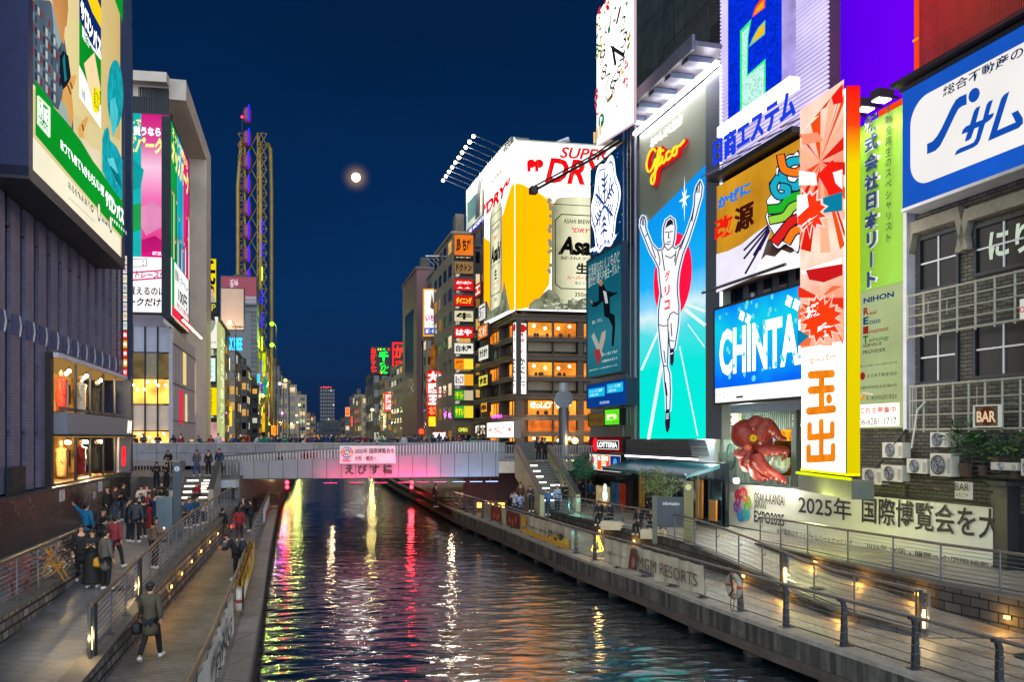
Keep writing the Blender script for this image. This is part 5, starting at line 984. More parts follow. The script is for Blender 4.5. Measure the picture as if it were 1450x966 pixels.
b = board2('bar_sign', 'small square BAR sign with dim letters on the lower pipe railing', 'sign', WBk.off(.85), 1381, 1415, 576, 604); b.body(.08, P('#4a3a2c', .5, 0, .3, 4), P('#cfc8b4', .5, 0, .1), .04); b.text('BAR', .1, .2, .9, .75, E('#e8c8a0', .8), bold=.03); b.disc(.5, .5, .3, E('#7a3c28', .4)); b.done()
b = board2('bar_sign', 'pale BAR sign with small Japanese words leaning by the white banner wall', 'sign', WBk.off(1.1), 1352, 1375, 682, 706); b.body(.08, P('#b5b2a0', .5, 0, .15)); b.text('BAR', .08, .48, .94, .92, P('#1c1c1a', .6, 0, 0), bold=.0); b.text('ふたごや', .1, .12, .9, .36, P('#1c1c1a', .6, 0, 0)); b.done()
b = board2('corner_sign', 'small white sign with a red letter at the right edge by the upper railing', 'sign', WBk.off(.9), 1444, 1470, 424, 452); b.body(.1, E('#d8d4cc', .8)); b.text('OPEN', .06, .3, .94, .6, E('#d02020', .8), bold=.02); b.done()
M_leaf = [P(h, .6, 0, .4, 6) for h in ('#203c16', '#2c501c', '#3e6024', '#183012')]
def leaves(m, c, r, n, size, mats, rr=rnd):
    for i in range(n):
        d = V((rr.gauss(0, 1), rr.gauss(0, 1), rr.gauss(0, 1))).normalized()*(rr.random()**.4); p = V(c)+V((d.x*r[0], d.y*r[1], d.z*r[2]))
        a = V((rr.gauss(0, 1), rr.gauss(0, 1), rr.gauss(0, .6))).normalized(); b_ = a.cross(V((rr.gauss(0, 1), rr.gauss(0, 1), rr.gauss(0, 1)))).normalized(); s_ = size*(.6+.8*rr.random())
        m.face([p, p+a*s_+b_*s_*.35, p+a*s_*2, p+a*s_-b_*s_*.35], mats[rr.randrange(len(mats))])
def plant(px, py, sc_, lab, off=.6, wall=WBk):
    u, v = wall.off(off).uv(*zk(px, py)); t = thing('potted_plant', lab, 'plant', wall.off(off).pt(u, v), wall.rz)
    MB().tube([(0, 0, -.05), (0, 0, .3*sc_)], [.16*sc_, .2*sc_], P('#3c2a20', .7, 0, .3), 10).build('pot', t); m = MB()
    for k in range(9): a = k*.7; m.tube([(0, 0, .25*sc_), (.2*math.cos(a)*sc_, .2*math.sin(a)*sc_, .8*sc_), (.45*math.cos(a)*sc_, .4*math.sin(a)*sc_, 1.1*sc_)], .012, M_leaf[0], 4, False)
    leaves(m, (0, 0, 1.0*sc_), (.6*sc_, .5*sc_, .55*sc_), 150, .11*sc_, M_leaf); m.build('foliage', t)
plant(650, 895, 1.35, 'tall leafy plant behind the slatted ledge of the brick building'); plant(712, 890, .85, 'lower bushy plant right of the tall leafy one'); plant(760, 850, .6, 'small plant in a clay pot on the low air conditioner', .75); plant(835, 900, 1.0, 'leafy plant beside the right edge air conditioner')
# ---- octopus shop
WO = WBk.off(-.4); b = board2('takoyaki_shop', 'shop front with corrugated greenish wall, spot lamps and calligraphy panel behind a giant octopus', 'shop', WO, 1012, 1134, 576, 690)
Mcor = P('#6f7a70', .5, .2, .25, 1)
b.mb('wall').box(0, b.W, .4, .7, 0, b.H, P('#525c54', .6, .1, .3, 1)); zo = lambda x, y: (1005+x/6.443, 550+y/6.443)
for i in range(46): x = b.W*i/46; b.mb('corrugation').box(x, x+b.W/92, .32, .398, 0, b.H, Mcor)
b.mb('lintel').box(-.2, b.W+.3, -.2, .4, b.H-.45, b.H+.1, P('#40465a', .6, .1, .2)); b.mb('side_wall').box(-.3, 0, -.4, .4, -1, b.H, P('#8b8d80', .7, 0, .25))
x0, z0 = b.L(*zo(42, 462)); x1, _ = b.L(*zo(246, 450)); z1 = b.L(*zo(42, 238))[1]; b.mb('calligraphy_panel').box(x0, x1, .1, .3, z0, z1, P('#c9c4a0', .6, 0, .15, 1))
for pts in (((118, 260), (104, 300), (85, 340), (120, 375)), ((150, 262), (128, 300), (118, 335), (150, 365)), ((176, 258), (160, 300), (192, 350), (160, 400), (182, 412))): b.line([zo(*p) for p in spl(pts)], .2, P('#15120f', .6, 0, 0), px=True, part='brush_strokes', y=.09)
b.text('くれおーる', *zo(54, 430), *zo(78, 258), P('#15120f', .6, 0, 0), px=True, vert=True, y=.09); b.text('道頓堀', *zo(112, 445), *zo(160, 432), P('#15120f', .6, 0, 0), px=True, y=.09)
for i in range(10): rr_ = .55; 
b.mb('ring_sign').tube([(b.L(*zo(170+36*math.cos(a), 622))[0], .15, b.L(*zo(170, 622+118*math.sin(a)))[1]) for a in [k*.2618 for k in range(25)]], .06, P('#2c4a40', .5, .2, .2)); b.text('KUROSHIO', *zo(68, 660), *zo(200, 582), P('#39463f', .6, 0, 0), px=True, bold=.04, y=.1)
x0, z0 = b.L(*zo(615, 480)); x1, _ = b.L(*zo(775, 480)); z1 = b.L(*zo(615, 380))[1]; b.mb('lit_display').box(x0, x1, .1, .3, z0, z1, E('#f0961c', 1.1, .7, 3)); x0, z0 = b.L(*zo(560, 790)); z1 = b.L(*zo(560, 480))[1]; b.mb('interior').box(x0, x1, .2, .31, z0, z1, E('#7a4a10', .35, .8, 1.5))
b.mb('signpost').box(b.L(*zo(760, 0))[0], b.L(*zo(808, 0))[0], -.1, .1, .3, b.L(*zo(760, 200))[1], P('#3a4438', .6, .1, .2)); q = b.L(*zo(785, 190)); b.mb('signpost').prism([(q[0]-.6, q[1]), (q[0]+.45, q[1]), (q[0], q[1]+.6)], -.15, .1, P('#3a4438', .6, .1, .2))
b.text('2F', *zo(766, 370), *zo(798, 225), E('#e8f0d8', .9), vert=True, px=True, y=-.12); b.done()
lt = thing('track_lights', 'rail of three spot lamps shining down over the octopus', 'lamp', WO.pt(WO.u(1022), b.v0+b.H-1.1, 1.0), WO.rz); Lx = WO.u(1108)-WO.u(1022)
MB().tube([(0, 0, 0), (Lx, 0, .05)], .05, P('#c8c8b8', .4, .3, .1)).build('rail', lt)
for i, f in enumerate((.02, .3, .62)):
    MB().tube([(Lx*f, 0, -.05), (Lx*f+.05, .15, -.32)], [.1, .16], P('#b8b8a8', .4, .3, .1), 10).ball((Lx*f+.06, .17, -.34), .11, E('#f0fff0', 8)).build('spot_lamp', lt); p = WO.pt(WO.u(1022)+Lx*f, b.v0+b.H-1.6, .9); lamp(p, 110, (.88, 1, .88), size=.12)
oc = at(1078, 668, 41.2); ot = thing('giant_octopus', 'giant red octopus sculpture with a yellow eye clinging over the white banner wall', 'sculpture', oc); Mo = P('#963222', .5, 0, .55, 5, .5, 16); Mo2 = P('#d86a4c', .4, 0, .3, 3)
oo = lambda x, y, dz=0.0: at(*zo(x, y), 41.2+dz)-oc
head = MB(); 
def loft(m, pts, rs, mat, n=12):
    pp, r2 = [], []
    for k in range(len(pts)-1):
        p0, p1, p2, p3 = pts[max(k-1, 0)], pts[k], pts[k+1], pts[min(k+2, len(pts)-1)]
        for j in range(5):
            t = j/5; pp.append(.5*((2*p1)+(-p0+p2)*t+(2*p0-5*p1+4*p2-p3)*t*t+(-p0+3*p1-3*p2+p3)*t**3)); r2.append(rs[k]*(1-t)+rs[k+1]*t)
    pp.append(pts[-1]); r2.append(rs[-1]); m.tube(pp, r2, mat, n)
loft(head, [oo(262, 330, .2), oo(290, 390, .1), oo(330, 440, 0), oo(400, 500, 0), oo(450, 580, .1)], [.32, .62, .66, .48, .36], Mo)
head.ball(oo(320, 420, .1), .66, Mo, 16, 12, (1.05, .95, 1.1)); head.ball(oo(395, 455, -.45), .28, Mo, 12, 8); hb = head.build('body', ot, True)
hb.modifiers.new('smooth', 'SUBSURF').levels = 0
MB().ball(oo(398, 456, -.68), .17, E('#e8c81c', .6), 14, 10).ball(oo(400, 456, -.83), .06, M_dark, 8, 6, (.4, 1, 1)).build('eye', ot, True)
arms = [([(380, 360), (420, 300), (470, 320), (400, 330)], [.28, .3, .24, .14], -.3), ([(440, 480), (470, 380), (520, 340), (590, 400), (640, 450), (700, 465)], [.4, .42, .4, .28, .18, .07], -.3), ([(450, 520), (510, 480), (500, 400), (460, 420)], [.38, .36, .3, .2], -.1), ([(440, 590), (540, 565), (640, 570), (700, 565), (690, 620), (660, 660)], [.34, .3, .24, .15, .09, .05], -.4), ([(420, 600), (450, 680), (540, 760), (640, 820), (705, 855)], [.34, .33, .27, .2, .08], -.5), ([(400, 610), (400, 720), (430, 800), (500, 820), (580, 800)], [.32, .27, .22, .17, .07], -.2), ([(370, 560), (300, 600), (250, 610), (235, 580), (265, 565), (285, 600)], [.28, .22, .12, .09, .07, .04], -.2), ([(360, 590), (330, 660), (310, 700), (350, 760)], [.28, .2, .15, .06], -.3), ([(340, 600), (300, 660), (320, 740), (390, 750)], [.2, .16, .12, .05], .1)]
Ms = P('#e0a890', .4, 0, .2)
for pts, rs, dz in arms:
    m = MB(); ps = [oo(x, y, dz*(1+.1*k)) for k, (x, y) in enumerate(pts)]; loft(m, ps, rs, Mo)
    for k in range(len(ps)-1):
        for t in (.2, .6): c = ps[k].lerp(ps[k+1], t); r_ = rs[k]*.85; m.ball(c+V((0, -r_*.75, -r_*.6)), r_*.3, Ms, 7, 4, (1, .5, 1))
    m.build('tentacle', ot, True)
MB().ball(oo(345, 545, -.3), .22, Mo2, 10, 6).build('mouth', ot, True)
bw = thing('glass_bowl', 'round glass bowl with pale green stalks under the octopus arm', 'bowl', oo(640, 690, .3)+oc); m = MB().ball((0, 0, 0), .5, P('#b9c8b0', .15, 0, .1), 14, 8)
for k in range(10): m.tube([(.3*math.cos(k), .3*math.sin(k)-.3, -.1), (.35*math.cos(k), .35*math.sin(k)-.3, .3+.1*(k % 3))], .05, E('#d8e890', .5), 5)
m.build('glass', bw)
fl = thing('flood_lamp', 'dazzling white flood lamp on top of the white banner wall by the octopus', 'lamp', at(1042, 681, 42.5)); MB().box(-.2, .2, -.1, .15, -.15, .15, M_fr).build('housing', fl); MB().ball((0, -.12, .0), .14, E('#fffff0', 30)).build('bulb', fl); lamp(at(1045, 676, 41.0), 90, (1, 1, .9), size=.12)
lamp(at(1112, 684, 39.4), 40, (1, .9, .8), size=.1)
# ---- white banner wall
e0, e1 = V((11.4, 44.6)), V((16.5, 28.2)); WE = Wall(e0.x, e0.y, (e1-e0).x, (e1-e0).y)
b = board2('banner_wall', 'long white printed banner wall with a ring emblem and big dark Japanese words', 'banner', WE, 1031, 1425, 684, 747)
b.mb('panel').box(0, b.W, 0, .25, 0, b.H, P('#c9c7b4', .55, 0, .08, .5)).box(-2.9, -.02, .05, .3, 0, b.H-.1, P('#2c2e33', .4, .1, .4, 1.5)); b.mb('cap').box(-.02, b.W+.05, -.03, .3, b.H+.003, b.H+.06, M_fr)
b.mb('base_board').box(-.1, b.W, -.05, -.004, .0, .14, M_fr)
zl = lambda x, y: (1000+x/3.157, 660+y/3.157); inkb = P('#1c1a1e', .6, 0, 0)
b.text('2025年', 1131.5, 728, 1207, 707, inkb, px=True, bold=.015); b.text('国際博覧会を大', 1221.5, 740, 1420, 722, inkb, px=True, bold=.015)
b.text('OSAKA-KANSAI', 1069, 711.5, 1112, 702, inkb, px=True); b.text('JAPAN', 1069, 722, 1086, 713.5, inkb, px=True); b.text('EXPO2025', 1069, 739.5, 1112, 729, inkb, px=True, bold=.02)
b.text('南海電鉄はオフィシャルパートナーとして、', 1131, 748.5, 1258, 752, inkb, px=True, bold=.0) if 0 else None
b.text('南海電鉄はオフィシャルパートナーとして、', .255, .06, .575, .19, inkb, bold=.005); b.text('2025年 大阪・関西への国際博覧会', .61, .06, .99, .2, inkb, bold=.005)
cx, cz = b.L(1053, 714.5); Rr = (b.L(1053, 690)[1]-b.L(1053, 741)[1])/2-.32
for i in range(12):
    a = math.pi/2+i*math.pi/6+.26; px_, pz_ = cx+Rr*.85*math.cos(a), cz+Rr*math.sin(a); c = ['#c02038', '#c02038', '#a02860', '#7c4890', '#7c5ca8', '#2870a8', '#1888b8', '#2898a0', '#58a048', '#88a838', '#d07848', '#c83848'][i]; aa = a+(0 if i % 2 else math.pi)-1.75
    pts = [((px_+.27*math.cos(aa+k))/b.W, (pz_+.24*math.sin(aa+k))/b.H) for k in [.5*j for j in range(8)]]; b.line(pts, .17, P(c, .6, 0, 0), part='emblem')
b.mb('notice').box(-2.45, -1.2, -.02, .04, b.H-1.35, b.H-.3, P('#d4d0be', .6, 0, .1)); b.k = 0
for i in range(6): b.mb('notice').box(-2.3, -1.4, -.03, -.021, b.H-.55-.12*i, b.H-.5-.12*i, P('#a03028' if i < 2 else '#44403a', .6, 0, 0))
b.done()
dp = thing('dark_post', 'black pillar at the right end of the white banner wall', 'pillar', WE.pt(WE.u(1430), .8)); MB().box(-.2, 1.1, -.2, .8, 0, 2.8, P('#0c0e10', .5, 0, .3)).build('shaft', dp); MB().box(-.3, 1.2, -.3, .9, 2.8, 2.95, P('#2a3030', .5, .1, .2)).build('cap', dp)
# ============================================================ left bank: clothing store, glass store, signs, wheel
WL = line_wall(-10.0, -.2475, 'l'); xw = lambda Z: WL.u(CX+F*((-10-.2475*Z)/Z))
# brown stone wall with notices
M_brn = brick('#3a2620', '#301f1b', '#17100e', 1.15, 1.0, .012, .28, (R(90), 0, 0), 0, .2, .6, .4)
bw_ = thing('brown_stone_wall', 'polished brown stone wall with paper notices beside the left walkway', 'wall', WL.pt(xw(18), 1.1), WL.rz); Lb = xw(48)-xw(18)
MB().box(0, Lb, -.25, 0, 0, 2.0, M_brn).build('stone_panel', bw_); MB().box(0, Lb, -.32, .05, 2.0, 2.12, M_steelD).build('coping', bw_); MB().box(0, Lb, -1.0, -.26, -.3, .18, M_conc).build('ledge', bw_)
for px, y0, y1, w_ in ((84, 692, 711, .75), (139, 682, 697, .8), (132, 697, 707, .45)):
    u, v = WL.off(.27).uv(px, y1); v2 = WL.off(.27).uv(px, y0)[1]; t = thing('paper_notice', {84: 'white paper notice on the brown stone wall, nearest of three', 139: 'tall white paper notice on the brown stone wall near its far end', 132: 'small white paper notice just left of the tall one'}[px], 'notice', WL.off(.27).pt(u, v), WL.rz)
    q = MB().box(0, w_, -.012, 0, 0, v2-v, P('#d8d8d4', .5, 0, .08)); q.build('sheet', t); q = MB()
    for i in range(7): q.box(.08, w_*(.6+.3*rnd.random()), -.016, -.0125, (v2-v)*(i+.8)/9, (v2-v)*(i+1.15)/9, P('#5c5c60' if i < 5 else '#b02828', .6, 0, 0))
    q.build('print', t)
# dark blue clothing store tower
lb = thing('dark_blue_store', 'dark blue tower with tiled pilasters, white brackets and a lit clothing display', 'building', WL.pt(xw(20), 3.2, -.3), WL.rz); L0 = xw(20)
Lend = xw(49.6)-L0
M_pil = brick('#66667e', '#5c5c74', '#3c3c52', .6, .12, .01, .45, (R(90), 0, 0), .5, .3, .5, .3); M_slot = P('#0a1020', .3, 0, .3)
sh0 = xw(35.0)-L0
MB().box(-3, sh0+.1, .35, 12, 0, 40, M_slot).box(sh0+.1, Lend, .35, 12, 5.4, 40, M_slot).box(sh0+.1, Lend, 2.35, 12, 0, 5.4, M_slot).build('wall', lb); MB().box(Lend, Lend+.5, -.3, 12, 0, 40, P('#10294c', .4, .1, .3)).build('end_wall', lb)
brk = P('#c8cad4', .4, .1, .1); navyb = P('#123a6c', .4, 0, .2)
t = 21.0
while t < 49:
    x = xw(t)-L0; lo = 5.55 if x > sh0-.5 else 0; wd = 1.02
    MB().box(x, x+wd, .2, .34, lo, 40, M_pil).build('pilaster', lb)
    q = MB()
    for z in (2.2, 6.2, 9.6, 13): q.box(x+wd, x+1.65, .22, .3, z, z+.06, M_steelD) if z > lo else None
    if q.f: q.build('slot_bar', lb)
    r_ = MB(); z0 = 5.75; r_.prism([(x+wd-.2, z0), (x+wd-.06, z0), (x+wd+.12, z0+.38), (x+wd-.06, z0+.76), (x+wd-.2, z0+.76), (x+wd-.02, z0+.38)], .165, .19, brk, brk); r_.box(x+.02, x+wd-.24, .17, .195, z0, z0+.74, navyb); r_.build('bracket', lb)
    t += 1.62
MB().box(xw(30.0)-L0, xw(31.5)-L0, -.05, .15, -.1, .95, M_dark).build('black_box', lb)
# display windows
sx0, sx1 = sh0+.15, xw(48.3)-L0; MB().box(sx0-.4, sx0, -.02, 2, -.2, 5.5, P('#1c1a1c', .4, 0, .2)).build('display_frame', lb); MB().box(sx0-.4, sx1+.2, -.3, -.1, 5.32, 5.5, P('#c8c4d8', .4, .2, .1)).build('canopy_edge', lb)
MB().box(sx0, sx1+.4, -.55, .3, 2.15, 3.05, P('#7c7f88', .5, .1, .12, 1)).build('fascia_band', lb); MB().box(sx0, sx1+.4, -.75, -.4, 2.05, 2.15, M_dark).build('band_edge', lb)
for z0, z1 in ((0.1, 2.0), (3.1, 5.25)):
    MB().box(sx0, sx1, 2.2, 2.3, z0, z1, E('#d08838', .75, .8, 1.1)).build('display_back', lb); MB().box(sx0, sx1, -.2, 2.2, z0-.08, z0, P('#8a6a40', .4, 0, .2)).build('display_floor', lb); MB().box(sx0, sx1, -.2, 2.2, z1, z1+.06, E('#e8b060', .35)).build('display_ceiling', lb)  # back wall and ceiling emit: the display's warm light is put into them
    for k in range(8):
        x = sx0+.5+k*(sx1-sx0-.8)/8; q = MB(); q.ball((x, .3+.5*(k % 2), z1-.22), .09, E('#ffe9b8', 14), 8, 5).tube([(x, .3+.5*(k % 2), z1), (x, .3+.5*(k % 2), z1-.15)], .03, M_dark); q.build('spot_lamp', lb)
    for k in range(1, 5): MB().box(sx0+(sx1-sx0)*k/5-.04, sx0+(sx1-sx0)*k/5+.04, -.25, -.15, z0, z1, M_fr).build('mullion', lb)
    cols = ['#18161a', '#d8d0c0', '#b02c1c', '#2c3440', '#c88030', '#e8e4e0', '#5c4a38', '#101418', '#8c1c24', '#d0a060']
    for k in range(11):
        x = sx0+.6+k*(sx1-sx0-1)/11; y_ = .7+.7*((k*7) % 3)/3; h_ = z1-z0
        mq = MB(); mat = P(cols[(k*3+int(z0)) % 10], .8, 0, .3, 5)
        if k % 3 != 2:
            loft(mq, [V((x, y_, z0+.1)), V((x, y_, z0+.45*h_)), V((x, y_, z0+.6*h_)), V((x, y_, z0+.72*h_)), V((x, y_, z0+.76*h_)), V((x, y_, z0+.80*h_))], [.2, .24, .2, .27, .1, .06], mat, 10); mq.ball((x, y_, z0+.87*h_), .12, P('#c8a888', .5, 0, .1), 10, 6, (.85, .9, 1.2)); loft(mq, [V((x-.25, y_, z0+.7*h_)), V((x-.36, y_-.05, z0+.52*h_)), V((x-.28, y_-.15, z0+.4*h_))], [.08, .07, .05], mat, 7); loft(mq, [V((x+.25, y_, z0+.7*h_)), V((x+.34, y_-.05, z0+.52*h_)), V((x+.3, y_-.12, z0+.4*h_))], [.08, .07, .05], mat, 7); mq.build('mannequin', lb, True)
        else:
            mq.tube([(x-.4, y_, z0), (x-.4, y_, z0+.7*h_), (x+.5, y_, z0+.7*h_), (x+.5, y_, z0)], .025, M_steel, 5)
            for j in range(7): mq.box(x-.35+.12*j, x-.27+.12*j, y_-.2, y_+.2, z0+.25*h_, z0+.68*h_, P(cols[(k+j*3) % 10], .85, 0, .2))
            mq.build('clothes_rail', lb)
wz = lambda x, z: lb.matrix_basis @ V((x, .6, z))
lamp(wz(sx0+2.5, 4.7), 170, (1, .75, .4)); lamp(wz(sx0+8.5, 4.7), 170, (1, .75, .4)); lamp(wz(sx0+2.5, 1.6), 120, (1, .72, .38)); lamp(wz(sx0+8.5, 1.6), 120, (1, .72, .38))
MB().box(sx0+.1, sx1, -.18, -.16, 3.15, 3.3, M_steel).build('window_rail', lb)
MB().box(sx1-2.6, sx1+.3, -.4, -.19, .1, 2.0, P('#9a8f8c', .4, .1, .15)).build('column_panel', lb)
q = MB(); me, a, c, d, e_ = text_mesh('H&M', .05, 0, .25); q.add(me, Matrix(((.9/(c-a)*1.2, 0, 0, sx1-2.0), (0, 0, -1, -.42), (0, 1.1/(e_-d), 0, .5), (0, 0, 0, 1))), E('#f01828', 1.3)); q.build('lettering', lb)
q = MB(); me, a, c, d, e_ = text_mesh('M', .05, 0, .2); q.add(me, Matrix(((1.2/(c-a), 0, 0, sx1-1.3), (0, 0, -1, -.58), (0, .7/(e_-d), 0, 2.3), (0, 0, 0, 1))), E('#fff0d0', 1.2)); q.build('lettering', lb)
# big tilted-looking screen on the tower
WLs = WL.off(.75)
b = board2('billboard', 'huge lit billboard of a plaid shirt, pointing hands and a green packet', 'billboard', WLs, 42, 172, -140, 240, ref=42)
b.body(.5, E('#d8c890', .95, .1, .2)); b.mb('frame').box(-.5, 0, -.1, 1.2, -.35, b.H, P('#1c2450', .5, .1, .25)).box(-.5, b.W+.1, -.12, 1.2, -.45, -.01, P('#2c2c34', .5, .2, .2)).box(b.W, b.W+.25, -.12, 1.2, -.45, b.H, P('#14224c', .5, .1, .2))
zm = lambda x, y: (30+x/4.83, y/4.83); zn = lambda x, y: (30+x/4.6, 170+y/4.6); gg = E('#0a9428', .9, .12, .2); cr_ = E('#ece4c8', 1, .08, .3)
b.pb([zm(63, -60), zm(672, -60), zm(672, 300), zm(672, 960), zm(63, 600)], ramp_E([(0, '#e8d8a0'), (.5, '#d8c488'), (1, '#c8ac6c')], 0, 0, b.W, .92, .3, .25))
b.pb([zn(60, 95), zn(640, 770), zn(640, 925), zn(60, 312)], cr_, part='slogan_band')
# plaid shirt
shirt = [zm(*p) for p in ((63, 20), (63, 560), (190, 700), (260, 770), (330, 900), (352, 930), (345, 740), (325, 520), (310, 400), (280, 210), (235, 110), (190, 0), (80, -10))]
b.pb(shirt, E('#5a6a78', .75, .3, .6), part='shirt')
cols = ['#8a3a44', '#d0d4cc', '#2c3850', '#7894a0', '#b8c4c0', '#3c4a60']
b.k += 2
for i in range(11):
    for j in range(9):
        if rnd.random() < .78:
            x = 66+i*18; y = -5+j*78+i*22; 
            if x > 215 and y > 560: continue
            if y < (x-190)*2.2+10 or y+60 > 540+(x-63)*1.15: continue
            b.pb([zm(x, y), zm(x+14, y+14), zm(x+14, y+66), zm(x, y+52)], E(cols[(i*2+j*3) % 6], .7), part='plaid'); b.k -= .85
b.k = int(b.k)+2
b.pb([zm(*p) for p in ((250, 380), (275, 340), (310, 380), (328, 520), (290, 640), (255, 560))], E('#1c2434', .6), part='undershirt'); b.pb([zm(*p) for p in ((270, 400), (285, 360), (290, 450), (300, 540), (285, 560))], E('#1c8c90', .7), part='undershirt')
b.pb([zm(*p) for p in ((190, -60), (305, -60), (308, 60), (298, 175), (285, 182), (278, 300), (268, 290), (240, 200), (215, 120))], E('#c88c50', .9, .2, .4), part='neck'); b.pb([zm(*p) for p in ((188, -20), (215, 90), (262, 280), (245, 330), (225, 280), (205, 150))], E('#9cb0b4', .75), part='shirt')
hand = E('#d8a058', .95, .15, .5)
b.pb([zm(*p) for p in ((232, 770), (260, 690), (272, 610), (300, 580), (330, 520), (352, 505), (366, 520), (352, 570), (330, 620), (338, 700), (345, 780), (330, 870), (290, 820))], hand, part='hands'); b.pb([zm(*p) for p in ((232, 775), (258, 680), (292, 720), (320, 850), (330, 900), (290, 850))], E('#a8b8b0', .8), part='hands')
b.pb([zm(*p) for p in ((372, 880), (400, 830), (430, 795), (446, 800), (430, 860), (412, 890), (420, 966), (390, 966))], hand, part='hands'); b.pb([zn(*p) for p in ((340, 100), (400, 120), (440, 180), (500, 200), (505, 330), (440, 260), (340, 150))], E('#e8d8b8', .9, .15, .4), part='sleeve')
for p, q in (((300, 580), (322, 640)), ((318, 560), (332, 600)), ((400, 850), (410, 890))): b.line([zm(*p), zm(*q)], .06, E('#8a5424', .7), px=True, part='hands')
# green packet
b.pb([zm(*p) for p in ((380, -60), (530, -40), (532, 880), (380, 660))], E('#f4f4ec', 1), part='packet'); b.pb([zm(*p) for p in ((380, 120), (470, 330), (531, 410), (531, 720), (470, 640), (410, 500), (380, 440))], gg, part='packet'); b.pb([zm(*p) for p in ((380, -60), (531, -50), (531, 380), (480, 320), (430, 240), (380, 120))], E('#0c2c70', .85), part='packet'); b.pb([zm(*p) for p in ((420, -60), (490, -50), (531, 60), (531, 190), (470, 80))], E('#f0c818', 1), part='packet')
for i, ch in enumerate('サロンパス'):
    x, y = 388+28*i, 100+62*i; b.text(ch, *zm(x, y+14), *zm(x+26, y-68), E('#ffffff', 1.1), bold=.06, px=True)
b.pb([zm(*p) for p in ((408, 430), (480, 355), (524, 610), (470, 700), (440, 600))], E('#f0d0a0', 1), part='packet'); b.pb([zm(492+28*math.cos(a), 680+92*math.sin(a)) for a in [k*.3 for k in range(21)]], E('#f4e010', 1), part='packet'); b.text('肩こりに', *zm(476, 720), *zm(512, 640), E('#1c4c1c', .7), px=True); b.text('冷感', *zm(388, 655), *zm(412, 630), E('#1c4c8c', .8), px=True); b.text('鎮痛消炎プラスター', *zm(392, 250), *zm(446, 260), WHT, px=True)
# cyan statue-like figure
cy = E('#18a8b4', .85, .35, 2.5)
b.pb([zm(565+107*(1-math.cos(a))*.5 if False else 622+56*math.cos(a), 640+235*math.sin(a)) for a in [k*.2618 for k in range(24)]], cy, part='cyan_figure'); b.pb([zm(*p) for p in ((590, 680), (620, 660), (640, 760), (630, 880), (605, 940), (585, 800))], E('#4cc8d0', .95, .2, 1), part='cyan_figure')
b.pb([zn(*p) for p in ((505, 120), (520, 60), (545, 40), (560, 130), (600, 170), (640, 260), (640, 520), (570, 460), (505, 330))], cy, part='cyan_figure'); b.pb([zn(*p) for p in ((540, 250), (580, 240), (620, 380), (600, 420))], E('#5cd0d8', .9), part='cyan_figure')
for k in range(4): b.line([zn(560+14*k, 300+16*k), zn(600+10*k, 400+10*k)], .08, E('#0c7884', .8), px=True, part='cyan_figure')
# green sweep and words
b.pb([zm(63, 548), zm(120, 620), zm(200, 740), zm(280, 830), zm(380, 960)]+[zn(*p) for p in ((440, 260), (505, 345), (560, 430), (640, 530), (640, 768), (60, 92))], gg, part='green_sweep')
b.pb([zm(600, -50), zm(640, 60), zm(672, 150), zm(672, -50)], gg, part='green_sweep'); b.line([zm(78, 655), zm(157, 735), zm(157, 930), zm(78, 838), zm(78, 655)], .08, E('#d8f0c8', 1), px=True)
b.text('5月18日', *zm(84, 790), *zm(152, 755), WHT, px=True, bold=.04); b.text('サロンパスの日', *zm(84, 850), *zm(152, 870), WHT, px=True, bold=.02)
def slanted(s, x0, y0, x1, y1, h, mat, f, bold=.01):
    """words that follow the billboard: each letter is upright, the line runs level along the board"""
    n = len(s)
    for i, ch in enumerate(s):
        if ch == ' ': continue
        xa = x0+(x1-x0)*i/n; ya = y0+(y1-y0)*i/n; xb_ = x0+(x1-x0)*(i+.92)/n; b.text(ch, *f(xa, ya+h*.5), *f(xb_, ya-h*.5+(y1-y0)*.92/n), mat, px=True, bold=bold)
slanted('貼って、寝て、きもちいい！', 222, 150, 505, 470, 62, WHT, zn, .02); slanted('サロンパス', 512, 500, 634, 640, 100, WHT, zn, .06); slanted('貼るを、未来へ。', 258, 415, 425, 585, 46, E('#30302c', .6), zn); slanted('貼付薬を安全に健やかに使おう', 254, 500, 420, 660, 10, E('#50504c', .6), zn); slanted('肩 ・ 腰 の 痛 み に', 536, 640, 634, 735, 22, WHT, zn)
for p in ((445, 590), (525, 670)): c = b.L(*zn(*p)); b.disc(c[0]/b.W, c[1]/b.H, .3, E('#6c6c64', .6), sy=1.5); b.disc(c[0]/b.W, c[1]/b.H, .22, cr_, sy=1.5)
slanted('HISAMITSU', 460, 640, 512, 695, 22, E('#143c8c', .8), zn, .03); b.done()
# strip of tenant signs at its far corner
ws_ = Wall(WL.pt(xw(49.4), 0).x, 49.4, 1, .2); b = board2('tenant_sign', 'narrow upright strip of small stacked tenant signs at the corner of the dark blue tower', 'sign', ws_, 174.5, 180.5, 362, 534); b.body(.3, P('#202228', .5, 0, .2))
for i in range(13):
    b.rect(.05, (i+.06)/13, .95, (i+.94)/13, E(['#e8e8d8', '#c8e0d8', '#f0e8d0', '#d8d8e0'][i % 4] if i > 4 else ['#f0301c', '#f8a018'][i % 2], .9), part='sign_plate'); b.text(['和食', '居酒', '珈琲', '肉', '鮨'][i % 5], .15, (i+.3)/13, .85, (i+.72)/13, E('#c02020', .7) if i > 4 else WHT)
b.done()
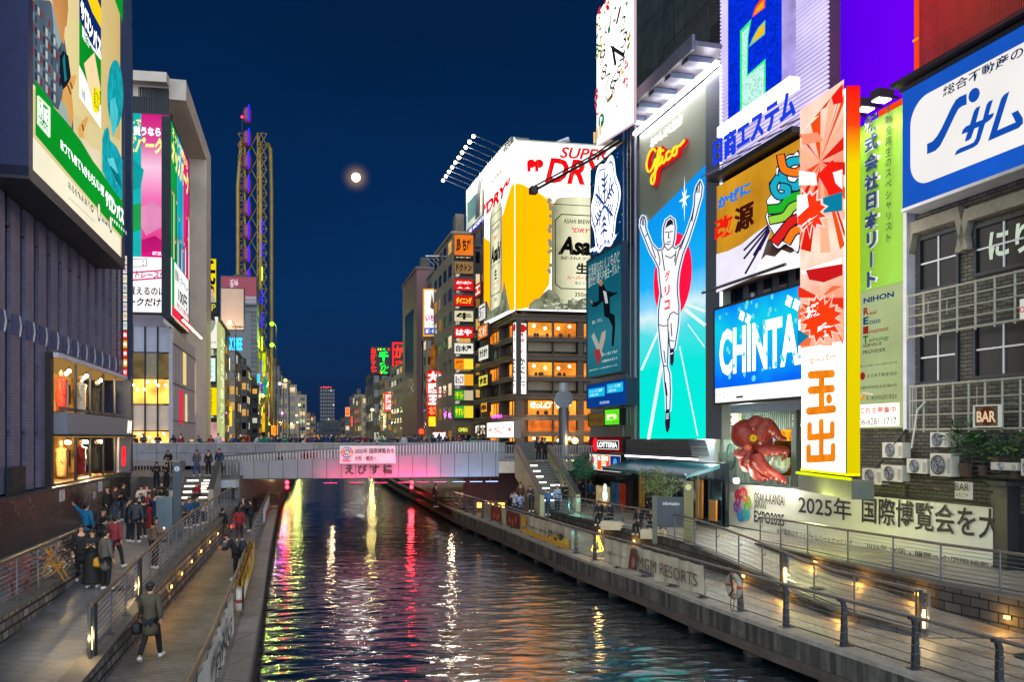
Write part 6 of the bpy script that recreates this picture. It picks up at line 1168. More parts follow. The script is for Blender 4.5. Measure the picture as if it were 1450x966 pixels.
# ---- glass store behind
gz = Wall(-28.3, 70, 1, .16); gw = line_wall(-10.97, -.2475, 'l'); gs_ = thing('glass_store', 'beige and glass corner store building with a slanted roof frame and warm lit windows', 'building', (-28.3, 70, 3.6), gz.rz)
gu = lambda px: gz.u(px)-gz.u(240); W0 = gu(150)
M_bei = P('#b5a698', .5, 0, .2, .5); M_beg = P('#8c8490', .4, .1, .2, .6)
dirb = V((gw.d.x, gw.d.y)); rz_ = -gz.rz
lx = V((dirb.x*math.cos(rz_)-dirb.y*math.sin(rz_), dirb.x*math.sin(rz_)+dirb.y*math.cos(rz_)))       # the canal-side face direction in local axes
DL = 19.6
def gbox(mb, a0, a1, z0, z1, t0, t1, mat):        # a box along the canal-side face
    nn = V((lx.y, -lx.x)); p = [lx*a0+nn*t0, lx*a1+nn*t0, lx*a1+nn*t1, lx*a0+nn*t1]; return mb.hexa([(q.x, q.y, z0) for q in p]+[(q.x, q.y, z1) for q in p], mat)
m = MB(); q0 = [(W0, .6), (-.6, .6), tuple(lx*DL+V((-.6, 0))), (W0, 19)]; m.plate(q0, 0, 27.3, M_beg); m.build('core', gs_)
m = MB()
for i in range(5):
    for j in range(5):
        x0 = W0+(0-W0)*i/5; x1 = W0+(0-W0)*(i+1)/5; z0, z1 = 10.8*j/5, 10.8*(j+1)/5
        if j in (0, 2): MB().box(x0+.06, x1-.06, .3, .4, z0+.1, z1-.06, E('#ffb850', 1.3, .6, .7)).build('window', gs_)
        elif j == 3: MB().box(x0+.06, x1-.06, .3, .4, z0+.06, z1-.06, P('#8a7c60', .4, 0, .3) if i % 2 else E('#a89060', .35, .4, 1)).build('window', gs_)
        else: MB().box(x0+.06, x1-.06, .3, .4, z0+.06, z1-.06, P('#d0b49c' if j == 1 else '#a8a6b4', .35, 0, .12)).build('panel', gs_)
for i in range(6): x = W0+(0-W0)*i/5; MB().box(x-.05, x+.05, .2, .45, 0, 10.8, M_fr).build('mullion', gs_)
for k in range(22): MB().ball((W0+.3+(k*.417) % (-W0-.5), .1+.0*k, [1.6, 5.9][k % 2]+.35*math.sin(k*2.1)), .1, E('#fff0c0', 12), 6, 4).build('lamp', gs_)
for k in range(30):
    a = DL*k/30; q = gbox(MB(), a+.05, a+DL/30-.08, 0, 10.6, -.05, .25, [P('#aaa2a8', .4, .05, .15), P('#bcb4b8', .4, .05, .15), P('#a09aa2', .4, .05, .15)][k % 3]); q.build('rib_panel', gs_)
for a0, a1, z0, z1, c in ((6.2, 8.2, 6.4, 9.3, '#f8d890'), (4.0, 6.0, 2.8, 5.8, '#f02c4c'), (7.6, 9.0, 3.0, 5.6, '#f0d8a0'), (11, 13.5, 0, 1.4, '#f8d090'), (15, 16.5, 4, 9, '#c8b088')): gbox(MB(), a0, a1, z0, z1, .26, .29, E(c, .8)).build('window', gs_)
for z in (3.0, 6.1, 9.4): gbox(MB(), 0, DL, z, z+.06, .26, .3, M_fr).build('joint', gs_)
# roof frame: beige end slab and soffit
MB().box(W0, 0, -1.0, 8, 30.6, 31.4, M_bei).build('roof', gs_); m = MB(); gbox(m, 0, DL, 29.6, 31.3, -6, 1.3, M_bei); m.build('roof_edge', gs_); m = MB(); gbox(m, DL-4.2, DL, 0, 29.6, -6, 1.3, P('#b8a894', .45, 0, .15, .6)); m.build('end_slab', gs_)
m = MB()
for i in range(26): x = W0+(0-W0)*i/26; m.box(x, x+.16, -.2, 0, 27.6, 30.4, M_dark)
m.build('louvre', gs_)
b = board2('billboard', 'tall teal and magenta lit billboard with a white lower panel', 'billboard', gz.off(.6), 152, 239.5, 163, 443, ref=239); b.body(.6, E('#f4f2f0', 1.05), M_fr, .15)
fy = lambda py: (443-py)/280
zp = lambda x, y: (170+x/3.22, 160+y/3.22); xm_ = b.L(*zp(97, 100))[0]/b.W
b.rect(0, fy(365), xm_, 1, E('#14b0b0', .95, .1, .3)); b.rect(xm_, fy(365), 1, 1, ramp_E([(0, '#d8187c'), (.4, '#e870b0'), (.62, '#f0c0dc'), (.8, '#d04890'), (1, '#c81c78')], 2, b.H*.3, b.H, .95))
ye = E('#f8e890', 1.05); b.text('ネットで', *zp(-10, 55), *zp(98, 27), ye, bold=.04, px=True); b.text('券を買うなら', *zp(-4, 98), *zp(186, 66), WHT, bold=.04, px=True); b.text('オッズパーク!', *zp(-60, 178), *zp(212, 112), ye, bold=.06, shear=.2, px=True); b.text('©T.S/U.P', *zp(148, 648), *zp(206, 634), WHT, px=True)
for pts, c in (([(18, 250), (60, 210), (110, 260), (95, 340), (40, 360), (18, 330)], '#0e9c9c'), ([(97, 430), (150, 400), (200, 440), (190, 520), (120, 560), (97, 520)], '#e890c0'), ([(18, 430), (97, 410), (97, 530), (18, 560)], '#20a050'), ([(97, 580), (160, 560), (215, 600), (215, 622), (97, 640)], '#c01870')): b.pb([zp(*p) for p in pts], E(c, .9, .2, .5))
b.line([zp(30, 730), zp(203, 718), zp(203, 752), zp(30, 765)], .12, E('#d01878', .9), px=True); b.text('ートレース!', *zp(34, 752), *zp(190, 724), E('#d01878', .9), bold=.03, px=True, shear=.15); b.text('買えるのは', *zp(38, 830), *zp(208, 797), E('#181418', .5), bold=.02, px=True); b.text('ークだけ!', *zp(38, 880), *zp(198, 846), E('#181418', .5), bold=.03, px=True, shear=.1); b.line([zp(30, 668), zp(122, 665), zp(122, 700), zp(30, 704)], .06, E('#90908c', .8), px=True); b.text('：  ：', *zp(40, 695), *zp(110, 675), E('#181418', .5), px=True); b.done()
b = board2('billboard', 'receding lit billboard in green, cyan and pink stripes beside the magenta one', 'billboard', gw.off(.5), 241, 267, 168, 446, ref=241); b.body(.6, E('#f0f4f0', 1.0), M_fr, .15)
for x0, x1, c in ((0, .34, '#10a048'), (.34, .66, '#18a8c8'), (.66, 1, '#e02878')): b.rect(x0, .3, x1, 1, E(c, .9, .2, .3))
b.text('オッズパーク', .04, .78, .96, .93, ye, bold=.06); b.text('ネット投票なら', .06, .93, .9, .985, ye, bold=.04)
for i in range(14):
    x = .05+.065*i; h_ = .4+.25*rnd.random(); c = [['#108038', '#e8d8b0', '#0c6c30'], ['#1468b0', '#e8c8a0', '#0e8cb8'], ['#d8345c', '#f4f0f0', '#a8184c']][int(x*3) % 3]
    b.nb([(x, .3), (x+.06, .3), (x+.055, h_), (x+.005, h_)], E(c[i % 3], .8)); b.disc(x+.03, h_+.012, .28, E('#e8b890', .85), n=10); b.disc(x+.03, h_+.02, .2, E('#2c1810', .6), n=8)
b.rect(0, 0, .12, .3, E('#10a048', .9)); b.rect(.0, 0, 1, .05, E('#e83048', .9)); b.text('競輪・オートレース', .14, .2, .95, .26, E('#40404c', .6)); b.text('100円', .3, .1, .8, .18, E('#181418', .6), bold=.03); b.text('地方競馬', .2, .06, .9, .095, E('#c83048', .8)); b.done()
st_ = thing('soffit_lights', 'row of small yellow lamps under the striped billboard', 'lamp', gw.off(.9).pt(gw.u(241), 15.2), gw.rz); m = MB(); m.box(0, 14, -.05, .05, -.1, .05, M_fr)
for i in range(14): m.ball((.5+i, -.05, -.15), .1, E('#ffe890', 8), 6, 4)
m.build('lamp_row', st_)
# ============================================================ corner restaurant building with the beer billboard
GZ = 3.75
ac = V((.27, 80)); wA = Wall(ac.x, ac.y, 1, .19); wB = line_wall(23.5, -.29, 'r')
ab = thing('restaurant_building', 'dark brown corner restaurant building with glowing orange windows under the beer billboard', 'building', (ac.x, ac.y, GZ), wA.rz)
M_db = P('#4a4038', .6, .1, .25, .7); M_dbl = P('#8a7a62', .6, 0, .2, 1); zq6 = lambda x, y: (570+x/3.714, 380+y/3.714)
ub = lambda px: wB.u(px)-wB.u(729); LBd = -ub(672)
bd = Matrix.Rotation(-wA.rz, 3, 'Z') @ V((-wB.d.x, -wB.d.y, 0)); bn = Matrix.Rotation(-wA.rz, 3, 'Z') @ V((wB.n.x, wB.n.y, 0))
def bbox_(mb, a0, a1, z0, z1, t0, t1, mat):       # box on the canal face: a along it away from the corner, t outwards
    p = [bd*a0+bn*t0, bd*a1+bn*t0, bd*a1+bn*t1, bd*a0+bn*t1]; return mb.hexa([(q.x, q.y, z0) for q in p]+[(q.x, q.y, z1) for q in p], mat)
zA = lambda y: EYE+(HY-y)/F*80-GZ
core = [bn*-.9+V((.9, 0, 0)), V((16, .9, 0)), V((16, 14, 0)), bd*LBd+bn*-.9]; core[0] = V((1.0, .9, 0))
MB().plate([(p.x, p.y) for p in core], 0, zA(200), M_db).build('core', ab)
rows = [(455, 477, 'o'), (480, 496, 'b'), (512, 533, 'o'), (537, 552, 'b'), (567, 588, 'o'), (595, 613, 'p'), (616, 626, 'o')]
mats_o = [E('#d87c24', 1.25, .6, .5), E('#e08c30', 1.2, .7, .6), E('#c06c20', 1.1, .6, .7)]
for ya, yb, k in rows:
    z1, z0 = zA(ya), zA(yb); xs = [(1.4, 3.7), (3.8, 6.1), (6.9, 7.7), (7.8, 10), (10.4, 12.6), (12.7, 15.5)]
    for i, (x0, x1) in enumerate(xs):
        m_ = mats_o[(i+int(z0)) % 3] if k == 'o' else (M_dbl if k == 'b' else E('#e8742c', .9, .5, 1.5)); MB().box(x0, x1, .55, .6, z0, z1, m_).build('window' if k != 'b' else 'blind_panel', ab)
        if k == 'o':
            q = MB()
            for j in range(2): q.ball((x0+.5+1.1*j, .3, z1-.35-.2*((i+j) % 2)), .14, E('#fff0c0', 6), 7, 5)
            q.build('lamp', ab)
            q = MB(); r_ = random.Random(int(z0*7)+i)
            for j in range(3): q.ball((x0+.3+r_.random()*1.6, .4, z0+.25), .16, M_dark, 7, 5, (1, .6, 1.4))
            q.build('diner', ab)
    for a0 in range(5):
        a = 1.2+a0*(LBd-1.5)/5; c = a+(LBd-1.5)/5-.4; q = MB(); bbox_(q, a, c, z0, z1, -.6, -.55, mats_o[(a0+int(z0*3)) % 3] if (k == 'o' and (a0 % 3 != 1)) else P('#2a2622', .4, 0, .3)); q.build('window', ab)
        q = MB(); bbox_(q, (a+c)/2-.06, (a+c)/2+.06, z0, z1, -.54, -.45, M_db); q.build('mullion', ab)
for y in (449, 478.5, 505, 535, 561, 591, 614):
    z = zA(y); MB().box(-.2, 16, -.05, .9, z-.28, z+.12, M_db).build('floor_slab', ab); q = MB(); bbox_(q, .1, LBd, z-.28, z+.12, -.9, .05, M_db); q.build('floor_slab', ab); MB().tube([(0, -.12, z+.2), (16, -.12, z+.2)], .05, P('#8a6a40', .4, .4, .2), 5).build('rail', ab); q = MB(); q.tube([bd*0+bn*.12+V((0, 0, z+.2)), bd*LBd+bn*.12+V((0, 0, z+.2))], .05, P('#8a6a40', .4, .4, .2), 5); q.build('rail', ab)
for x in (0.1, 3.72, 6.2, 10.05, 12.62): MB().box(x, x+.5 if x != 3.72 else x+.12, .05, .9, 0, zA(449), M_db).build('column', ab)
for a in (0, LBd*.35, LBd*.7): q = MB(); bbox_(q, a, a+.6, 0, zA(449), -.9, -.1, M_db); q.build('column', ab)
q = MB(); me, a, c, d, e_ = text_mesh('CoLOTTE', .02); q.add(me, Matrix(((3.4/(c-a), 0, 0, 1.5), (0, 0, -1, .2), (0, .62/(e_-d), 0, zA(578)), (0, 0, 0, 1))), E('#fff4dc', 1.1)); q.build('lettering', ab)
MB().box(9, 11.8, 3, 6, zA(205), zA(172), P('#8a7c60', .7, 0, .3)).box(8.2, 9, 3, 5, zA(205), zA(186), P('#7a6c54', .7, 0, .3)).build('roof_tank', ab); MB().tube([(10, 4, zA(172)), (10, 4, zA(172)+3)], .06, M_frw).tube([(5, 3, zA(200)), (5, 3, zA(200)+1.2), (6, 3, zA(200)+1.6)], .3, M_frw, 8).build('roof_pipe', ab)
lamp((2.5, 79, 6.5), 60, (1, .65, .3)); lamp((6.5, 79.5, 6), 60, (1, .65, .3))
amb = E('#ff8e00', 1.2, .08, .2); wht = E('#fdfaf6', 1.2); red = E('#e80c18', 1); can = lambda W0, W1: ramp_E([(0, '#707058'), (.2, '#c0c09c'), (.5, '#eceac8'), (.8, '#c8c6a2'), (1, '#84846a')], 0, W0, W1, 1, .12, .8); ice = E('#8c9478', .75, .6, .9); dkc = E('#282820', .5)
z5 = lambda x, y: (680+x/3.576, 190+y/3.576)
def fan(b, cx0, cx1, top, bot, txt=True):
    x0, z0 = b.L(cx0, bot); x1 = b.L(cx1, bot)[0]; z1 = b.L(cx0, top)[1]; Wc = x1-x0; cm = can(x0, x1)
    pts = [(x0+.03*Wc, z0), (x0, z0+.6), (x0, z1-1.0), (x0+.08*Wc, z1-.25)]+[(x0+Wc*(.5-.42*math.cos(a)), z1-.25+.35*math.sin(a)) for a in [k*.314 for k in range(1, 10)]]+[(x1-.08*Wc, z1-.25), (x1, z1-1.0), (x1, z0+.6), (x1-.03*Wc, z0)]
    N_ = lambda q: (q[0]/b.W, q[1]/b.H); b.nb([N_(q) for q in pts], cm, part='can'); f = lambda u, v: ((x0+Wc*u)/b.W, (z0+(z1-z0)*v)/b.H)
    b.line([f(.0, .93), f(1, .93)], .07, dkc, part='can'); b.line([f(.06, .2), f(.06, .78), f(.16, .84), f(.84, .84), f(.94, .78), f(.94, .2), f(.84, .16), f(.16, .16), f(.06, .2)], .09, dkc, part='can')
    b.text('Asahi', *f(.1, .47), *f(.9, .64), E('#181818', .4), bold=.05, shear=.25); b.text('生', *f(.4, .30), *f(.6, .40), dkc, bold=.04); b.text('"DRY"', *f(.33, .68), *f(.68, .72), red, bold=.02, shear=.3); b.text('ASAHI BREWERIES', *f(.2, .76), *f(.8, .8), dkc); b.text('洗練されたクリアな味', *f(.14, .425), *f(.86, .455), dkc, bold=.02); b.text('スーパードライ', *f(.25, .245), *f(.75, .28), red, bold=.03); b.text('生ビール', *f(.38, .2), *f(.62, .23), dkc); b.text('350ml', *f(.38, .09), *f(.62, .13), dkc, bold=.01)
    return x0, x1, z0, z1
b = board2('billboard', 'huge white and amber beer billboard with a silver can and red slanted latin letters', 'billboard', wA.off(.35), 729, 872, 199, 439); b.mb('panel').box(0, b.W, 0, .06, 0, b.H, wht).box(1, b.W-2.2, .062, .9, 0, b.H, M_db); b.mb('edge_lights').box(0, b.W, -.1, .9, b.H, b.H+.12, P('#c8c0a8', .5, 0, .1))
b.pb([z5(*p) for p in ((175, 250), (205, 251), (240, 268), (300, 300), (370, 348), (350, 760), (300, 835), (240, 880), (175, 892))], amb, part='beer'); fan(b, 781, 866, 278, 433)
ip = [(240, 888)]; r_ = random.Random(4)
for k in range(16): ip.append((250+24*k, (870-70*min(1, k/4)+40*r_.random()-20) if k < 7 else 820+50*r_.random()))
b.pb([z5(*p) for p in ip+[(640, 893)]], ice, part='ice')
for k in range(40): x, y = 300+320*r_.random(), 830+50*r_.random(); b.pb([z5(x+18*r_.random(), y), z5(x+30, y+12*r_.random()), z5(x+10, y+18)], E(['#b8c0a4', '#6c7458', '#d8dcc8'][k % 3], .7), part='ice'); b.k -= .8
for k in range(26): b.disc(*[v/s_ for v, s_ in zip(b.L(*z5(345+10*r_.random(), 330+430*r_.random())), (b.W, b.H))], .18, E('#98a080', .7), part='ice', n=7); b.k -= .8
b.k = int(b.k)+1
b.text('SUPER', 792, 224, 858, 212, red, bold=.03, shear=.28, px=True); b.text('DRY', 771, 259, 862, 229, red, bold=.035, shear=.28, px=True); 
for x in (752, 763): c = b.L(x, 232); b.disc(c[0]/b.W, c[1]/b.H, .42, red, part='lettering_marks'); b.nb([((c[0]-.42)/b.W, c[1]/b.H), ((c[0]-.1)/b.W, (c[1]+.1)/b.H), ((c[0]-.05)/b.W, (c[1]-.7)/b.H), ((c[0]-.38)/b.W, (c[1]-.85)/b.H)], red, part='lettering_marks')
for i in range(1, 9): b.line([(i/9, 0), (i/9, 1)], .012, E('#c8a868', .8), part='joints')
b.done()
b = board2('billboard', 'narrow receding side of the beer billboard with a foreshortened silver can', 'billboard', wB.off(.35), 686, 728.5, 199, 440, ref=728.5); b.mb('panel').box(0, b.W, 0, .06, 0, b.H, wht).box(1, b.W-2.2, .062, .9, 0, b.H, M_db)
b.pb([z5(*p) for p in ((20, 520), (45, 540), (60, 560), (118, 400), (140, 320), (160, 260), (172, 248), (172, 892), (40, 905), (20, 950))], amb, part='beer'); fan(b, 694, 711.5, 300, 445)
b.pb([z5(*p) for p in ((20, 955), (20, 900), (40, 850), (55, 900), (80, 880), (100, 870), (112, 820), (125, 740), (140, 820), (155, 890))], ice, part='ice')
b.text('SUPER', 696, 262, 712, 238, red, bold=.03, shear=.2, px=True); b.text('"DRY"', 686, 308, 724, 250, red, bold=.06, shear=.2, px=True); b.done()
M_cyl = MB(); cyl = thing('rounded_corner', 'rounded white and amber corner between the two faces of the beer billboard', 'panel', wA.off(.35).pt(0, 0), 0)
zt0, zm0, zb0 = EYE+(HY-199)/F*80, EYE+(HY-262)/F*80, EYE+(HY-440)/F*80; o_ = V(cyl.location); m = MB(); pA = wA.off(.35).pt(.02, 0)-o_; pB = wB.off(.35).pt(wB.off(.35).u(728.5), 0)-o_; pm_ = (pA+pB)/2+V((-.12, -.25, 0))
for z0, z1, mm in ((zb0, zm0, amb), (zm0, zt0, wht)):
    A_ = [V((p.x, p.y, z0)) for p in (pB, pm_, pA)]; B_ = [V((p.x, p.y, z1)) for p in (pB, pm_, pA)]; m.strip(A_, B_, mm)
m.build('panel', cyl)
for wl, x0, x1, lab in ((wA.off(.75), 733.5, 745, 'tall white lit sign with red and black vertical characters on the restaurant corner'), (wB.off(.7), 727, 731.5, 'narrow receding side of the tall white restaurant sign')):
    b = board2('vertical_sign', lab, 'sign', wl, x0, x1, 458, 558); b.body(.4, E('#f4f0ec', 1.1), P('#3a342c', .5, .1, .1), .06); b.text('本場の味', .22, .56, .78, .88, E('#d01c18', .9), vert=True, bold=.02); b.text('かに道楽', .12, .03, .88, .52, E('#181414', .4), vert=True, bold=.05); b.disc(.5, .93, .4, E('#d01c18', .9)); b.done()
b = board2('shop_sign', 'wide white lit sign with red crab emblems above the street corner', 'sign', wB.off(1.4), 690, 728, 597, 619.5, ref=728); b.body(.6, E('#fff4f0', 1.2), P('#8a7a70', .5, .1, .1), .08); b.text('かに道楽', .3, .25, .7, .75, E('#d8141c', 1), bold=.05)
for x in (.14, .86):
    for k in range(6): a = k*math.pi/3; b.line([(x, .5), (x+.06*math.cos(a), .5+.3*math.sin(a))], .14, E('#d8141c', 1)); b.k -= .5
b.k = int(b.k)+1; b.done()
b = board2('neon_sign', 'small pink neon word above the restaurant entrance', 'sign', wB.off(.6), 697, 711, 587, 592, ref=711); b.text('OPEN', 0, 0, 1, 1, E('#f850d0', 2), bold=.02); b.done()
lc = thing('lamp_column', 'tall steel column with a drum lamp head beside the right landing', 'column', (4.2, 69, GZ)); MB().tube([(0, 0, 0), (0, 0, 3.9)], .42, M_steel, 14).build('shaft', lc); MB().tube([(0, 0, 3.9), (0, 0, 4.7)], .3, M_steel, 14).build('neck', lc); MB().tube([(0, -.3, 4.6), (0, .3, 4.6)], .75, M_steel, 18).build('drum', lc); MB().tube([(0, 0, 5.2), (0, 0, 5.9)], .34, M_frw, 12).build('cap', lc); MB().ball((.9, -.4, 1.2), .25, E('#ffc860', 8)).build('glow_lamp', lc); lamp((5.1, 68.2, 5), 60, (1, .7, .3))
# tilted white billboard with floodlights, further along
wF = wB.off(-.9)
b = board2('billboard', 'pale billboard with a blue strip, floodlit by a row of bright lamps on arms', 'billboard', wF, 660, 714, 270, 339); b.mb('panel').box(0, b.W, 0, .6, 0, b.H, P('#c4ccb4', .5, 0, .15, .3)); b.rect(0, 0, 1, .16, E('#2c2ca0', .8)); b.rect(.05, .3, .35, .7, E('#90c8c8', .5, .3, .3)); b.nb([(.28, .2), (.4, .2), (.42, .6), (.46, .85), (.38, .9), (.33, .7), (.3, .5)], P('#2a2a3c', .6, 0, .1)); b.text('LIFE HOSPITAL', .05, .04, .6, .12, WHT); b.mb('edge').box(b.W, b.W+2.2, .1, 2, 0, b.H, P('#5c6460', .6, 0, .2))
for i in range(10):
    x = b.W*(i+.5)/10; b.mb('lamp_arm').beam((x, 0, b.H-.1), (x, -3.0, b.H+.9), .08, .06, M_steelD); b.mb('flood_lamp').ball((x, -3.05, b.H+.75), .2, E('#ffdca0', 8), 8, 6)
    if i % 3 == 1: lamp(b.root.matrix_basis @ V((x, -3.0, b.H+.4)), 500, (1, .9, .75), size=.3)
b.done()
# ============================================================ generic street buildings
WIN = {}
def winmesh(w_, h_, mat, trim=None):
    k = (round(w_, 2), round(h_, 2), mat.name, mat)
    if k not in WIN: WIN[k] = MB().box(-w_/2, w_/2, -.02, .04, 0, h_, mat).mesh('window')
    return WIN[k]
LITS = [E(h, s, .5, .6) for h, s in (('#f0b860', .8), ('#d89840', .6), ('#f8e0b0', .9), ('#e8f0d8', .7), ('#c88838', .5))]; DARKW = glassm('#0b0f16', .15)
def house(name, label, x0, x1, yt, Z, depth, mat, side, nf=(5, 3), ns=(5, 4), lit=.4, seed=0, base=GZ, roof=True, slope=.16, group=None, cat='building'):
    """street building: its end face spans pixel columns x0..x1 at distance Z; the canal face runs away behind it"""
    rr = random.Random(seed+int(x0*3)); p0 = at(x0, yt, Z); w_ = Wall(p0.x, Z, 1, slope); u1 = w_.u(x1)-w_.u(x0); H_ = p0.z-base
    r = thing(name, label, cat, (p0.x, Z, base), w_.rz, group); k = -.26 if side == 'r' else -.25
    sd = Matrix.Rotation(-w_.rz, 3, 'Z') @ V((k, 1, 0)).normalized(); s0 = V((0, 0, 0)) if side == 'r' else V((u1, 0, 0))
    pts = [V((0, 0, 0)), V((u1, 0, 0)), V((u1, 0, 0))+sd*depth, sd*depth]; MB().plate([(p.x, p.y) for p in pts], 0, H_, mat).build('wall', r)
    if roof:
        q = MB().plate([(p.x, p.y) for p in (pts[0]+V((-.15, -.15, 0)), pts[1]+V((.15, -.15, 0)), pts[2]+V((.15, .15, 0)), pts[3]+V((-.15, .15, 0)))], H_+.01, H_+.35, mat); q.build('parapet', r)
        MB().box(u1*.2, u1*.6, depth*.15, depth*.4, H_+.36, H_+1.6+rr.random()*1.5, M_concD).build('roof_hut', r)
    R_, C_ = nf
    for i in range(R_):
        for j in range(C_):
            ww, hh = u1/C_*.62, H_/R_*.5; inst(winmesh(ww, hh, LITS[rr.randrange(5)] if rr.random() < lit else DARKW), 'window', r, (u1*(j+.5)/C_, -.03, H_*(i+.3)/R_))
    R_, C_ = ns; ang = math.atan2(sd.y, sd.x)
    for i in range(R_):
        for j in range(C_):
            ww, hh = depth/C_*.6, H_/R_*.5; q = s0+sd*(depth*(j+.5)/C_); o_ = inst(winmesh(ww, hh, LITS[rr.randrange(5)] if rr.random() < lit else DARKW), 'window', r, (q.x, q.y, H_*(i+.3)/R_), ang if side != 'r' else ang+math.pi)
    return r, w_, u1, H_
MBE = [P(h, .75, 0, .3, .4, .2, 6) for h in ('#6e6254', '#5a5450', '#7c6e5c', '#4c4644', '#85735a', '#3c3a3c')]
# right bank, from the restaurant corner away
r1, w1, u1, h1 = house('tenant_tower', 'narrow tower with a stacked column of red, white and green tenant signs', 641, 672, 331, 101, 14, MBE[0], 'r', (9, 1), (9, 4), .3, 1)
plates = [(332, 361, '#e87820', '鳥 ちび', '#30140c'), (363, 365.5, '#181410', '9F 全室個室', '#e8d8a0'), (370, 387, '#8a6c44', 'ドクトン', '#1c140c'), (395, 411, '#e01414', '笑笑', '#ffffff'), (418, 433, '#d81414', 'ダイニング', '#ffd840'), (440, 455, '#d8d0a8', '牛', '#181410'), (463, 478, '#e01818', 'はや', '#ffffff'), (486, 501, '#e8e4d8', '白木屋', '#181410'), (508, 523, '#f09018', '焼', '#c01010'), (530, 546, '#f0e8e0', 'ほっこり', '#403028'), (553, 567, '#30a028', '千房', '#f0e020'), (575, 592, '#38a82c', 'やすい', '#f8f020')]
for i, (ya, yb, c, s_, c2) in enumerate(plates):
    b = board2('tenant_sign', f'lit tenant sign number {i+1} from the top of the narrow tower' if 0 else ['orange sign with dark brush words at the top of the tenant column', 'thin dark sign strip second from the top of the tenant column', 'brown wooden looking sign third from the top of the tenant column', 'red sign with two white characters in the tenant column', 'red sign with yellow words in the tenant column', 'pale yellow sign with one dark character in the tenant column', 'red sign with two white rounded characters in the tenant column', 'white sign with three dark characters in the tenant column', 'orange sign with a bright half in the tenant column', 'white sign with small words and orange half in the tenant column', 'small green sign with yellow words in the tenant column', 'lowest green and yellow sign in the tenant column'][i], 'sign', w1.off(.4), 643.5, 670, ya, yb, group='signs of the tenant column')
    b.body(.35, E(c, .95, .15, .6), M_fr, .06)
    if i in (8, 9, 10, 11): b.rect(.52 if i > 8 else .5, .0, 1, 1, E(['#f8e040', '#f0a820', '#c8b890', '#f0d830'][i-8], .9)); b.text(s_, .05, .15, .48, .85, E(c2, 1), bold=.04)
    else: b.text(s_, .08, .18, .92, .82, E(c2, 1), bold=.05)
    b.done()
for i, y in enumerate((392, 415, 437, 460, 483, 505, 527.5, 550.5, 572)):
    b = board2('floor_number', f'small white floor number {["8F","7F","6F","5F","4F","3F","2F","1F","BF"][i]} in the tenant column', 'sign', w1.off(.3), 645, 651, y-4, y, group='floor numbers'); b.text(['8F', '7F', '6F', '5F', '4F', '3F', '2F', '1F', 'BF'][i], 0, 0, 1, 1, E('#e8e0d0', .8), bold=.03); b.done()
for k, (x0, x1, ya, yb, c, s_) in enumerate(((673, 681, 405, 422, '#f02414', 'エ'), (678, 688, 434, 456, '#e8e4dc', '酒'), (677, 691, 464, 482, '#e07818', '鉄板'), (678, 692, 494, 512, '#e8e8d8', 'ｶﾗｵｹ'), (678, 691, 534, 548, '#e8d850', '食堂'), (681, 690, 572, 584, '#f0a030', '串'), (672, 690, 600, 619, '#3a2c18', '喫茶'))):
    b = board2('shop_sign', ['red sign with one white stroke beside the tenant tower', 'white upright sign between the tower and the beer billboard', 'orange sign under the white upright one', 'white sign with small words on the street face', 'yellowish sign on the lower street face', 'small orange lantern-like sign low on the street face', 'dark carved sign at street level'][k], 'sign', wB.off(.5), x0, x1, ya, yb, group='signs on the street face'); b.body(.4, E(c, .9, .15, .5), M_fr, .05); b.text(s_, .1, .15, .9, .85, E('#2c1c10' if k in (1, 3, 4, 5) else '#fff4e0', .9), bold=.04); b.done()
house('street_building', 'brown street building with lit windows hidden behind the tenant signs', 672, 690, 350, 108, 10, MBE[3], 'r', (9, 2), (9, 2), .6, 5)
r2, w2, u2, h2 = house('grey_panel_building', 'plain grey panelled building with a stubby roof gantry left of the tenant tower', 623, 640, 376, 112, 12, P('#5c605c', .6, .1, .2, .5), 'r', (1, 1), (6, 2), .2, 2)
gn = thing('roof_gantry', 'slanted steel lamp gantry on top of the grey panelled building', 'gantry', at(632, 376, 111)); m = MB()
for i in range(6): m.beam((-1.6+.6*i, 0, 0), (-2.6+.6*i, -1.2, 1.0), .08, .08, M_frw)
m.beam((-2.6, -1.2, 1.0), (1.0, -1.2, 1.0), .1, .1, M_frw); m.build('arms', gn)
b = board2('shop_sign', 'dim beige sign with white letters near the street left of the crab sign', 'sign', Wall(at(646, 600, 99).x, 99, 1, .1), 646, 667, 602, 616); b.body(.3, E('#6a5c34', .5, .2)); b.text('OPEN', .15, .3, .75, .7, E('#e8f060', 1), bold=.04); b.done()
r3, w3, u3, h3 = house('brown_tower', 'tall brown pink tower with a big pale curled character near its top', 590, 624, 381, 122, 16, P('#5a3a3c', .6, 0, .2, .4), 'r', (1, 1), (1, 1), 0, 3)
b = board2('character_sign', 'column of pale rounded characters down the brown tower', 'sign', w3.off(.2), 604, 619, 386, 470); b.text('づぼら', 0, 0, 1, 1, E('#a87c74', .6), vert=True, bold=.05, ext=.05); b.done()
b = board2('billboard', 'small white lit billboard with magenta words and a blue foot on the brown tower', 'billboard', Wall(at(601, 470, 116).x, 116, 1, -.15), 601, 624.5, 411, 474, ref=601); b.body(.4, E('#f8f0e8', 1.05), E('#f0a838', .9), .2); b.rect(0, 0, 1, .15, E('#1c48b0', .9)); b.text('いちご', .06, .3, .95, .45, E('#d01890', 1), bold=.05); b.nb([(.35, .6), (.45, .95), (.55, .7), (.65, .98), (.75, .6), (.6, .55)], P('#6a4034', .6, 0, .1)); b.text('婚活・スタッフ', .08, .03, .92, .12, WHT, bold=.03); b.text('しょうゆ', .3, .2, .9, .27, E('#402018', .5)); b.done()
house('street_building', 'beige narrow building carrying the red and white vertical neon sign', 604, 624, 478, 117, 3, MBE[2], 'r', (7, 2), (7, 1), .3, 4)
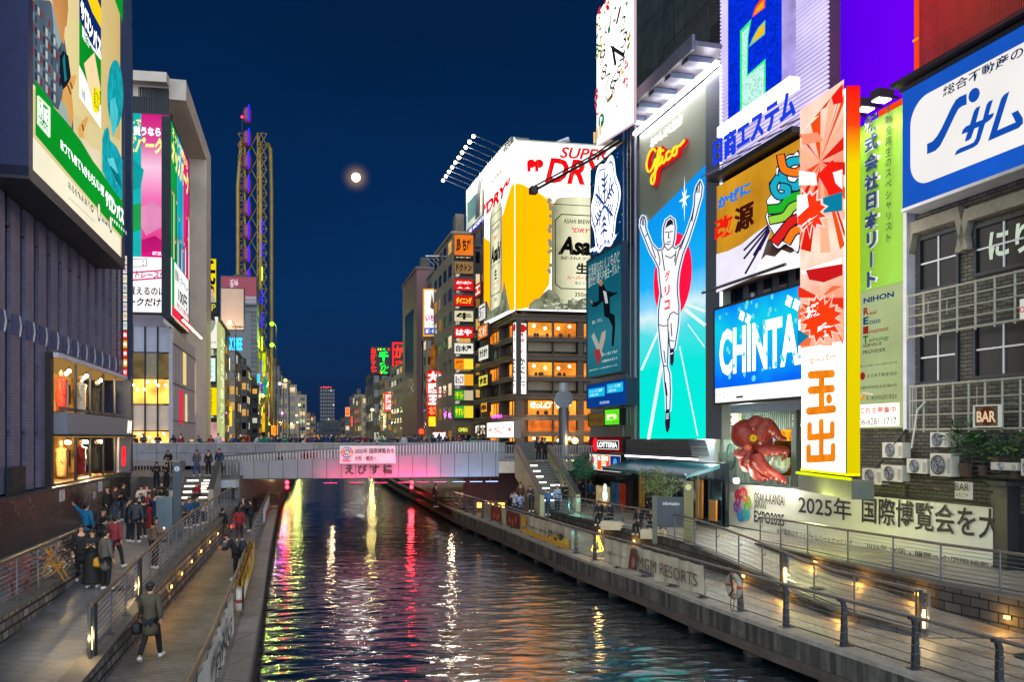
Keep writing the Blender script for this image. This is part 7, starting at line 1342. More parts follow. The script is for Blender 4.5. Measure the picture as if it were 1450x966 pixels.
b = board2('neon_sign', 'bright vertical neon sign of white characters edged in red', 'sign', Wall(at(605, 500, 113).x, 113, 1, .1), 605.5, 621, 524, 604); b.body(.5, E('#c81408', .9)); b.text('大阪王', .02, .36, .98, .99, E('#ff2010', 2), vert=True, bold=.12, y=-.05); b.text('大阪王', .08, .37, .92, .98, E('#fff0e8', 2), vert=True, bold=.05, y=-.1, ext=.06)
b.text('将', .08, .2, .92, .35, E('#ff6030', 1.6), bold=.05); b.rect(.1, .0, .9, .17, E('#f0b820', 1.2, .4, 1)); b.done()
b = board2('lit_niche', 'arched amber niche above the vertical neon sign', 'lamp', Wall(at(605, 500, 113).x, 113.2, 1, .1), 609, 618, 488, 521); b.nb([(0, 0), (1, 0), (1, .75), (.8, .95), (.5, 1), (.2, .95), (0, .75)], E('#a06020', .7, .8, 1.2)); b.done()
specs = [(570, 606, 516, 150, 18, 0, (8, 3), (8, 4)), (548, 572, 536, 178, 18, 1, (6, 3), (6, 4)), (530, 553, 552, 205, 22, 2, (6, 2), (5, 4)), (512, 534, 562, 260, 30, 4, (5, 2), (5, 4)), (502, 516, 560, 330, 30, 2, (5, 2), (4, 3)), (488, 504, 590, 420, 40, 3, (3, 2), (3, 3))]
labs = ['grey brown apartment building with balconies behind the vertical neon', 'lower beige street building with a red lit sign on its front', 'street building with small yellow windows further along the right bank', 'pale building far along the right bank', 'pale flat-topped building near the vanishing point on the right', 'low dark building at the far end on the right']
for (x0, x1, yt, Z, dp_, mi, nf, ns), lab in zip(specs, labs): house('street_building', lab, x0, x1, yt, Z, dp_, MBE[mi], 'r', nf, ns, .35, 9, group='far buildings of the right bank')
house('neon_building', 'dark building carrying the red and green neon signs on its roof', 528, 592, 528, 196, 20, MBE[5], 'r', (5, 6), (4, 3), .2, 7)
wn = Wall(at(525, 500, 194).x, 194, 1, .1)
b = board2('neon_sign', 'neon sign with a red column and a green character', 'sign', wn, 525, 553, 491, 529); b.mb('backing').box(0, b.W, 0, .4, 0, b.H, P('#1a1216', .7, 0, .2)); b.text('お好み焼', .02, .05, .28, .95, E('#ff1410', 2), vert=True, bold=.06); b.text('千房', .42, .05, .88, .85, E('#10e838', 1.8), vert=True, bold=.06)
for i in range(14): b.disc(.36+.6*rnd.random(), .03 if i % 2 else .9, .25, E('#10d838', 2) if i % 3 else E('#ff2010', 2), n=6)
b.done()
b = board2('neon_sign', 'red framed neon sign with big red outlined characters', 'sign', wn, 556.5, 585, 486, 528); b.mb('backing').box(0, b.W, 0, .4, 0, b.H, P('#2c0c0e', .7, 0, .2)); b.line([(0, 0), (0, 1), (1, 1), (1, 0), (0, 0)], .3, E('#ff1408', 2.2)); b.text('かに', .08, .5, .98, .92, E('#ff2418', 2), bold=.02); b.text('道楽', .12, .06, .7, .42, E('#e01410', 1.6), bold=.04); b.done()
b = board2('shop_sign', 'small red and white lit sign projecting far along the right bank', 'sign', Wall(at(546, 570, 172).x, 172, 1, .1), 546, 557, 559, 580); b.body(.5, E('#f0f0e8', 1), E('#e81c10', 1.2), .3); b.text('大阪', .1, .1, .9, .9, E('#e81c10', 1.2), vert=True, bold=.05); b.done()
b = board2('banner', 'long beige vertical banner on the right bank', 'banner', Wall(at(590, 570, 140).x, 140, 1, .1), 590, 597, 568, 597); b.body(.2, P('#a88850', .6, 0, .15)); b.done()
for i, (px, y0, y1, Z, c, lab) in enumerate(((489, 577, 590, 300, '#f08050', 'orange lit sign near the vanishing point'), (497, 590, 604, 290, '#ff5040', 'thin red lit sign near the vanishing point'), (543, 588, 606, 180, '#f0e0a0', 'cream lit sign on the right bank'), (573, 560, 590, 150, '#f0f0e0', 'thin white upright sign on the grey apartment building'), (530, 585, 612, 210, '#b8c818', 'yellow green lit tree-like banner on the right bank'))):
    b = board2('shop_sign', lab, 'sign', Wall(at(px, 600, Z).x, Z, 1, .1), px, px+[6, 2, 6, 1.5, 4][i], y0, y1); b.body(.4, E(c, 1.1, .2, .5)); b.text('酒場', .15, .1, .85, .9, E('#602010', .6), vert=True); b.done()
b = board2('menu_sign', 'bright white sign with scribbled words at the bridge end', 'sign', Wall(at(614, 610, 100).x, 100, 1, .1), 613, 631, 613, 624); b.body(.2, E('#fff0e8', 1.2)); b.text('たこ焼 お好み', .1, .2, .9, .8, E('#603030', .6)); b.done()
b = board2('lit_mascotless_sign', 'small glowing red paper lantern sign', 'sign', Wall(at(594, 606, 118).x, 118, 1, .1), 593, 600, 606, 617); b.root.name = 'paper_lantern'; b.mb('shade').ball((b.W/2, 0, b.H/2), b.W*.5, E('#ff3818', 1.8), 10, 8, (1, .8, 1.3)); b.done()
# ---- left bank, from the glass store away
hl = house('street_building', 'pale narrow building with yellow and white lit signs beside the glass store', 274, 309, 452, 100, 16, P('#8a8a68', .6, 0, .2, .5), 'l', (6, 1), (9, 5), .45, 11)
wl_ = hl[1].off(.5)
b = board2('billboard', 'yellow billboard with a huge black character above two portraits', 'billboard', wl_, 276, 306, 366, 443); b.body(.5, E('#e8d408', 1), M_fr, .15); b.text('氏', .2, .52, .98, .98, E('#0c0c08', .4), bold=.03); b.rect(0, 0, 1, .2, P('#101010', .5, 0, 0)); b.text('GROUP', -.45, .04, .98, .17, E('#d8cc50', .9))
for x in (.38, .78): b.nb([(x-.18, .2), (x-.16, .3), (x-.06, .34), (x+.06, .34), (x+.16, .3), (x+.18, .2)], P('#2a1828' if x < .5 else '#c8b8a8', .6, 0, .2)); b.disc(x, .4, .42, E('#e0b890', .8), sy=1.2, n=14); b.nb([(x-.13, .38), (x-.12, .48), (x, .52), (x+.12, .48), (x+.13, .38), (x+.08, .44), (x-.06, .45)], P('#181210', .6, 0, 0))
b.done()
b = board2('billboard', 'white billboard with a red corner and a grey portrait', 'billboard', wl_, 276, 309, 448, 493); b.body(.4, E('#ece8e0', .95), M_fr, .08); b.rect(0, .5, .36, 1, E('#c81820', .9)); b.rect(0, 0, .36, .16, E('#c81820', .9)); b.text('BAR', .05, .53, .34, .68, WHT, bold=.04); b.nb([(.45, .5), (.5, .75), (.55, .98), (.8, .99), (.9, .8), (.8, .6), (.7, .5)], E('#a8a8a0', .7)); b.nb([(.5, .8), (.55, 1), (.85, 1), (.88, .85), (.7, .9)], P('#1c1c1c', .6, 0, 0)); b.text('くらしにあかりを', .4, .15, .92, .22, E('#404040', .5)); b.done()
b = board2('led_screen', 'small white and cyan screen with lines of Japanese text', 'screen', wl_, 276, 305, 507, 540); b.body(.5, P('#141618', .5, 0, .2), P('#141618', .5, 0, .2), .3); b.rect(0, 0, 1, 1, E('#d8f4f8', 1.0, .1, 1)); 
for i, s_ in enumerate(('健康に良い', 'お得に洗おう', 'グループ', '受付中')): b.text(s_, .1, .78-.22*i, .85, .92-.22*i, E(['#108098', '#20a038', '#108098', '#c04030'][i], .8), bold=.02)
b.done()
b = board2('billboard', 'yellow lit sign with columns of dark text low on the pale narrow building', 'billboard', wl_, 276, 307, 549, 588); b.body(.4, E('#f0d400', 1, .15, .4), M_fr, .08)
for i in range(4): b.text('営業時間案内', .3+.13*i, .08, .4+.13*i, .95, E('#3c2c08', .4), vert=True, bold=.02)
b.done()
b = board2('shop', 'bright shop front with green and pink lights under a black awning at the bridge end', 'shop', wl_.off(.3), 276, 316, 592, 626); b.mb('wall').box(0, b.W, .3, .6, 0, b.H, E('#e8a8b0', .8, .6, .5)); b.mb('awning').box(-.1, b.W*.78, -1, .3, b.H*.82, b.H, M_dark)
for i in range(4): b.mb('lit_panel').box(b.W*(.1+.1*i), b.W*(.18+.1*i), .1, .28, b.H*.3, b.H*.7, E(['#e8f0f0', '#18b838', '#e8f0f0', '#3890e0'][i], 1))
b.done()
b = board2('lit_side_wall', 'tall pale green lit side wall with faint characters', 'sign', line_wall(hl[0].location.x+hl[2]+.26*100+.3, -.25, 'l'), 310, 318, 455, 620, ref=310); b.mb('panel').box(0, b.W, 0, .2, 0, b.H, E('#c8d088', .8, .35, .5)); b.text('大阪名物串かつ', .2, .1, .8, .9, E('#e8f0b8', 1), vert=True, bold=.03); b.done()  # pale green light on the side wall put in as emission
b = board2('billboard', 'plain dim beige billboard with a small black caption', 'billboard', Wall(at(313, 420, 135).x, 135, 1, .22), 313, 345, 408, 466); b.body(.6, P('#b09078', .6, 0, .12, .3), M_fr, .15); b.text('広告募集中', .5, .03, .98, .09, P('#201810', .6, 0, 0), bold=.04); b.done(); lamp(at(325, 470, 132), 300, (1, .8, .6), size=.4)
tx = house('street_building', 'grey slatted tower with a dark red sign at its top on the left bank', 318, 364, 396, 165, 20, brick('#5c5c5c', '#4c4c4e', '#202022', 40, .9, .08, .6, (R(90), 0, 0), 0, .3), 'l', (1, 1), (6, 4), 0, 12)
b = board2('billboard', 'dark red billboard with one pale character above a grey strip', 'billboard', tx[1].off(.5), 313, 363, 391, 428); b.body(.6, P('#8a1c30', .5, 0, .15, .3), M_fr, .1); b.text('税', .24, .38, .5, .9, P('#d8a8a8', .5, 0, 0), bold=.02); b.rect(0, -.05, 1, .25, P('#8c8a8c', .6, 0, .1)); b.text('免税 TAX FREE', .62, .04, .98, .18, P('#a02838', .5, 0, 0)); b.done()
b = board2('neon_sign', 'cyan blue neon word on the left bank', 'sign', Wall(at(318, 487, 128).x, 128, 1, .2), 318, 343, 478, 496); b.text('TAX FREE', 0, 0, 1, 1, E('#20a8ff', 1.8), bold=.03, ext=.1); b.done()
for x0, x1, yt, Z, dp_, mi, lab in ((313, 334, 497, 130, 12, 0, 'beige street building under the cyan neon word'), (332, 350, 520, 146, 12, 3, 'dark street building left of the big wheel'), (345, 366, 548, 158, 14, 5, 'low dark street building at the foot of the big wheel')): house('street_building', lab, x0, x1, yt, Z, dp_, MBE[mi], 'l', (6, 2), (6, 3), .35, 13)
for i, (px, w_, y0, y1, Z, c, lab) in enumerate(((319, 6, 507, 524, 127, '#e8f0d8', 'white sign on the beige street building'), (320, 8, 576, 604, 126, '#f0b020', 'orange yellow sign low on the beige street building'), (364, 4, 530, 542, 155, '#40b8f0', 'small cyan sign at the foot of the wheel'), (384, 9, 603, 617, 180, '#f08828', 'orange lit entrance sign on the left bank'))):
    b = board2('shop_sign', lab, 'sign', Wall(at(px, 600, Z).x, Z, 1, .2), px, px+w_, y0, y1); b.body(.4, E(c, 1.1, .25, .5)); b.text('酒', .2, .2, .8, .8, E('#402810', .5), bold=.04); b.done()
# oval big wheel seen almost edge-on
wh = thing('ferris_wheel', 'tall narrow oval ferris wheel with yellow frame, red cabins and blue neon', 'ferris wheel', (at(356, 620, 185).x, 185, GZ), 0); Hw = EYE+(HY-188)/F*185-GZ; Myel = P('#80641c', .5, .1, .3, 1); Hh = Hw
sc1 = 185/F
for px, off in ((337, 0), (369, 0), (377, 4)):
    x = (px-356)*sc1; pts = [(x, off, 0)]+[(x, off, Hh*k/6) for k in range(1, 6)]+[(x+( .4 if px < 350 else -.5), off+1, Hh*.97), (x+(1.0 if px < 350 else -1.6), off+3, Hh*1.0)]; MB().tube(pts, .42, Myel, 8).build('frame_tube', wh, True)
m = MB(); n_ = 26
for k in range(n_):
    z0, z1 = Hh*k/n_, Hh*(k+1)/n_
    for xa, xb in (((337-356)*sc1, (346-356)*sc1), ((364-356)*sc1, (369-356)*sc1), ((369-356)*sc1, (377-356)*sc1)):
        m.tube([(xa, 0, z0), (xb, .5, z1)], .1, Myel, 4, False).tube([(xb, .5, z0), (xa, 0, z1)], .1, Myel, 4, False).tube([(xa, 0, z1), (xb, .5, z1)], .1, Myel, 4, False)
[m.tube([((346-356)*sc1, .5, Hh*k/13), ((364-356)*sc1, .5, Hh*(k+1)/13)], .1, Myel, 4, False).tube([((364-356)*sc1, .5, Hh*k/13), ((346-356)*sc1, .5, Hh*(k+1)/13)], .1, Myel, 4, False) for k in range(13)]; m.build('lattice', wh); MB().tube([((346-356)*sc1, .5, 0), ((346-356)*sc1, .5, Hh)], .2, Myel).tube([((364-356)*sc1, .5, 0), ((364-356)*sc1, .5, Hh)], .2, Myel).build('inner_rail', wh)
cabm = P('#6c2440', .5, .1, .2); blu2 = E('#2818ff', 1.6)
for k in range(14):
    z = Hh*1.035-33*sc1*k+1.6
    if z < 4: break
    c = thing('cabin', '', '', (0, 0, 0)); bpy.data.objects.remove(c); q = MB(); loft(q, [V((-1.1, 0, z-1.9)), V((-.9, 0, z-1.2)), V((-.9, 0, z+.6)), V((-1.1, 0, z+1.5))], [.5, .95, .95, .5], cabm, 12); o_ = q.build('cabin', wh, True); MB().tube([(-.1, -1.4, z-2.0), (-.1, -1.4, z+1.6)], .16, blu2, 6).build('neon_tube', o_)
for k in range(9): z = Hh*(.1+.1*k)*.75; MB().tube([((372-356)*sc1, -.4, z), ((372-356)*sc1, -.4, z+3)], .14, blu2 if k % 3 else E('#b8e020', 1.4), 6).build('neon_tube', wh)
MB().ball((-2, 0, Hh+3.5), .3, E('#ff2040', 4), 8, 6).tube([(-2, 0, Hh), (-2, 0, Hh+3.4)], .08, M_dark).build('beacon', wh)
house('entertainment_building', 'building with a yellow green lit front at the foot of the ferris wheel', 364, 378, 500, 188, 18, P('#6a6418', .6, 0, .3, .5), 'l', (6, 1), (6, 4), .8, 17)
for i, (px, y0, y1, c) in enumerate(((371, 500, 530, '#c8e010'), (373, 535, 560, '#18a058'), (370, 585, 612, '#e8b818'))):
    b = board2('glowing_sign', ['yellow green lit panel high on the wheel building', 'green lit panel on the wheel building', 'amber lit panel low on the wheel building'][i], 'sign', Wall(at(px, 600, 183).x, 183, 1, .2), px, px+5, y0, y1); b.body(.4, E(c, 1, .5, .6)); b.done()
specs = [(372, 384, 505, 215, 20, 1), (380, 396, 520, 250, 26, 3), (388, 408, 540, 300, 30, 0), (396, 420, 546, 380, 40, 2), (410, 434, 560, 470, 50, 4), (424, 440, 585, 600, 50, 3)]
for (x0, x1, yt, Z, dp_, mi), lab in zip(specs, ['dark narrow building right of the ferris wheel', 'dark building with yellow lamps before it on the left bank', 'brown building further along the left bank', 'beige building with many lit windows along the left bank', 'pale block near the vanishing point on the left', 'last dark block of the left bank']): house('street_building', lab, x0, x1, yt, Z, dp_, MBE[mi], 'l', (6, 2), (6, 4), .45, 21, group='far buildings of the left bank')
house('skyscraper', 'far dark tower block with scattered lit windows at the end of the canal', 453, 474, 551, 800, 30, P('#141a26', .7, 0, .2), 'r', (14, 6), (1, 1), .12, 31); fb = house('office_block', 'low dark block closing the canal at the vanishing point', 448, 500, 598, 760, 40, P('#181c28', .7, 0, .2), 'r', (3, 12), (1, 1), .1, 33)
house('office_block', 'pale lit block just left of the far tower', 440, 447, 590, 520, 20, MBE[2], 'l', (4, 2), (3, 2), .6, 35)
rl = thing('roof_beacons', 'tiny red lights on the roof of the far tower', 'lamp', at(458, 549, 798)); m = MB()
for i in range(5): m.ball((i*2.2-2, 0, .6*(i % 2)), .5, E('#ff3038', 3), 6, 4)
m.build('red_lamps', rl)
for z_ in (10, 30, 52): lamp((wh.location.x+2, 178, z_), 150, (1, .8, .35), size=.8)  # added lamps in front of the wheel to light its frame
# street lamps of the left bank
slm = None
for i, (px, py, Z, c) in enumerate(((385, 458, 172, '#c8ff50'), (385, 488, 178, '#c8ff50'), (404, 538, 185, '#ffd860'), (396, 543, 200, '#fff0c0'), (372, 560, 165, '#e8f048'), (384, 559, 190, '#e8f048'), (413, 600, 240, '#ffe070'), (424, 573, 260, '#d8f070'), (420, 588, 300, '#f0f080'), (421, 598, 320, '#f0f080'), (400, 585, 210, '#d060ff'), (527, 580, 190, '#ffe890'), (521, 610, 230, '#fff0b0'), (325, 456, 126, '#ffe088'))):
    p = at(px, py, Z); t = thing('street_lamp', ['upper of two bright green tinted lamps by the ferris wheel', 'lower of two bright green tinted lamps by the ferris wheel', 'amber street lamp on a bracket at the left bank', 'white street lamp beside the amber one', 'yellow lamp at the foot of the ferris wheel', 'yellow lamp right of the wheel foot', 'small amber lamp low on the left bank', 'greenish lamp before the beige building', 'pale lamp before the beige building, upper', 'pale lamp before the beige building, lower', 'violet lamp on the left bank', 'yellow lamp on the right bank', 'low yellow lamp on the right bank', 'small lamp beside the beige billboard'][i], 'street lamp', (p.x, p.y, GZ), 0, 'street lamps'); h = p.z-GZ
    MB().tube([(.9, 0, 0), (.9, 0, h-.6), (.5, 0, h), (0, 0, h)], .09, M_fr, 6).build('pole', t); MB().ball((0, 0, 0), .42 if i < 2 else .3, E('#70ff18' if i < 2 else c, 5), 8, 6).build('bulb', t).location = (0, 0, h-.1); lamp(p+V((0, -.8, -.3)), 900 if i < 2 else 350, lin(c), size=.3)
# the moon
mo = MB(); mo.ball(MOON_DIR*9000+V((0, 0, EYE)), 42, E('#fff6dc', 6), 24, 16); tag(mo.build('moon', None, True), 'small bright yellow white moon alone in the dark blue sky', 'moon')
# ============================================================ people
def skin_mesh(name, J, Ed, rad, root, sub=1):
    """grow one continuous surface over a joint skeleton"""
    keys = list(J); ix = {k: i for i, k in enumerate(keys)}; me = bpy.data.meshes.new(name); me.from_pydata([J[k] for k in keys], [(ix[a], ix[b]) for a, b in Ed], [])
    o = bpy.data.objects.new(name, me); COL.objects.link(o); md = o.modifiers.new('skin', 'SKIN'); md.use_smooth_shade = True; o.modifiers.new('smooth', 'SUBSURF').levels = sub
    for k in keys: me.skin_vertices[0].data[ix[k]].radius = rad[k] if hasattr(rad[k], '__len__') else (rad[k], rad[k])
    me.skin_vertices[0].data[ix[root]].use_root = True
    dg = bpy.context.evaluated_depsgraph_get(); r = bpy.data.meshes.new_from_object(o.evaluated_get(dg)); bpy.data.objects.remove(o); return r
def pose_joints(p):
    J = {'pel': (0, 0, .93), 'spi': (0, 0, 1.13), 'che': (0, 0, 1.33), 'nec': (0, -.005, 1.48), 'hed': (0, -.02, 1.57), 'top': (0, -.015, 1.66)}
    for s, n in ((-1, 'l'), (1, 'r')):
        J['sh'+n] = (s*.17, 0, 1.40); J['el'+n] = (s*.24, .02, 1.13); J['wr'+n] = (s*.24, -.06, .89); J['ha'+n] = (s*.24, -.09, .81)
        J['hi'+n] = (s*.09, 0, .88); J['kn'+n] = (s*.10, -.02, .50); J['an'+n] = (s*.11, .02, .09); J['to'+n] = (s*.13, -.15, .04)
    if p == 'phone':
        for s, n in ((-1, 'l'), (1, 'r')): J['el'+n] = (s*.22, -.08, 1.13); J['wr'+n] = (s*.10, -.27, 1.20); J['ha'+n] = (s*.05, -.31, 1.26)
    if p == 'photo':
        for s, n in ((-1, 'l'), (1, 'r')): J['el'+n] = (s*.22, -.2, 1.28); J['wr'+n] = (s*.12, -.36, 1.48); J['ha'+n] = (s*.06, -.40, 1.56)
    if p == 'point':
        J['elr'] = (.40, -.08, 1.48); J['wrr'] = (.60, -.14, 1.62); J['har'] = (.68, -.16, 1.68)
    if p == 'walk':
        J['knl'] = (-.10, -.17, .52); J['anl'] = (-.11, -.25, .10); J['tol'] = (-.12, -.42, .07); J['knr'] = (.10, .04, .50); J['anr'] = (.11, .30, .16); J['tor'] = (.12, .20, .04)
        J['ell'] = (-.25, .1, 1.14); J['wrl'] = (-.25, .06, .92); J['hal'] = (-.25, .03, .84); J['elr'] = (.25, -.06, 1.14); J['wrr'] = (.24, -.2, .96); J['har'] = (.23, -.25, .89)
    if p == 'lean':
        for k, (dy, dz) in {'spi': (-.05, 0), 'che': (-.16, -.04), 'nec': (-.24, -.07), 'hed': (-.28, -.08), 'top': (-.29, -.08)}.items(): a = J[k]; J[k] = (a[0], a[1]+dy, a[2]+dz)
        for s, n in ((-1, 'l'), (1, 'r')): J['sh'+n] = (s*.17, -.17, 1.35); J['el'+n] = (s*.24, -.3, 1.10); J['wr'+n] = (s*.12, -.48, 1.13); J['ha'+n] = (s*.06, -.54, 1.14); J['hi'+n] = (s*.09, .02, .88)
    if p == 'sit':
        for k in ('pel', 'spi', 'che', 'nec', 'hed', 'top', 'shl', 'shr'): a = J[k]; J[k] = (a[0], a[1]-(.06 if k in ('nec', 'hed', 'top') else 0), a[2]-.43)
        for s, n in ((-1, 'l'), (1, 'r')):
            J['hi'+n] = (s*.09, -.02, .48); J['kn'+n] = (s*.11, -.45, .50); J['an'+n] = (s*.11, -.43, .09); J['to'+n] = (s*.12, -.60, .04); J['el'+n] = (s*.23, -.08, .72); J['wr'+n] = (s*.12, -.28, .68); J['ha'+n] = (s*.07, -.34, .70)
    return J
SPINE = [('pel', 'spi'), ('spi', 'che'), ('che', 'nec'), ('nec', 'hed'), ('hed', 'top')]
ARM = [e_ for n in 'lr' for e_ in (('che', 'sh'+n), ('sh'+n, 'el'+n), ('el'+n, 'wr'+n), ('wr'+n, 'ha'+n))]; LEG = [e_ for n in 'lr' for e_ in (('pel', 'hi'+n), ('hi'+n, 'kn'+n), ('kn'+n, 'an'+n), ('an'+n, 'to'+n))]
RB = {'pel': (.14, .10), 'spi': (.12, .09), 'che': (.14, .10), 'nec': .052, 'hed': (.078, .09), 'top': (.07, .085)}
for n in 'lr': RB.update({'sh'+n: .06, 'el'+n: .042, 'wr'+n: .03, 'ha'+n: (.034, .022), 'hi'+n: .085, 'kn'+n: .056, 'an'+n: .04, 'to'+n: .034})
M_skin = [P(h, .5, 0, .1, 8) for h in ('#c89272', '#d8a684', '#b07c5c')]; M_ph = P('#101418', .2, 0, 0)
KIT = {}
def kit(p, style):
    """meshes of one pose: body, top (jacket / coat), trousers, hair, shoes"""
    if (p, style) in KIT: return KIT[(p, style)]
    J = pose_joints(p)
    if ('b', p) not in KIT:
        me = skin_mesh('body', J, SPINE+ARM+LEG, RB, 'pel'); q = MB(); q.add(me, Matrix.Identity(4), M_skin[0])
        h = V(J['hed'])
        for s in (-1, 1): q.ball(h+V((s*.032, -.078, .045)), .011, M_dark, 6, 4)
        q.ball(h+V((0, -.094, .02)), .016, M_skin[0], 6, 5, (.8, 1.2, 1.4)).box(-.024, .024, h.y-.090, h.y-.078, h.z-.028, h.z-.02, P('#8a4a40', .5, 0, 0))
        for s in (-1, 1): q.ball(h+V((s*.082, .01, .03)), .022, M_skin[0], 6, 4, (.4, .8, 1.3))
        for n, s in (('l', -1), ('r', 1)):
            a, c = V(J['wr'+n]), V(J['ha'+n]); d = (c-a).normalized(); sd = d.cross(V((0, 1, 0))) if abs(d.y) < .8 else d.cross(V((0, 0, 1))); sd.normalize(); up = sd.cross(d)
            for k, L in enumerate((.068, .08, .076, .06)): b0 = c+sd*(.024-.016*k); b1 = b0+d*L*.55+up*.004; q.tube([b0, b1, b1+d*L*.4-up*.02*(1 if up.y > 0 else -1)], [.0095, .0085, .006], M_skin[0], 5)
            b0 = a.lerp(c, .5)+sd*.03*-s; q.tube([b0, b0+d*.035+sd*.03*-s, b0+d*.07+sd*.035*-s], [.011, .01, .007], M_skin[0], 5)
        KIT[('b', p)] = q.mesh('body', True)
        rt = {k: (RB[k]+.018 if not hasattr(RB[k], '__len__') else tuple(v+.012 for v in RB[k])) for k in J}; Jt = {k: J[k] for k in ('pel', 'hil', 'hir', 'knl', 'knr', 'anl', 'anr')}
        KIT[('t', p)] = skin_mesh('trousers', Jt, [e_ for e_ in LEG if not e_[1].startswith('to')], rt, 'pel')
        q = MB(); hair = P('#15110f', .5, 0, .2); q.ball(h+V((0, .02, .085)), .098, hair, 12, 8, (.92, 1.0, .78)).ball(h+V((0, .055, .03)), .08, hair, 10, 6, (.98, .6, 1.0)); KIT[('h', p)] = q.mesh('hair', True)
        q2 = MB(); q2.ball(h+V((0, .02, .08)), .104, hair, 12, 8, (.95, 1.0, .82)).ball(h+V((0, .06, -.06)), .1, hair, 10, 8, (1.0, .55, 1.7)); KIT[('H', p)] = q2.mesh('hair', True)
        q = MB()
        for n in 'lr': a, c = V(J['an'+n]), V(J['to'+n]); q.tube([a+V((0, .05, -.05)), a+V((0, -.02, -.04)), c+V((0, .02, .0)), c+V((0, -.04, -.005))], [.04, .05, .045, .025], M_dark, 8)
        KIT[('s', p)] = q.mesh('shoes', True)
        if p in ('photo', 'phone'): c = (V(J['hal'])+V(J['har']))/2; KIT[('p', p)] = MB().box(-.075, .075, c.y-.02, c.y-.008, c.z-.0, c.z+.085, M_ph).box(-.07, .07, c.y-.007, c.y-.005, c.z+.005, c.z+.08, E('#c8dcf0', 1.2)).mesh('phone')
    rj = {'pel': (.17, .135), 'spi': (.155, .125), 'che': (.165, .13), 'nec': .075}
    for n in 'lr': rj.update({'sh'+n: .082, 'el'+n: .062, 'wr'+n: .05})
    Jj = {k: J[k] for k in rj}
    if style == 'coat': 
        b_ = V(J['pel']); Jj['hem'] = (0, b_.y-(.25 if p == 'sit' else .0), b_.z-(.06 if p == 'sit' else .42)); rj['hem'] = (.21, .17)
    else: b_ = V(J['pel']); Jj['hem'] = (0, b_.y, b_.z-.10); rj['hem'] = (.165, .135)
    me = skin_mesh('jacket', Jj, [('pel', 'spi'), ('spi', 'che'), ('che', 'nec'), ('hem', 'pel')]+[e_ for e_ in ARM if not e_[1].startswith('ha')], rj, 'pel')
    KIT[(p, style)] = me; return me
def person(label, loc, rz, pose='stand', top='#22242a', legs='#1c1e26', style='jacket', hair='h', h=1.0, bag=None, group=None, skin=0, shoes='#d8d8d8', extra=None):
    r = thing('person', label, 'person', loc, rz, group); me = kit(pose, style)
    def put(m_, nm, mats): o_ = bpy.data.objects.new(nm, m_); COL.objects.link(o_); o_.parent = r; KIDS.setdefault(r.name, []).append(o_); o_.scale = (h, h, h); [m_.materials.append(None) for _ in range(len(mats)-len(m_.materials))]; [setattr(o_.material_slots[i], 'link', 'OBJECT') or setattr(o_.material_slots[i], 'material', q) for i, q in enumerate(mats) if q]; return o_
    put(KIT[('b', pose)], 'body', [M_skin[skin]]); put(me, 'jacket' if style != 'coat' else 'coat', [P(top, .85, 0, .3, 6, .2, 40)]); put(KIT[('t', pose)], 'trousers', [P(legs, .85, 0, .25, 6)])
    put(KIT[(hair, pose)], 'hair', []); put(KIT[('s', pose)], 'shoes', [P(shoes, .6, 0, .1)])
    if ('p', pose) in KIT and extra != 'nophone': ph = put(KIT[('p', pose)], 'phone', []); 
    if bag == 'backpack': q = MB(); loft(q, [V((0, .2, 1.0)), V((0, .23, 1.08)), V((0, .23, 1.3)), V((0, .18, 1.42))], [.1, .16, .15, .07], P('#14161a', .7, 0, .2), 10); q.build('backpack', r, True)
    if bag and bag.startswith('#'): q = MB(); loft(q, [V((.3, .05, .62)), V((.3, .05, .68)), V((.3, .05, .84)), V((.3, .05, .90))], [.06, .13, .12, .05], P(bag, .6, 0, .25), 10); q.tube([(.3, .0, .9), (.22, 0, 1.3), (.14, 0, 1.47)], .012, P(bag, .6, 0, .25), 5); q.build('shoulder_bag', r, True)
    if bag == 'skirt': q = MB(); loft(q, [V((0, 0, 1.02)), V((0, 0, .8)), V((0, 0, .45)), V((0, 0, .12))], [.15, .2, .24, .3], P(legs, .8, 0, .25), 14); q.build('skirt', r, True)
    return r
def fl(px, py, z): return gnd(px, py, z)
def lw(px, py):         # a point of the sloping left walkway
    z = 1.15
    for _ in range(6): p = gnd(px, py, z); z = zu(p.y)+.01
    return gnd(px, py, z)
PI = math.pi
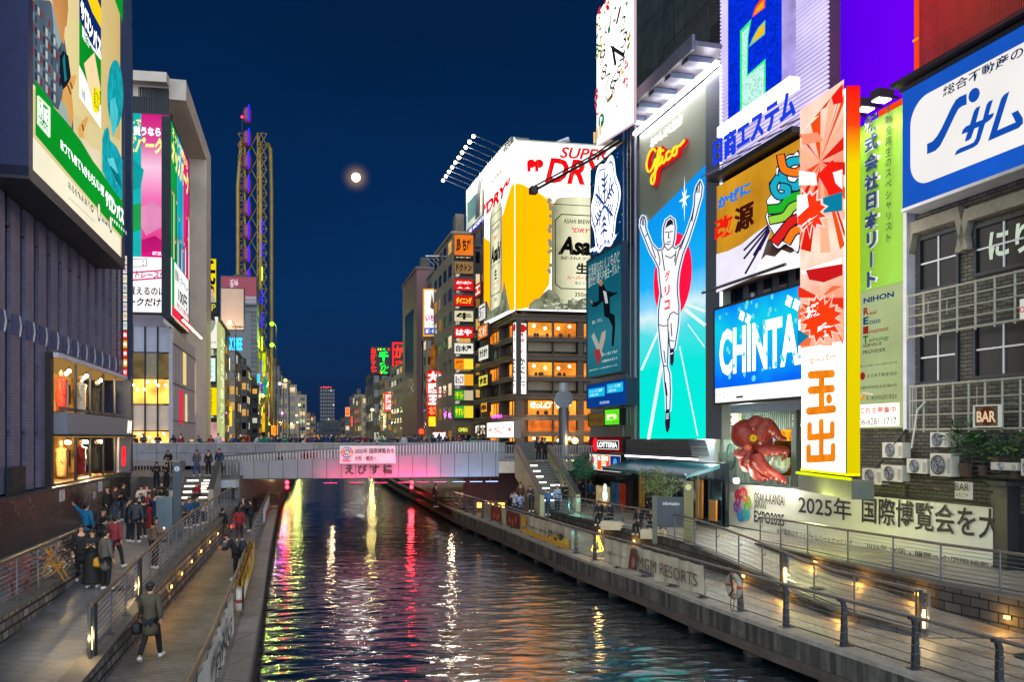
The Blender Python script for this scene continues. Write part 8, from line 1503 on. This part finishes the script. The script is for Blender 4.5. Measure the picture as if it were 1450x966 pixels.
# left walkway
for a in (
 ('person in a dark olive coat with a black bag walking along the left quay', fl(213, 936, .01), PI, 'walk', '#4a4230', '#14161c', 'coat', 'h', 1.06, '#121214', None),
 ('woman in a long dark coat, leftmost of the group near the folding chairs', lw(115, 823), .5, 'stand', '#1c1a1c', '#141416', 'coat', 'H', .98, None, None),
 ('woman in a black top and long black skirt beside the grey coat', lw(131, 832), .3, 'phone', '#141416', '#101012', 'jacket', 'H', .97, 'skirt', None),
 ('woman in a long grey coat with a yellow shoulder bag', lw(150, 836), 2.6, 'stand', '#57524a', '#101014', 'coat', 'h', .99, '#c8901c', None),
 ('person in a red and grey checked jacket behind the grey coat', lw(163, 806), 3.0, 'walk', '#8a2c34', '#20242c', 'jacket', 'h', .98, None, None),
 ('man in a bright blue jacket raising his arm to point', lw(122, 783), 2.9, 'point', '#0c6c98', '#121418', 'jacket', 'h', 1.02, None, None),
 ('person in a black jacket bending beside the blue jacket', lw(140, 786), 1.0, 'lean', '#1c1a1e', '#14161a', 'jacket', 'h', 1.0, None, None),
 ('person in a dark green coat standing by the brown wall', lw(151, 741), 1.6, 'stand', '#18241e', '#14161a', 'jacket', 'H', 1.0, None, None),
 ('person in a maroon jacket and jeans in the row by the brown wall', lw(163, 740), 1.4, 'phone', '#3a2428', '#3c4858', 'jacket', 'h', 1.0, None, None),
 ('person in black with a backpack at the end of the row by the brown wall', lw(174, 738), 2.4, 'stand', '#14161a', '#3a4250', 'jacket', 'h', 1.06, 'backpack', None),
 ('man in a black puffer jacket and dark jeans in the middle of the left walkway', lw(182, 768), 2.2, 'phone', '#121418', '#1c2838', 'jacket', 'h', 1.0, None, None),
 ('person in a grey leather jacket and black trousers, back turned', lw(192, 769), 3.3, 'stand', '#3c4044', '#101014', 'jacket', 'h', 1.0, None, None),
 ('person in black beside the grey leather jacket', lw(202, 762), 4.2, 'phone', '#141618', '#1c222c', 'jacket', 'H', .98, None, None),
 ('woman in a long red dress by the information pillar', lw(211, 752), .6, 'phone', '#8a1418', '#a01818', 'jacket', 'H', .98, 'skirt', None),
 ('man in a navy vest with pale sleeves close to the information pillar', lw(221, 757), 3.6, 'phone', '#1c2c48', '#1a2030', 'jacket', 'h', 1.04, None, None),
 ('woman in a brown zigzag sweater behind the walkway railing', lw(219, 806), 2.4, 'phone', '#6a5040', '#2a201c', 'coat', 'H', .97, None, None),
 ('person in a pale jacket behind the red dress', lw(200, 737), .4, 'phone', '#b8a8a0', '#2a2c34', 'jacket', 'h', .98, None, None),
 ('person in pink beside the pale jacket', lw(208, 735), -.3, 'phone', '#b88890', '#20242c', 'jacket', 'H', .98, None, None),
 ('woman in black standing just left of the lit stairs', lw(229, 728), .1, 'phone', '#121214', '#c8b8a8', 'jacket', 'H', .98, None, None),
 ('person in a black suit, left of two on the ramp below the balustrade', V((-21.6, 51.5, 2.0)), .2, 'phone', '#101218', '#101218', 'jacket', 'H', 1.0, None, None),
 ('person in a black suit with a pale shirt, right of two on the ramp', V((-21.0, 51.5, 2.0)), -.1, 'phone', '#14121a', '#101218', 'jacket', 'H', .97, None, None),
 ('person in a crimson jacket sitting on the lit stairs', V((-19.0, 51.1, 1.2)), .1, 'sit', '#6a1424', '#1c1e26', 'jacket', 'h', 1.0, None, None),
 ('person in a dark red jacket sitting lower on the lit stairs', V((-19.7, 50.0, 1.2)), .3, 'sit', '#501824', '#1c1e26', 'jacket', 'h', 1.0, None, None),
 ('person in a blue hood sitting by the railing below the stairs', lw(266, 745), 1.2, 'sit', '#1c4878', '#20242c', 'jacket', 'h', 1.0, None, None),
 ('person in a white cap sitting by the railing below the stairs', lw(257, 748), .9, 'sit', '#3a4048', '#20242c', 'jacket', 'h', 1.0, None, None),
 ('person in teal sitting against the railing, rightmost below the stairs', lw(277, 742), 1.4, 'sit', '#16404c', '#20242c', 'jacket', 'h', 1.0, None, None),
 ('woman in a grey jacket and blue jeans at the top of the left stairs', V((-20.3, 54.6, 2.7)), .1, 'walk', '#4c4a50', '#1c4a7c', 'jacket', 'H', 1.0, None, None),
 ('person in black with a pale scarf at the top of the left stairs', V((-19.7, 55.0, 2.7)), .0, 'stand', '#121216', '#141418', 'jacket', 'H', .98, None, None),
 ('person in a dark navy jacket, rightmost at the top of the left stairs', V((-19.2, 55.6, 2.7)), .2, 'walk', '#1c2440', '#1c2440', 'jacket', 'h', 1.04, None, None),
 ('person in black leaning on the balustrade left of the stairs', V((-22.2, 54.9, 2.7)), .1, 'lean', '#101014', '#14161a', 'jacket', 'h', 1.02, None, None),
 ('person with a black backpack and brown trousers on the left quay', fl(315, 769, .01), 2.9, 'stand', '#16181c', '#5a4028', 'jacket', 'h', 1.0, 'backpack', None),
 ('woman in a red top with a big pink bag on the left quay', fl(339, 767, .01), 3.4, 'walk', '#8a1c28', '#3a1c24', 'jacket', 'H', 1.0, '#b84858', None),
 ('man in dark clothes taking a picture over the left quay railing', fl(355, 753, .01), -1.4, 'photo', '#1c2430', '#141a24', 'jacket', 'h', 1.02, None, None),
 ('man in black with arms crossed standing before the passage under the bridge', fl(344, 748, .01), .2, 'phone', '#1a1c20', '#14161a', 'jacket', 'h', 1.04, None, 'nophone'),
 ('man with a black backpack leaning over the left quay railing', fl(334, 822, .01), -1.35, 'lean', '#141414', '#14161a', 'jacket', 'h', 1.04, 'backpack', None),
 ('person in a blue jacket by the dark pier under the left end of the bridge', fl(321, 733, .01), .8, 'stand', '#1c2c4c', '#1c2c3c', 'jacket', 'h', 1.0, None, None),
 ('person in black walking under the bridge, nearer of two on the left', fl(369, 706, .2), 0, 'walk', '#0c0c10', '#0c0c10', 'jacket', 'h', 1.0, None, None),
 ('person in black far under the bridge beside the left railing', fl(386, 700, .3), PI, 'walk', '#101418', '#0c0c10', 'jacket', 'h', 1.0, None, None),
 ('person in a brown coat at the passage under the bridge', fl(336, 728, .01), 2.8, 'stand', '#5a3c20', '#2a2018', 'coat', 'H', 1.0, None, None)):
    person(a[0], a[1], a[2], a[3], a[4], a[5], a[6], a[7], a[8], a[9], extra=a[10])
# right terrace and stairs
tz = lambda px, py, z=.56: gnd(px, py, z)
for a in (
 ('person in black sitting on the pale bench nearest the thin tree', tz(905, 757), -.5, 'sit', '#121418', '#14161a', 'jacket', 'h', 1.0),
 ('person in a dark jacket bent over a phone on the bench by the thin tree', tz(922, 756), -.3, 'sit', '#1c222c', '#14161a', 'jacket', 'h', .98),
 ('person in black sitting on the left bench, left of two', tz(849, 744), -.3, 'sit', '#14161c', '#1a1c20', 'jacket', 'h', 1.0),
 ('person in a dark blue jacket sitting on the left bench, right of two', tz(864, 745), -.5, 'sit', '#1c2434', '#1a1c20', 'jacket', 'h', 1.0),
 ('man in a black suit walking past the shop window behind the thin tree', tz(917, 733), 1.5, 'walk', '#0c0e12', '#0c0e12', 'jacket', 'h', 1.0),
 ('person in white raising a phone behind the right quay railing', tz(729, 733, .02), -.4, 'photo', '#b8b4b8', '#3a4050', 'jacket', 'H', 1.0),
 ('person in a pale blue top beside the raised phone', tz(737, 734, .02), .3, 'phone', '#98a4c0', '#3a4050', 'jacket', 'H', .94),
 ('person in a dark coat entering the shop with the ice cream sign', tz(829, 715), 2.6, 'stand', '#141c2c', '#10141c', 'jacket', 'h', 1.0),
 ('person in a navy jacket with a backpack by the ice cream sign', tz(836, 717), 3.0, 'stand', '#14284c', '#10141c', 'jacket', 'h', 1.03),
 ('person in black at the left of the ice cream shop group', tz(820, 715), 1.6, 'phone', '#10141c', '#10141c', 'jacket', 'H', 1.0),
 ('person with a pale jacket behind the corner railings by the right stairs', tz(789, 727), .4, 'stand', '#8a98b0', '#20242c', 'jacket', 'H', 1.0),
 ('person in blue behind the corner railings below the right stairs', tz(776, 730), -.2, 'phone', '#1c5c98', '#1c242c', 'jacket', 'h', .9),
 ('person in black at the foot of the right stairs', tz(800, 722), .2, 'phone', '#101216', '#14161a', 'jacket', 'h', 1.0),
 ('dark haired person leaning on the corner railing left of the right stairs', tz(753, 725), -.4, 'lean', '#2a3440', '#1c2026', 'jacket', 'h', 1.0),
 ('person in black standing at the top of the right stairs, left of two', V((1.9, 60.6, 3.5)), .2, 'stand', '#0c0c10', '#0c0c10', 'jacket', 'h', 1.0),
 ('person in black standing at the top of the right stairs, right of two', V((2.35, 60.4, 3.5)), -.2, 'stand', '#141016', '#0c0c10', 'coat', 'H', .98),
 ('person in a dark coat by the timber counter under the bridge', V((-5.6, 62, .1)), .8, 'stand', '#2c1c1c', '#14161a', 'coat', 'H', 1.0),
 ('standing woman in brown beside the low wall left of the corner railings', tz(737, 720), .0, 'stand', '#5a3c30', '#2a2420', 'coat', 'H', 1.0),
 ('person in a crimson jacket on the bridge ramp, left of the couple behind the slats', brw.pt(brw.u(431), 2.75, -.8), .1, 'lean', '#7a1430', '#1c1e26', 'jacket', 'h', 1.0),
 ('person in pink on the bridge ramp, right of the couple behind the slats', brw.pt(brw.u(443), 2.8, -.8), -.1, 'phone', '#b04860', '#1c1e26', 'jacket', 'H', .95),
 ('dark haired person on the bridge ramp just right of the hung banner top', brw.pt(brw.u(533), 3.1, -1.4), .2, 'phone', '#1c2440', '#1c1e26', 'jacket', 'h', 1.0),
 ('person in a navy coat alone on the left part of the bridge ramp', brw.pt(brw.u(396), 2.55, -.9), -.2, 'lean', '#1c1c38', '#1c1e26', 'jacket', 'h', .98)):
    person(*a)
# the crowd along the main bridge, counted from the left
ords = ['first', 'second', 'third', 'fourth', 'fifth', 'sixth', 'seventh', 'eighth', 'ninth', 'tenth', 'eleventh', 'twelfth', 'thirteenth', 'fourteenth', 'fifteenth', 'sixteenth', 'seventeenth', 'eighteenth', 'nineteenth', 'twentieth']+['twenty-'+s for s in ('first', 'second', 'third', 'fourth', 'fifth', 'sixth', 'seventh', 'eighth', 'ninth')]+['thirtieth']+['thirty-'+s for s in ('first', 'second', 'third', 'fourth', 'fifth', 'sixth', 'seventh', 'eighth', 'ninth')]+['fortieth']+['forty-'+s for s in ('first', 'second', 'third', 'fourth', 'fifth', 'sixth', 'seventh', 'eighth', 'ninth')]+['fiftieth']+['fifty-'+s for s in ('first', 'second', 'third', 'fourth', 'fifth', 'sixth', 'seventh', 'eighth', 'ninth')]
rp = random.Random(11); pxs = [181, 194, 203, 224, 247, 256, 284, 299, 309, 330, 338, 349, 361, 370, 378, 385, 394, 403, 411, 419, 425, 431, 436, 441, 447, 452, 456, 462, 467, 472, 476, 481, 487, 493, 500, 508, 517, 525, 534, 545, 554, 563, 572, 580, 588, 596, 606, 614, 622, 632, 641, 650, 659, 668, 677, 688]
pal = [('#2c3648', 'dark blue jacket'), ('#1c1e24', 'black jacket'), ('#7a1c28', 'red jacket'), ('#38404a', 'grey jacket'), ('#b8b4b0', 'white jacket'), ('#1c3c6c', 'blue jacket'), ('#4a3a30', 'brown coat'), ('#2c1a30', 'plum jacket'), ('#16181c', 'black coat'), ('#146858', 'teal jacket')]
for i, px in enumerate(pxs):
    c, nm = pal[2] if px in (256, 299, 650) else pal[4] if px in (309, 431) else pal[rp.randrange(10)]; Zp = 67.2+rp.random()*(1.0 if px < 320 else 9); z = 3.76; p = V(((px-CX)/F*Zp, Zp, z)); po = rp.choice(['stand', 'phone', 'stand', 'photo', 'walk', 'phone', 'lean']) if px > 330 else rp.choice(['lean', 'phone', 'stand'])
    person(f'{ords[i]} figure from the left on the main bridge, in a {nm}', p, rp.choice([0, .4, -.4, PI, 1.5, -1.5]) if px > 330 else rp.uniform(-.4, .4), po, c, rp.choice(['#1c1e26', '#14161a', '#26303c']), 'coat' if 'coat' in nm else 'jacket', rp.choice('hH'), .96+.1*rp.random(), None, 'crowd on the main bridge', rp.randrange(3))
# ============================================================ things along the quays
def t_at(px, f):         # distance at which a plan curve x=f(t) crosses a pixel column
    lo, hi = 7.0, 70.0; g = lambda t: f(t)-(px-CX)/F*t; s = g(lo) > 0
    for _ in range(50):
        mi_ = (lo+hi)/2
        if (g(mi_) > 0) == s: lo = mi_
        else: hi = mi_
    return lo
fr_ = lambda t: xr(t)+.24; fl_ = lambda t: xl(t)-.62
def rail_banner(label, px0, px1, f, sgn, z0, z1, mat, art, off=.1):
    t0, t1 = t_at(px0, f), t_at(px1, f); a, c = V((f(t0), t0)), V((f(t1), t1)); w_ = Wall(a.x, a.y, c.x-a.x, c.y-a.y); L_ = (c-a).length
    r = thing('rail_banner', label, 'banner', w_.pt(0, z0, off), w_.rz); H_ = z1-z0; n_ = max(6, int(L_*4)); m = MB(); A_ = []; B_ = []; rr = random.Random(int(px0))
    for i in range(n_+1): x = L_*i/n_; y = .05*math.sin(i*1.7+px0)+.03*math.sin(i*.6); A_.append((x, y, .03*math.sin(i*.9))); B_.append((x, y*.3, H_-.03*abs(math.sin(i*.8))))
    M2 = []
    for k in range(1, 5): M2.append([(p[0], (p[1]*(4-k)+q[1]*k)/4+.012*math.sin(p[0]*9+k), p[2]+(q[2]-p[2])*k/4) for p, q in zip(A_, B_)])
    rows_ = [A_]+M2
    for p, q in zip(rows_, rows_[1:]): m.strip(p, q, mat)
    m.build('cloth', r, True); b = Board.__new__(Board); b.w = w_; b.u0 = 0; b.v0 = z0; b.W = L_; b.H = H_; b.parts = {}; b.k = 0; b.root = r; art(b); b.done(); return r
can_ = P('#a89e86', .8, 0, .2, 1.2); bk_ = P('#1c1814', .7, 0, 0); gold = P('#c89018', .6, 0, .2, 2)
def a1(b):
    b.text('MGM RESORTS', .42, .25, .97, .68, P('#5a4038', .7, 0, 0), y=-.1, bold=.0); b.text('人と感動をエンターテインメントで', .03, .38, .3, .52, bk_, y=-.1)
    b.rect(.43, .08, .56, .22, P('#4a4a54', .6, 0, .1), y=-.1); b.nb([(.31, .1), (.34, .9), (.4, .95), (.42, .6), (.4, .4), (.41, .1)], P('#5c2c24', .7, 0, .3, 4), y=-.1); b.nb([(.35, .45), (.37, .62), (.39, .5), (.38, .2), (.35, .2)], P('#8a6a54', .7, 0, .3), y=-.1)
rail_banner('long beige banner with big brown latin capitals on the right quay railing', 860, 1000, fr_, 1, .18, 1.14, can_, a1)
def a2(b):
    b.rect(.0, .0, 1, .22, gold, y=-.1); b.nb([(.0, .3), (.1, .3), (.13, .7), (.1, .95), (.0, .9)], gold, y=-.1); b.nb([(.6, .2), (1, .2), (1, .5), (.7, .45)], P('#d8b040', .7, 0, .2), y=-.1); b.text('大阪が誇る', .16, .38, .58, .52, bk_, y=-.1); b.text('法善寺', .6, .22, .9, .66, bk_, y=-.1, bold=.04)
rail_banner('beige and yellow banner with bold dark brush characters on the right quay railing', 743, 812, fr_, 1, .15, 1.14, can_, a2)
def a3(b):
    for x0, x1, c in ((.02, .2, '#8a8478'), (.22, .5, '#7a3020'), (.52, .64, '#b0a890'), (.66, .98, '#6a2818')): b.rect(x0, .08, x1, .95, P(c, .7, 0, .5, 2.5), y=-.1)
    for i in range(7): b.disc(.28+.035*i, .3+.08*(i % 3), .16, P('#c05a34' if i % 2 else '#8c3820', .6, 0, .4, 5), y=-.1); b.disc(.7+.04*i, .35+.1*(i % 3), .18, P('#b8542c' if i % 2 else '#5c1c10', .6, 0, .4, 5), y=-.1)
rail_banner('banner with pictures of red grilled food on the right quay railing', 690, 742, fr_, 1, .15, 1.14, P('#9c9484', .8, 0, .2), a3)
def a4(b):
    b.rect(0, 0, 1, 1, P('#c8a010', .7, 0, .2, 1.5), y=-.1); b.nb([(.45, .4), (.9, .5), (.85, .95), (.5, .9)], P('#a01820', .7, 0, .2), y=-.1); b.nb([(.1, .1), (.4, .15), (.35, .6), (.15, .5)], P('#d8d0b8', .7, 0, .2), y=-.1); b.text('祭り', .5, .5, .85, .85, P('#e8e0d0', .7, 0, 0), y=-.1, bold=.04); b.text('道頓堀', .08, .55, .42, .9, bk_, y=-.1, bold=.03)
def lb(label, pxa, pxb, mat, art, z0=.2): rail_banner(label, pxa, pxb, fl_, -1, z0, 1.12, mat, art, .1)
# left rail banners face the water: their left-to-right direction runs away from the viewer
lb('yellow banner with red and black prints on the left quay railing', 331, 353, P('#c8a010', .8, 0, .2), a4)
def a5(b):
    b.text('PING', .25, .3, .8, .75, P('#2a2624', .7, 0, 0), y=-.1, bold=.03, shear=.2); b.nb([(.02, .0), (.3, .0), (.25, .3), (.1, .35)], P('#7a5038', .7, 0, .4, 4), y=-.1)
lb('white banner with slanted dark letters nearest the camera on the left quay railing', 270, 324, P('#b0aca4', .8, 0, .15), a5)
def a6(b): b.nb([(.1, .1), (.9, .05), (.8, .4), (.2, .5)], P('#b02848', .7, 0, .1), y=-.1)
lb('small white banner with a red shape on the far part of the left quay railing', 370, 379, P('#d0c8cc', .8, 0, .1), a6)
def ring(label, p, rz, mat):
    r = thing('life_ring', label, 'life ring', p, rz); m = MB()
    for k in range(4):
        a0 = k*PI/2+.12; m.tube([(.31*math.cos(a0+j*.135), 0, .31*math.sin(a0+j*.135)) for j in range(11)], .085, mat, 10)
    m.build('ring', r, True); m = MB()
    for k in range(4): a0 = k*PI/2; m.tube([(.31*math.cos(a0+j*.05), 0, .31*math.sin(a0+j*.05)) for j in range(-2, 4)], .09, P('#8a3020', .7, 0, .2), 10)
    m.build('band', r, True); MB().tube([(.1, -.05, -.3), (.14, -.1, -.6), (.05, -.1, -.85), (-.05, -.08, -.6), (-.08, -.05, -.35)], .012, P('#3a342c', .8, 0, .1), 5).tube([(-.05, -.1, .35), (.1, -.1, -.1), (-.1, -.1, -.3)], .03, P('#2a2622', .8, 0, .1), 6).build('rope', r)
    return r
tq = t_at(1045, fr_); ring('weathered pale life ring hung on the right quay railing', (fr_(tq)-.12, tq, .78), 1.87+PI, P('#8f8878', .7, 0, .4, 6))
tq = t_at(332, fl_); ring('white life ring hung outside the left quay railing', (fl_(tq)+.14, tq, .55), 1.83, P('#b8b0a4', .7, 0, .3, 6))
cl_ = thing('wire_light', 'small golden glowing wire ornament hanging behind the right quay railing', 'lamp', gnd(846, 790, .02)); m = MB()
for k in range(6): a = k*1.05; m.tube([(0, 0, .95), (.16*math.cos(a), .16*math.sin(a), .6), (.26*math.cos(a), .26*math.sin(a), .3), (.1*math.cos(a+.6), .1*math.sin(a+.6), .25)], .018, E('#f8b838', 3), 5)
m.build('glowing_wire', cl_); MB().tube([(0, 0, .95), (0, 0, 1.2)], .02, M_fr, 5).build('hook', cl_); lamp(gnd(846, 790, .02)+V((0, -.3, .6)), 8, (1, .7, .25))
for px, lab in ((583, 'red signal lamp at the right quay edge under the bridge'), (407, 'red signal lamp at the left quay edge under the bridge')):
    p = gnd(px, 690, .5); t = thing('signal_lamp', lab, 'lamp', p); MB().box(-.15, .15, -.1, .1, -.6, .75, M_fr).build('housing', t)
    for z in (.45, -.0): MB().ball((0, -.12, z), .17, E('#ff1420', 24), 10, 6).build('lens', t)
    lamp(p+V((0, -.5, .2)), 60, (1, .04, .06), size=.25)
# information pillars
ip = thing('information_pillar', 'slim grey information pillar with a panel on the left walkway', 'pillar', lw(237, 757), .15); MB().box(.25, .55, -.1, .1, 0, 3.0, P('#4c565c', .4, .2, .15)).build('post', ip); MB().box(-.42, .22, -.1, .12, .0, 1.55, P('#6c7a80', .4, .2, .15)).build('panel', ip); m = MB(); m.prism([(.4+.11*math.cos(k*.4), 2.72+.11*math.sin(k*.4)) for k in range(16)], -.11, -.101, P('#c8ccd0', .5, 0, 0)); m.build('emblem', ip)
me, a, c, d, e_ = text_mesh('i', .02); MB().add(me, Matrix(((.15, 0, 0, .385-a*.15), (0, 0, -1, -.115), (0, .18, 0, 2.66), (0, 0, 0, 1))), M_dark).build('lettering', ip)
p = gnd(975, 772, .56); ip = thing('information_pillar', 'olive information post and dark panel beside the thin tree on the right terrace', 'pillar', p, -.25); MB().box(-.2, .2, -.1, .1, 0, 2.75, P('#6c6a44', .5, .1, .2)).box(-.4, .4, -.25, .25, -.02, .06, M_fr).build('post', ip); MB().box(-1.5, -.22, .0, .12, .75, 2.05, P('#3c4248', .4, .2, .2)).box(-1.55, -1.35, -.02, .14, 0, 2.1, P('#54584c', .5, .1, .2)).build('panel', ip)
m = MB(); me, a, c, d, e_ = text_mesh('information', .01); m.add(me, Matrix(((.7/(c-a), 0, 0, -1.1), (0, 0, -1, -.012), (0, .16/(e_-d), 0, 1.7), (0, 0, 0, 1))), P('#c8ccc8', .5, 0, 0)); m.build('lettering', ip); MB().prism([(.13*math.cos(k*.4), 2.5+.13*math.sin(k*.4)) for k in range(16)], -.115, -.101, P('#c8c088', .5, 0, 0)).build('emblem', ip)
# trees
def tree(label, p, h, cr, n, mats, sz, seed, lean=(0, 0)):
    rr = random.Random(seed); t = thing('young_tree', label, 'tree', p); m = MB(); M_tr = P('#5c4a34', .85, 0, .3, 4, .4, 20); top = V((lean[0], lean[1], h*.8))
    m.tube([(0, 0, 0), (.03, 0, h*.3), tuple(top*.75), tuple(top)], [.06, .05, .035, .015], M_tr, 8)
    tips = []
    for k in range(16):
        z0 = h*(.48+.34*rr.random()); a = rr.random()*6.28; l_ = cr*(.5+.6*rr.random())*(1.1-(z0/h-.5)); b0 = V((lean[0]*z0/h, lean[1]*z0/h, z0)); b1 = b0+V((math.cos(a)*l_, math.sin(a)*l_, l_*.7)); m.tube([b0, b0.lerp(b1, .5)+V((0, 0, .05)), b1], [.022, .014, .006], M_tr, 5); tips += [b1, b0.lerp(b1, .65)]
    m.build('trunk', t); m = MB()
    for b1 in tips: leaves(m, b1, (cr*.34, cr*.34, cr*.42), n//len(tips), sz, mats, rr)
    leaves(m, (lean[0], lean[1], h*.92), (cr*.3, cr*.3, h*.1), n//12, sz, mats, rr); m.build('crown', t); return t
M_ol = [P(h, .6, 0, .3, 6) for h in ('#5c6c3c', '#74824c', '#48582e', '#869458')]; M_gn = [P(h, .6, 0, .3, 6) for h in ('#1c6048', '#28805c', '#124434')]
tree('thin young olive tree with pale leaves by the bench on the right terrace', gnd(935, 761, .56), 3.3, .85, 1500, M_ol, .06, 3, (-.12, 0)); tree('small teal lit tree beside the right staircase', gnd(817, 722, .56), 3.3, .95, 1500, M_gn, .07, 5); tree('darker shrub-like tree behind the teal lit one', gnd(829, 716, .56), 3.6, .8, 900, M_leaf, .07, 8)
lamp(gnd(812, 730, .56)+V((0, -.8, .6)), 25, (.3, 1, .8), size=.2)
# benches
for px, py, lab in ((924, 764, 'pale block bench with a rounded arm beside the thin tree'), (866, 751, 'pale block bench with a rounded arm left of the thin tree')):
    t = thing('bench', lab, 'bench', gnd(px, py, .56), -.35, 'pale benches'); Mbn = P('#c8bc9c', .6, 0, .15, 3); MB().box(-.55, .55, -.1, .45, 0, .42, Mbn).build('seat', t, bevel=.02); MB().tube([(.56, .2, .42), (.56, .05, .6), (.35, -.1, .66), (-.35, -.1, .66), (-.55, .05, .6), (-.56, .2, .42)], .03, M_steel, 6).build('arm', t)
# folding chairs and tables of the terrace
def chair(mat, rz, p, lab):
    t = thing('folding_chair', lab, 'chair', p, rz, 'folding chairs on the terrace'); MB().box(-.2, .2, -.2, .2, .43, .46, mat).build('seat', t)
    for s in (-1, 1): MB().beam((s*.2, -.25, 0), (s*.2, .22, .92), .03, .03, mat).build('leg', t); MB().beam((s*.17, .25, 0), (s*.17, -.18, .45), .03, .03, mat).build('leg', t)
    for z in (.62, .75, .87): MB().box(-.2, .2, .07+(z-.6)*.5, .09+(z-.6)*.5, z-.04, z+.04, mat).build('back_slat', t)
    return t
def table(mat, p, lab):
    t = thing('folding_table', lab, 'table', p, .2, 'folding tables on the terrace'); MB().box(-.32, .32, -.32, .32, .7, .73, mat).build('tabletop', t)
    for s in (-1, 1): MB().beam((-.28, s*.25, 0), (.28, s*.25, .7), .03, .03, mat).build('leg', t); MB().beam((.28, s*.22, 0), (-.28, s*.22, .7), .03, .03, mat).build('leg', t)
    return t
Mr_, My_, Mk_ = P('#5c2018', .6, 0, .2, 5), P('#b07818', .6, 0, .2, 5), P('#2c2420', .6, 0, .2, 5)
cz = lambda px, py: gnd(px, py, 1.25)
table(Mr_, cz(14, 838), 'red brown folding table at the left edge of the terrace'); table(Mr_, cz(46, 828), 'red brown folding table right of the edge one'); table(Mk_, cz(60, 812), 'dark folding table behind the yellow chairs')
for px, py, rz, mat, lab in ((80, 822, 1.8, My_, 'yellow wooden folding chair nearest the railing'), (74, 812, -1.2, My_, 'yellow wooden folding chair behind the nearest one'), (101, 804, 1.6, Mk_, 'dark folding chair at the far end of the terrace'), (92, 800, -1.4, Mr_, 'red brown folding chair next to the far dark one'), (28, 846, .4, Mr_, 'red brown folding chair between the two red tables')): chair(mat, rz, cz(px, py), lab)
lamp(gnd(60, 826, 1.25)+V((0, 0, 2.2)), 14, (1, .75, .4), size=.2)
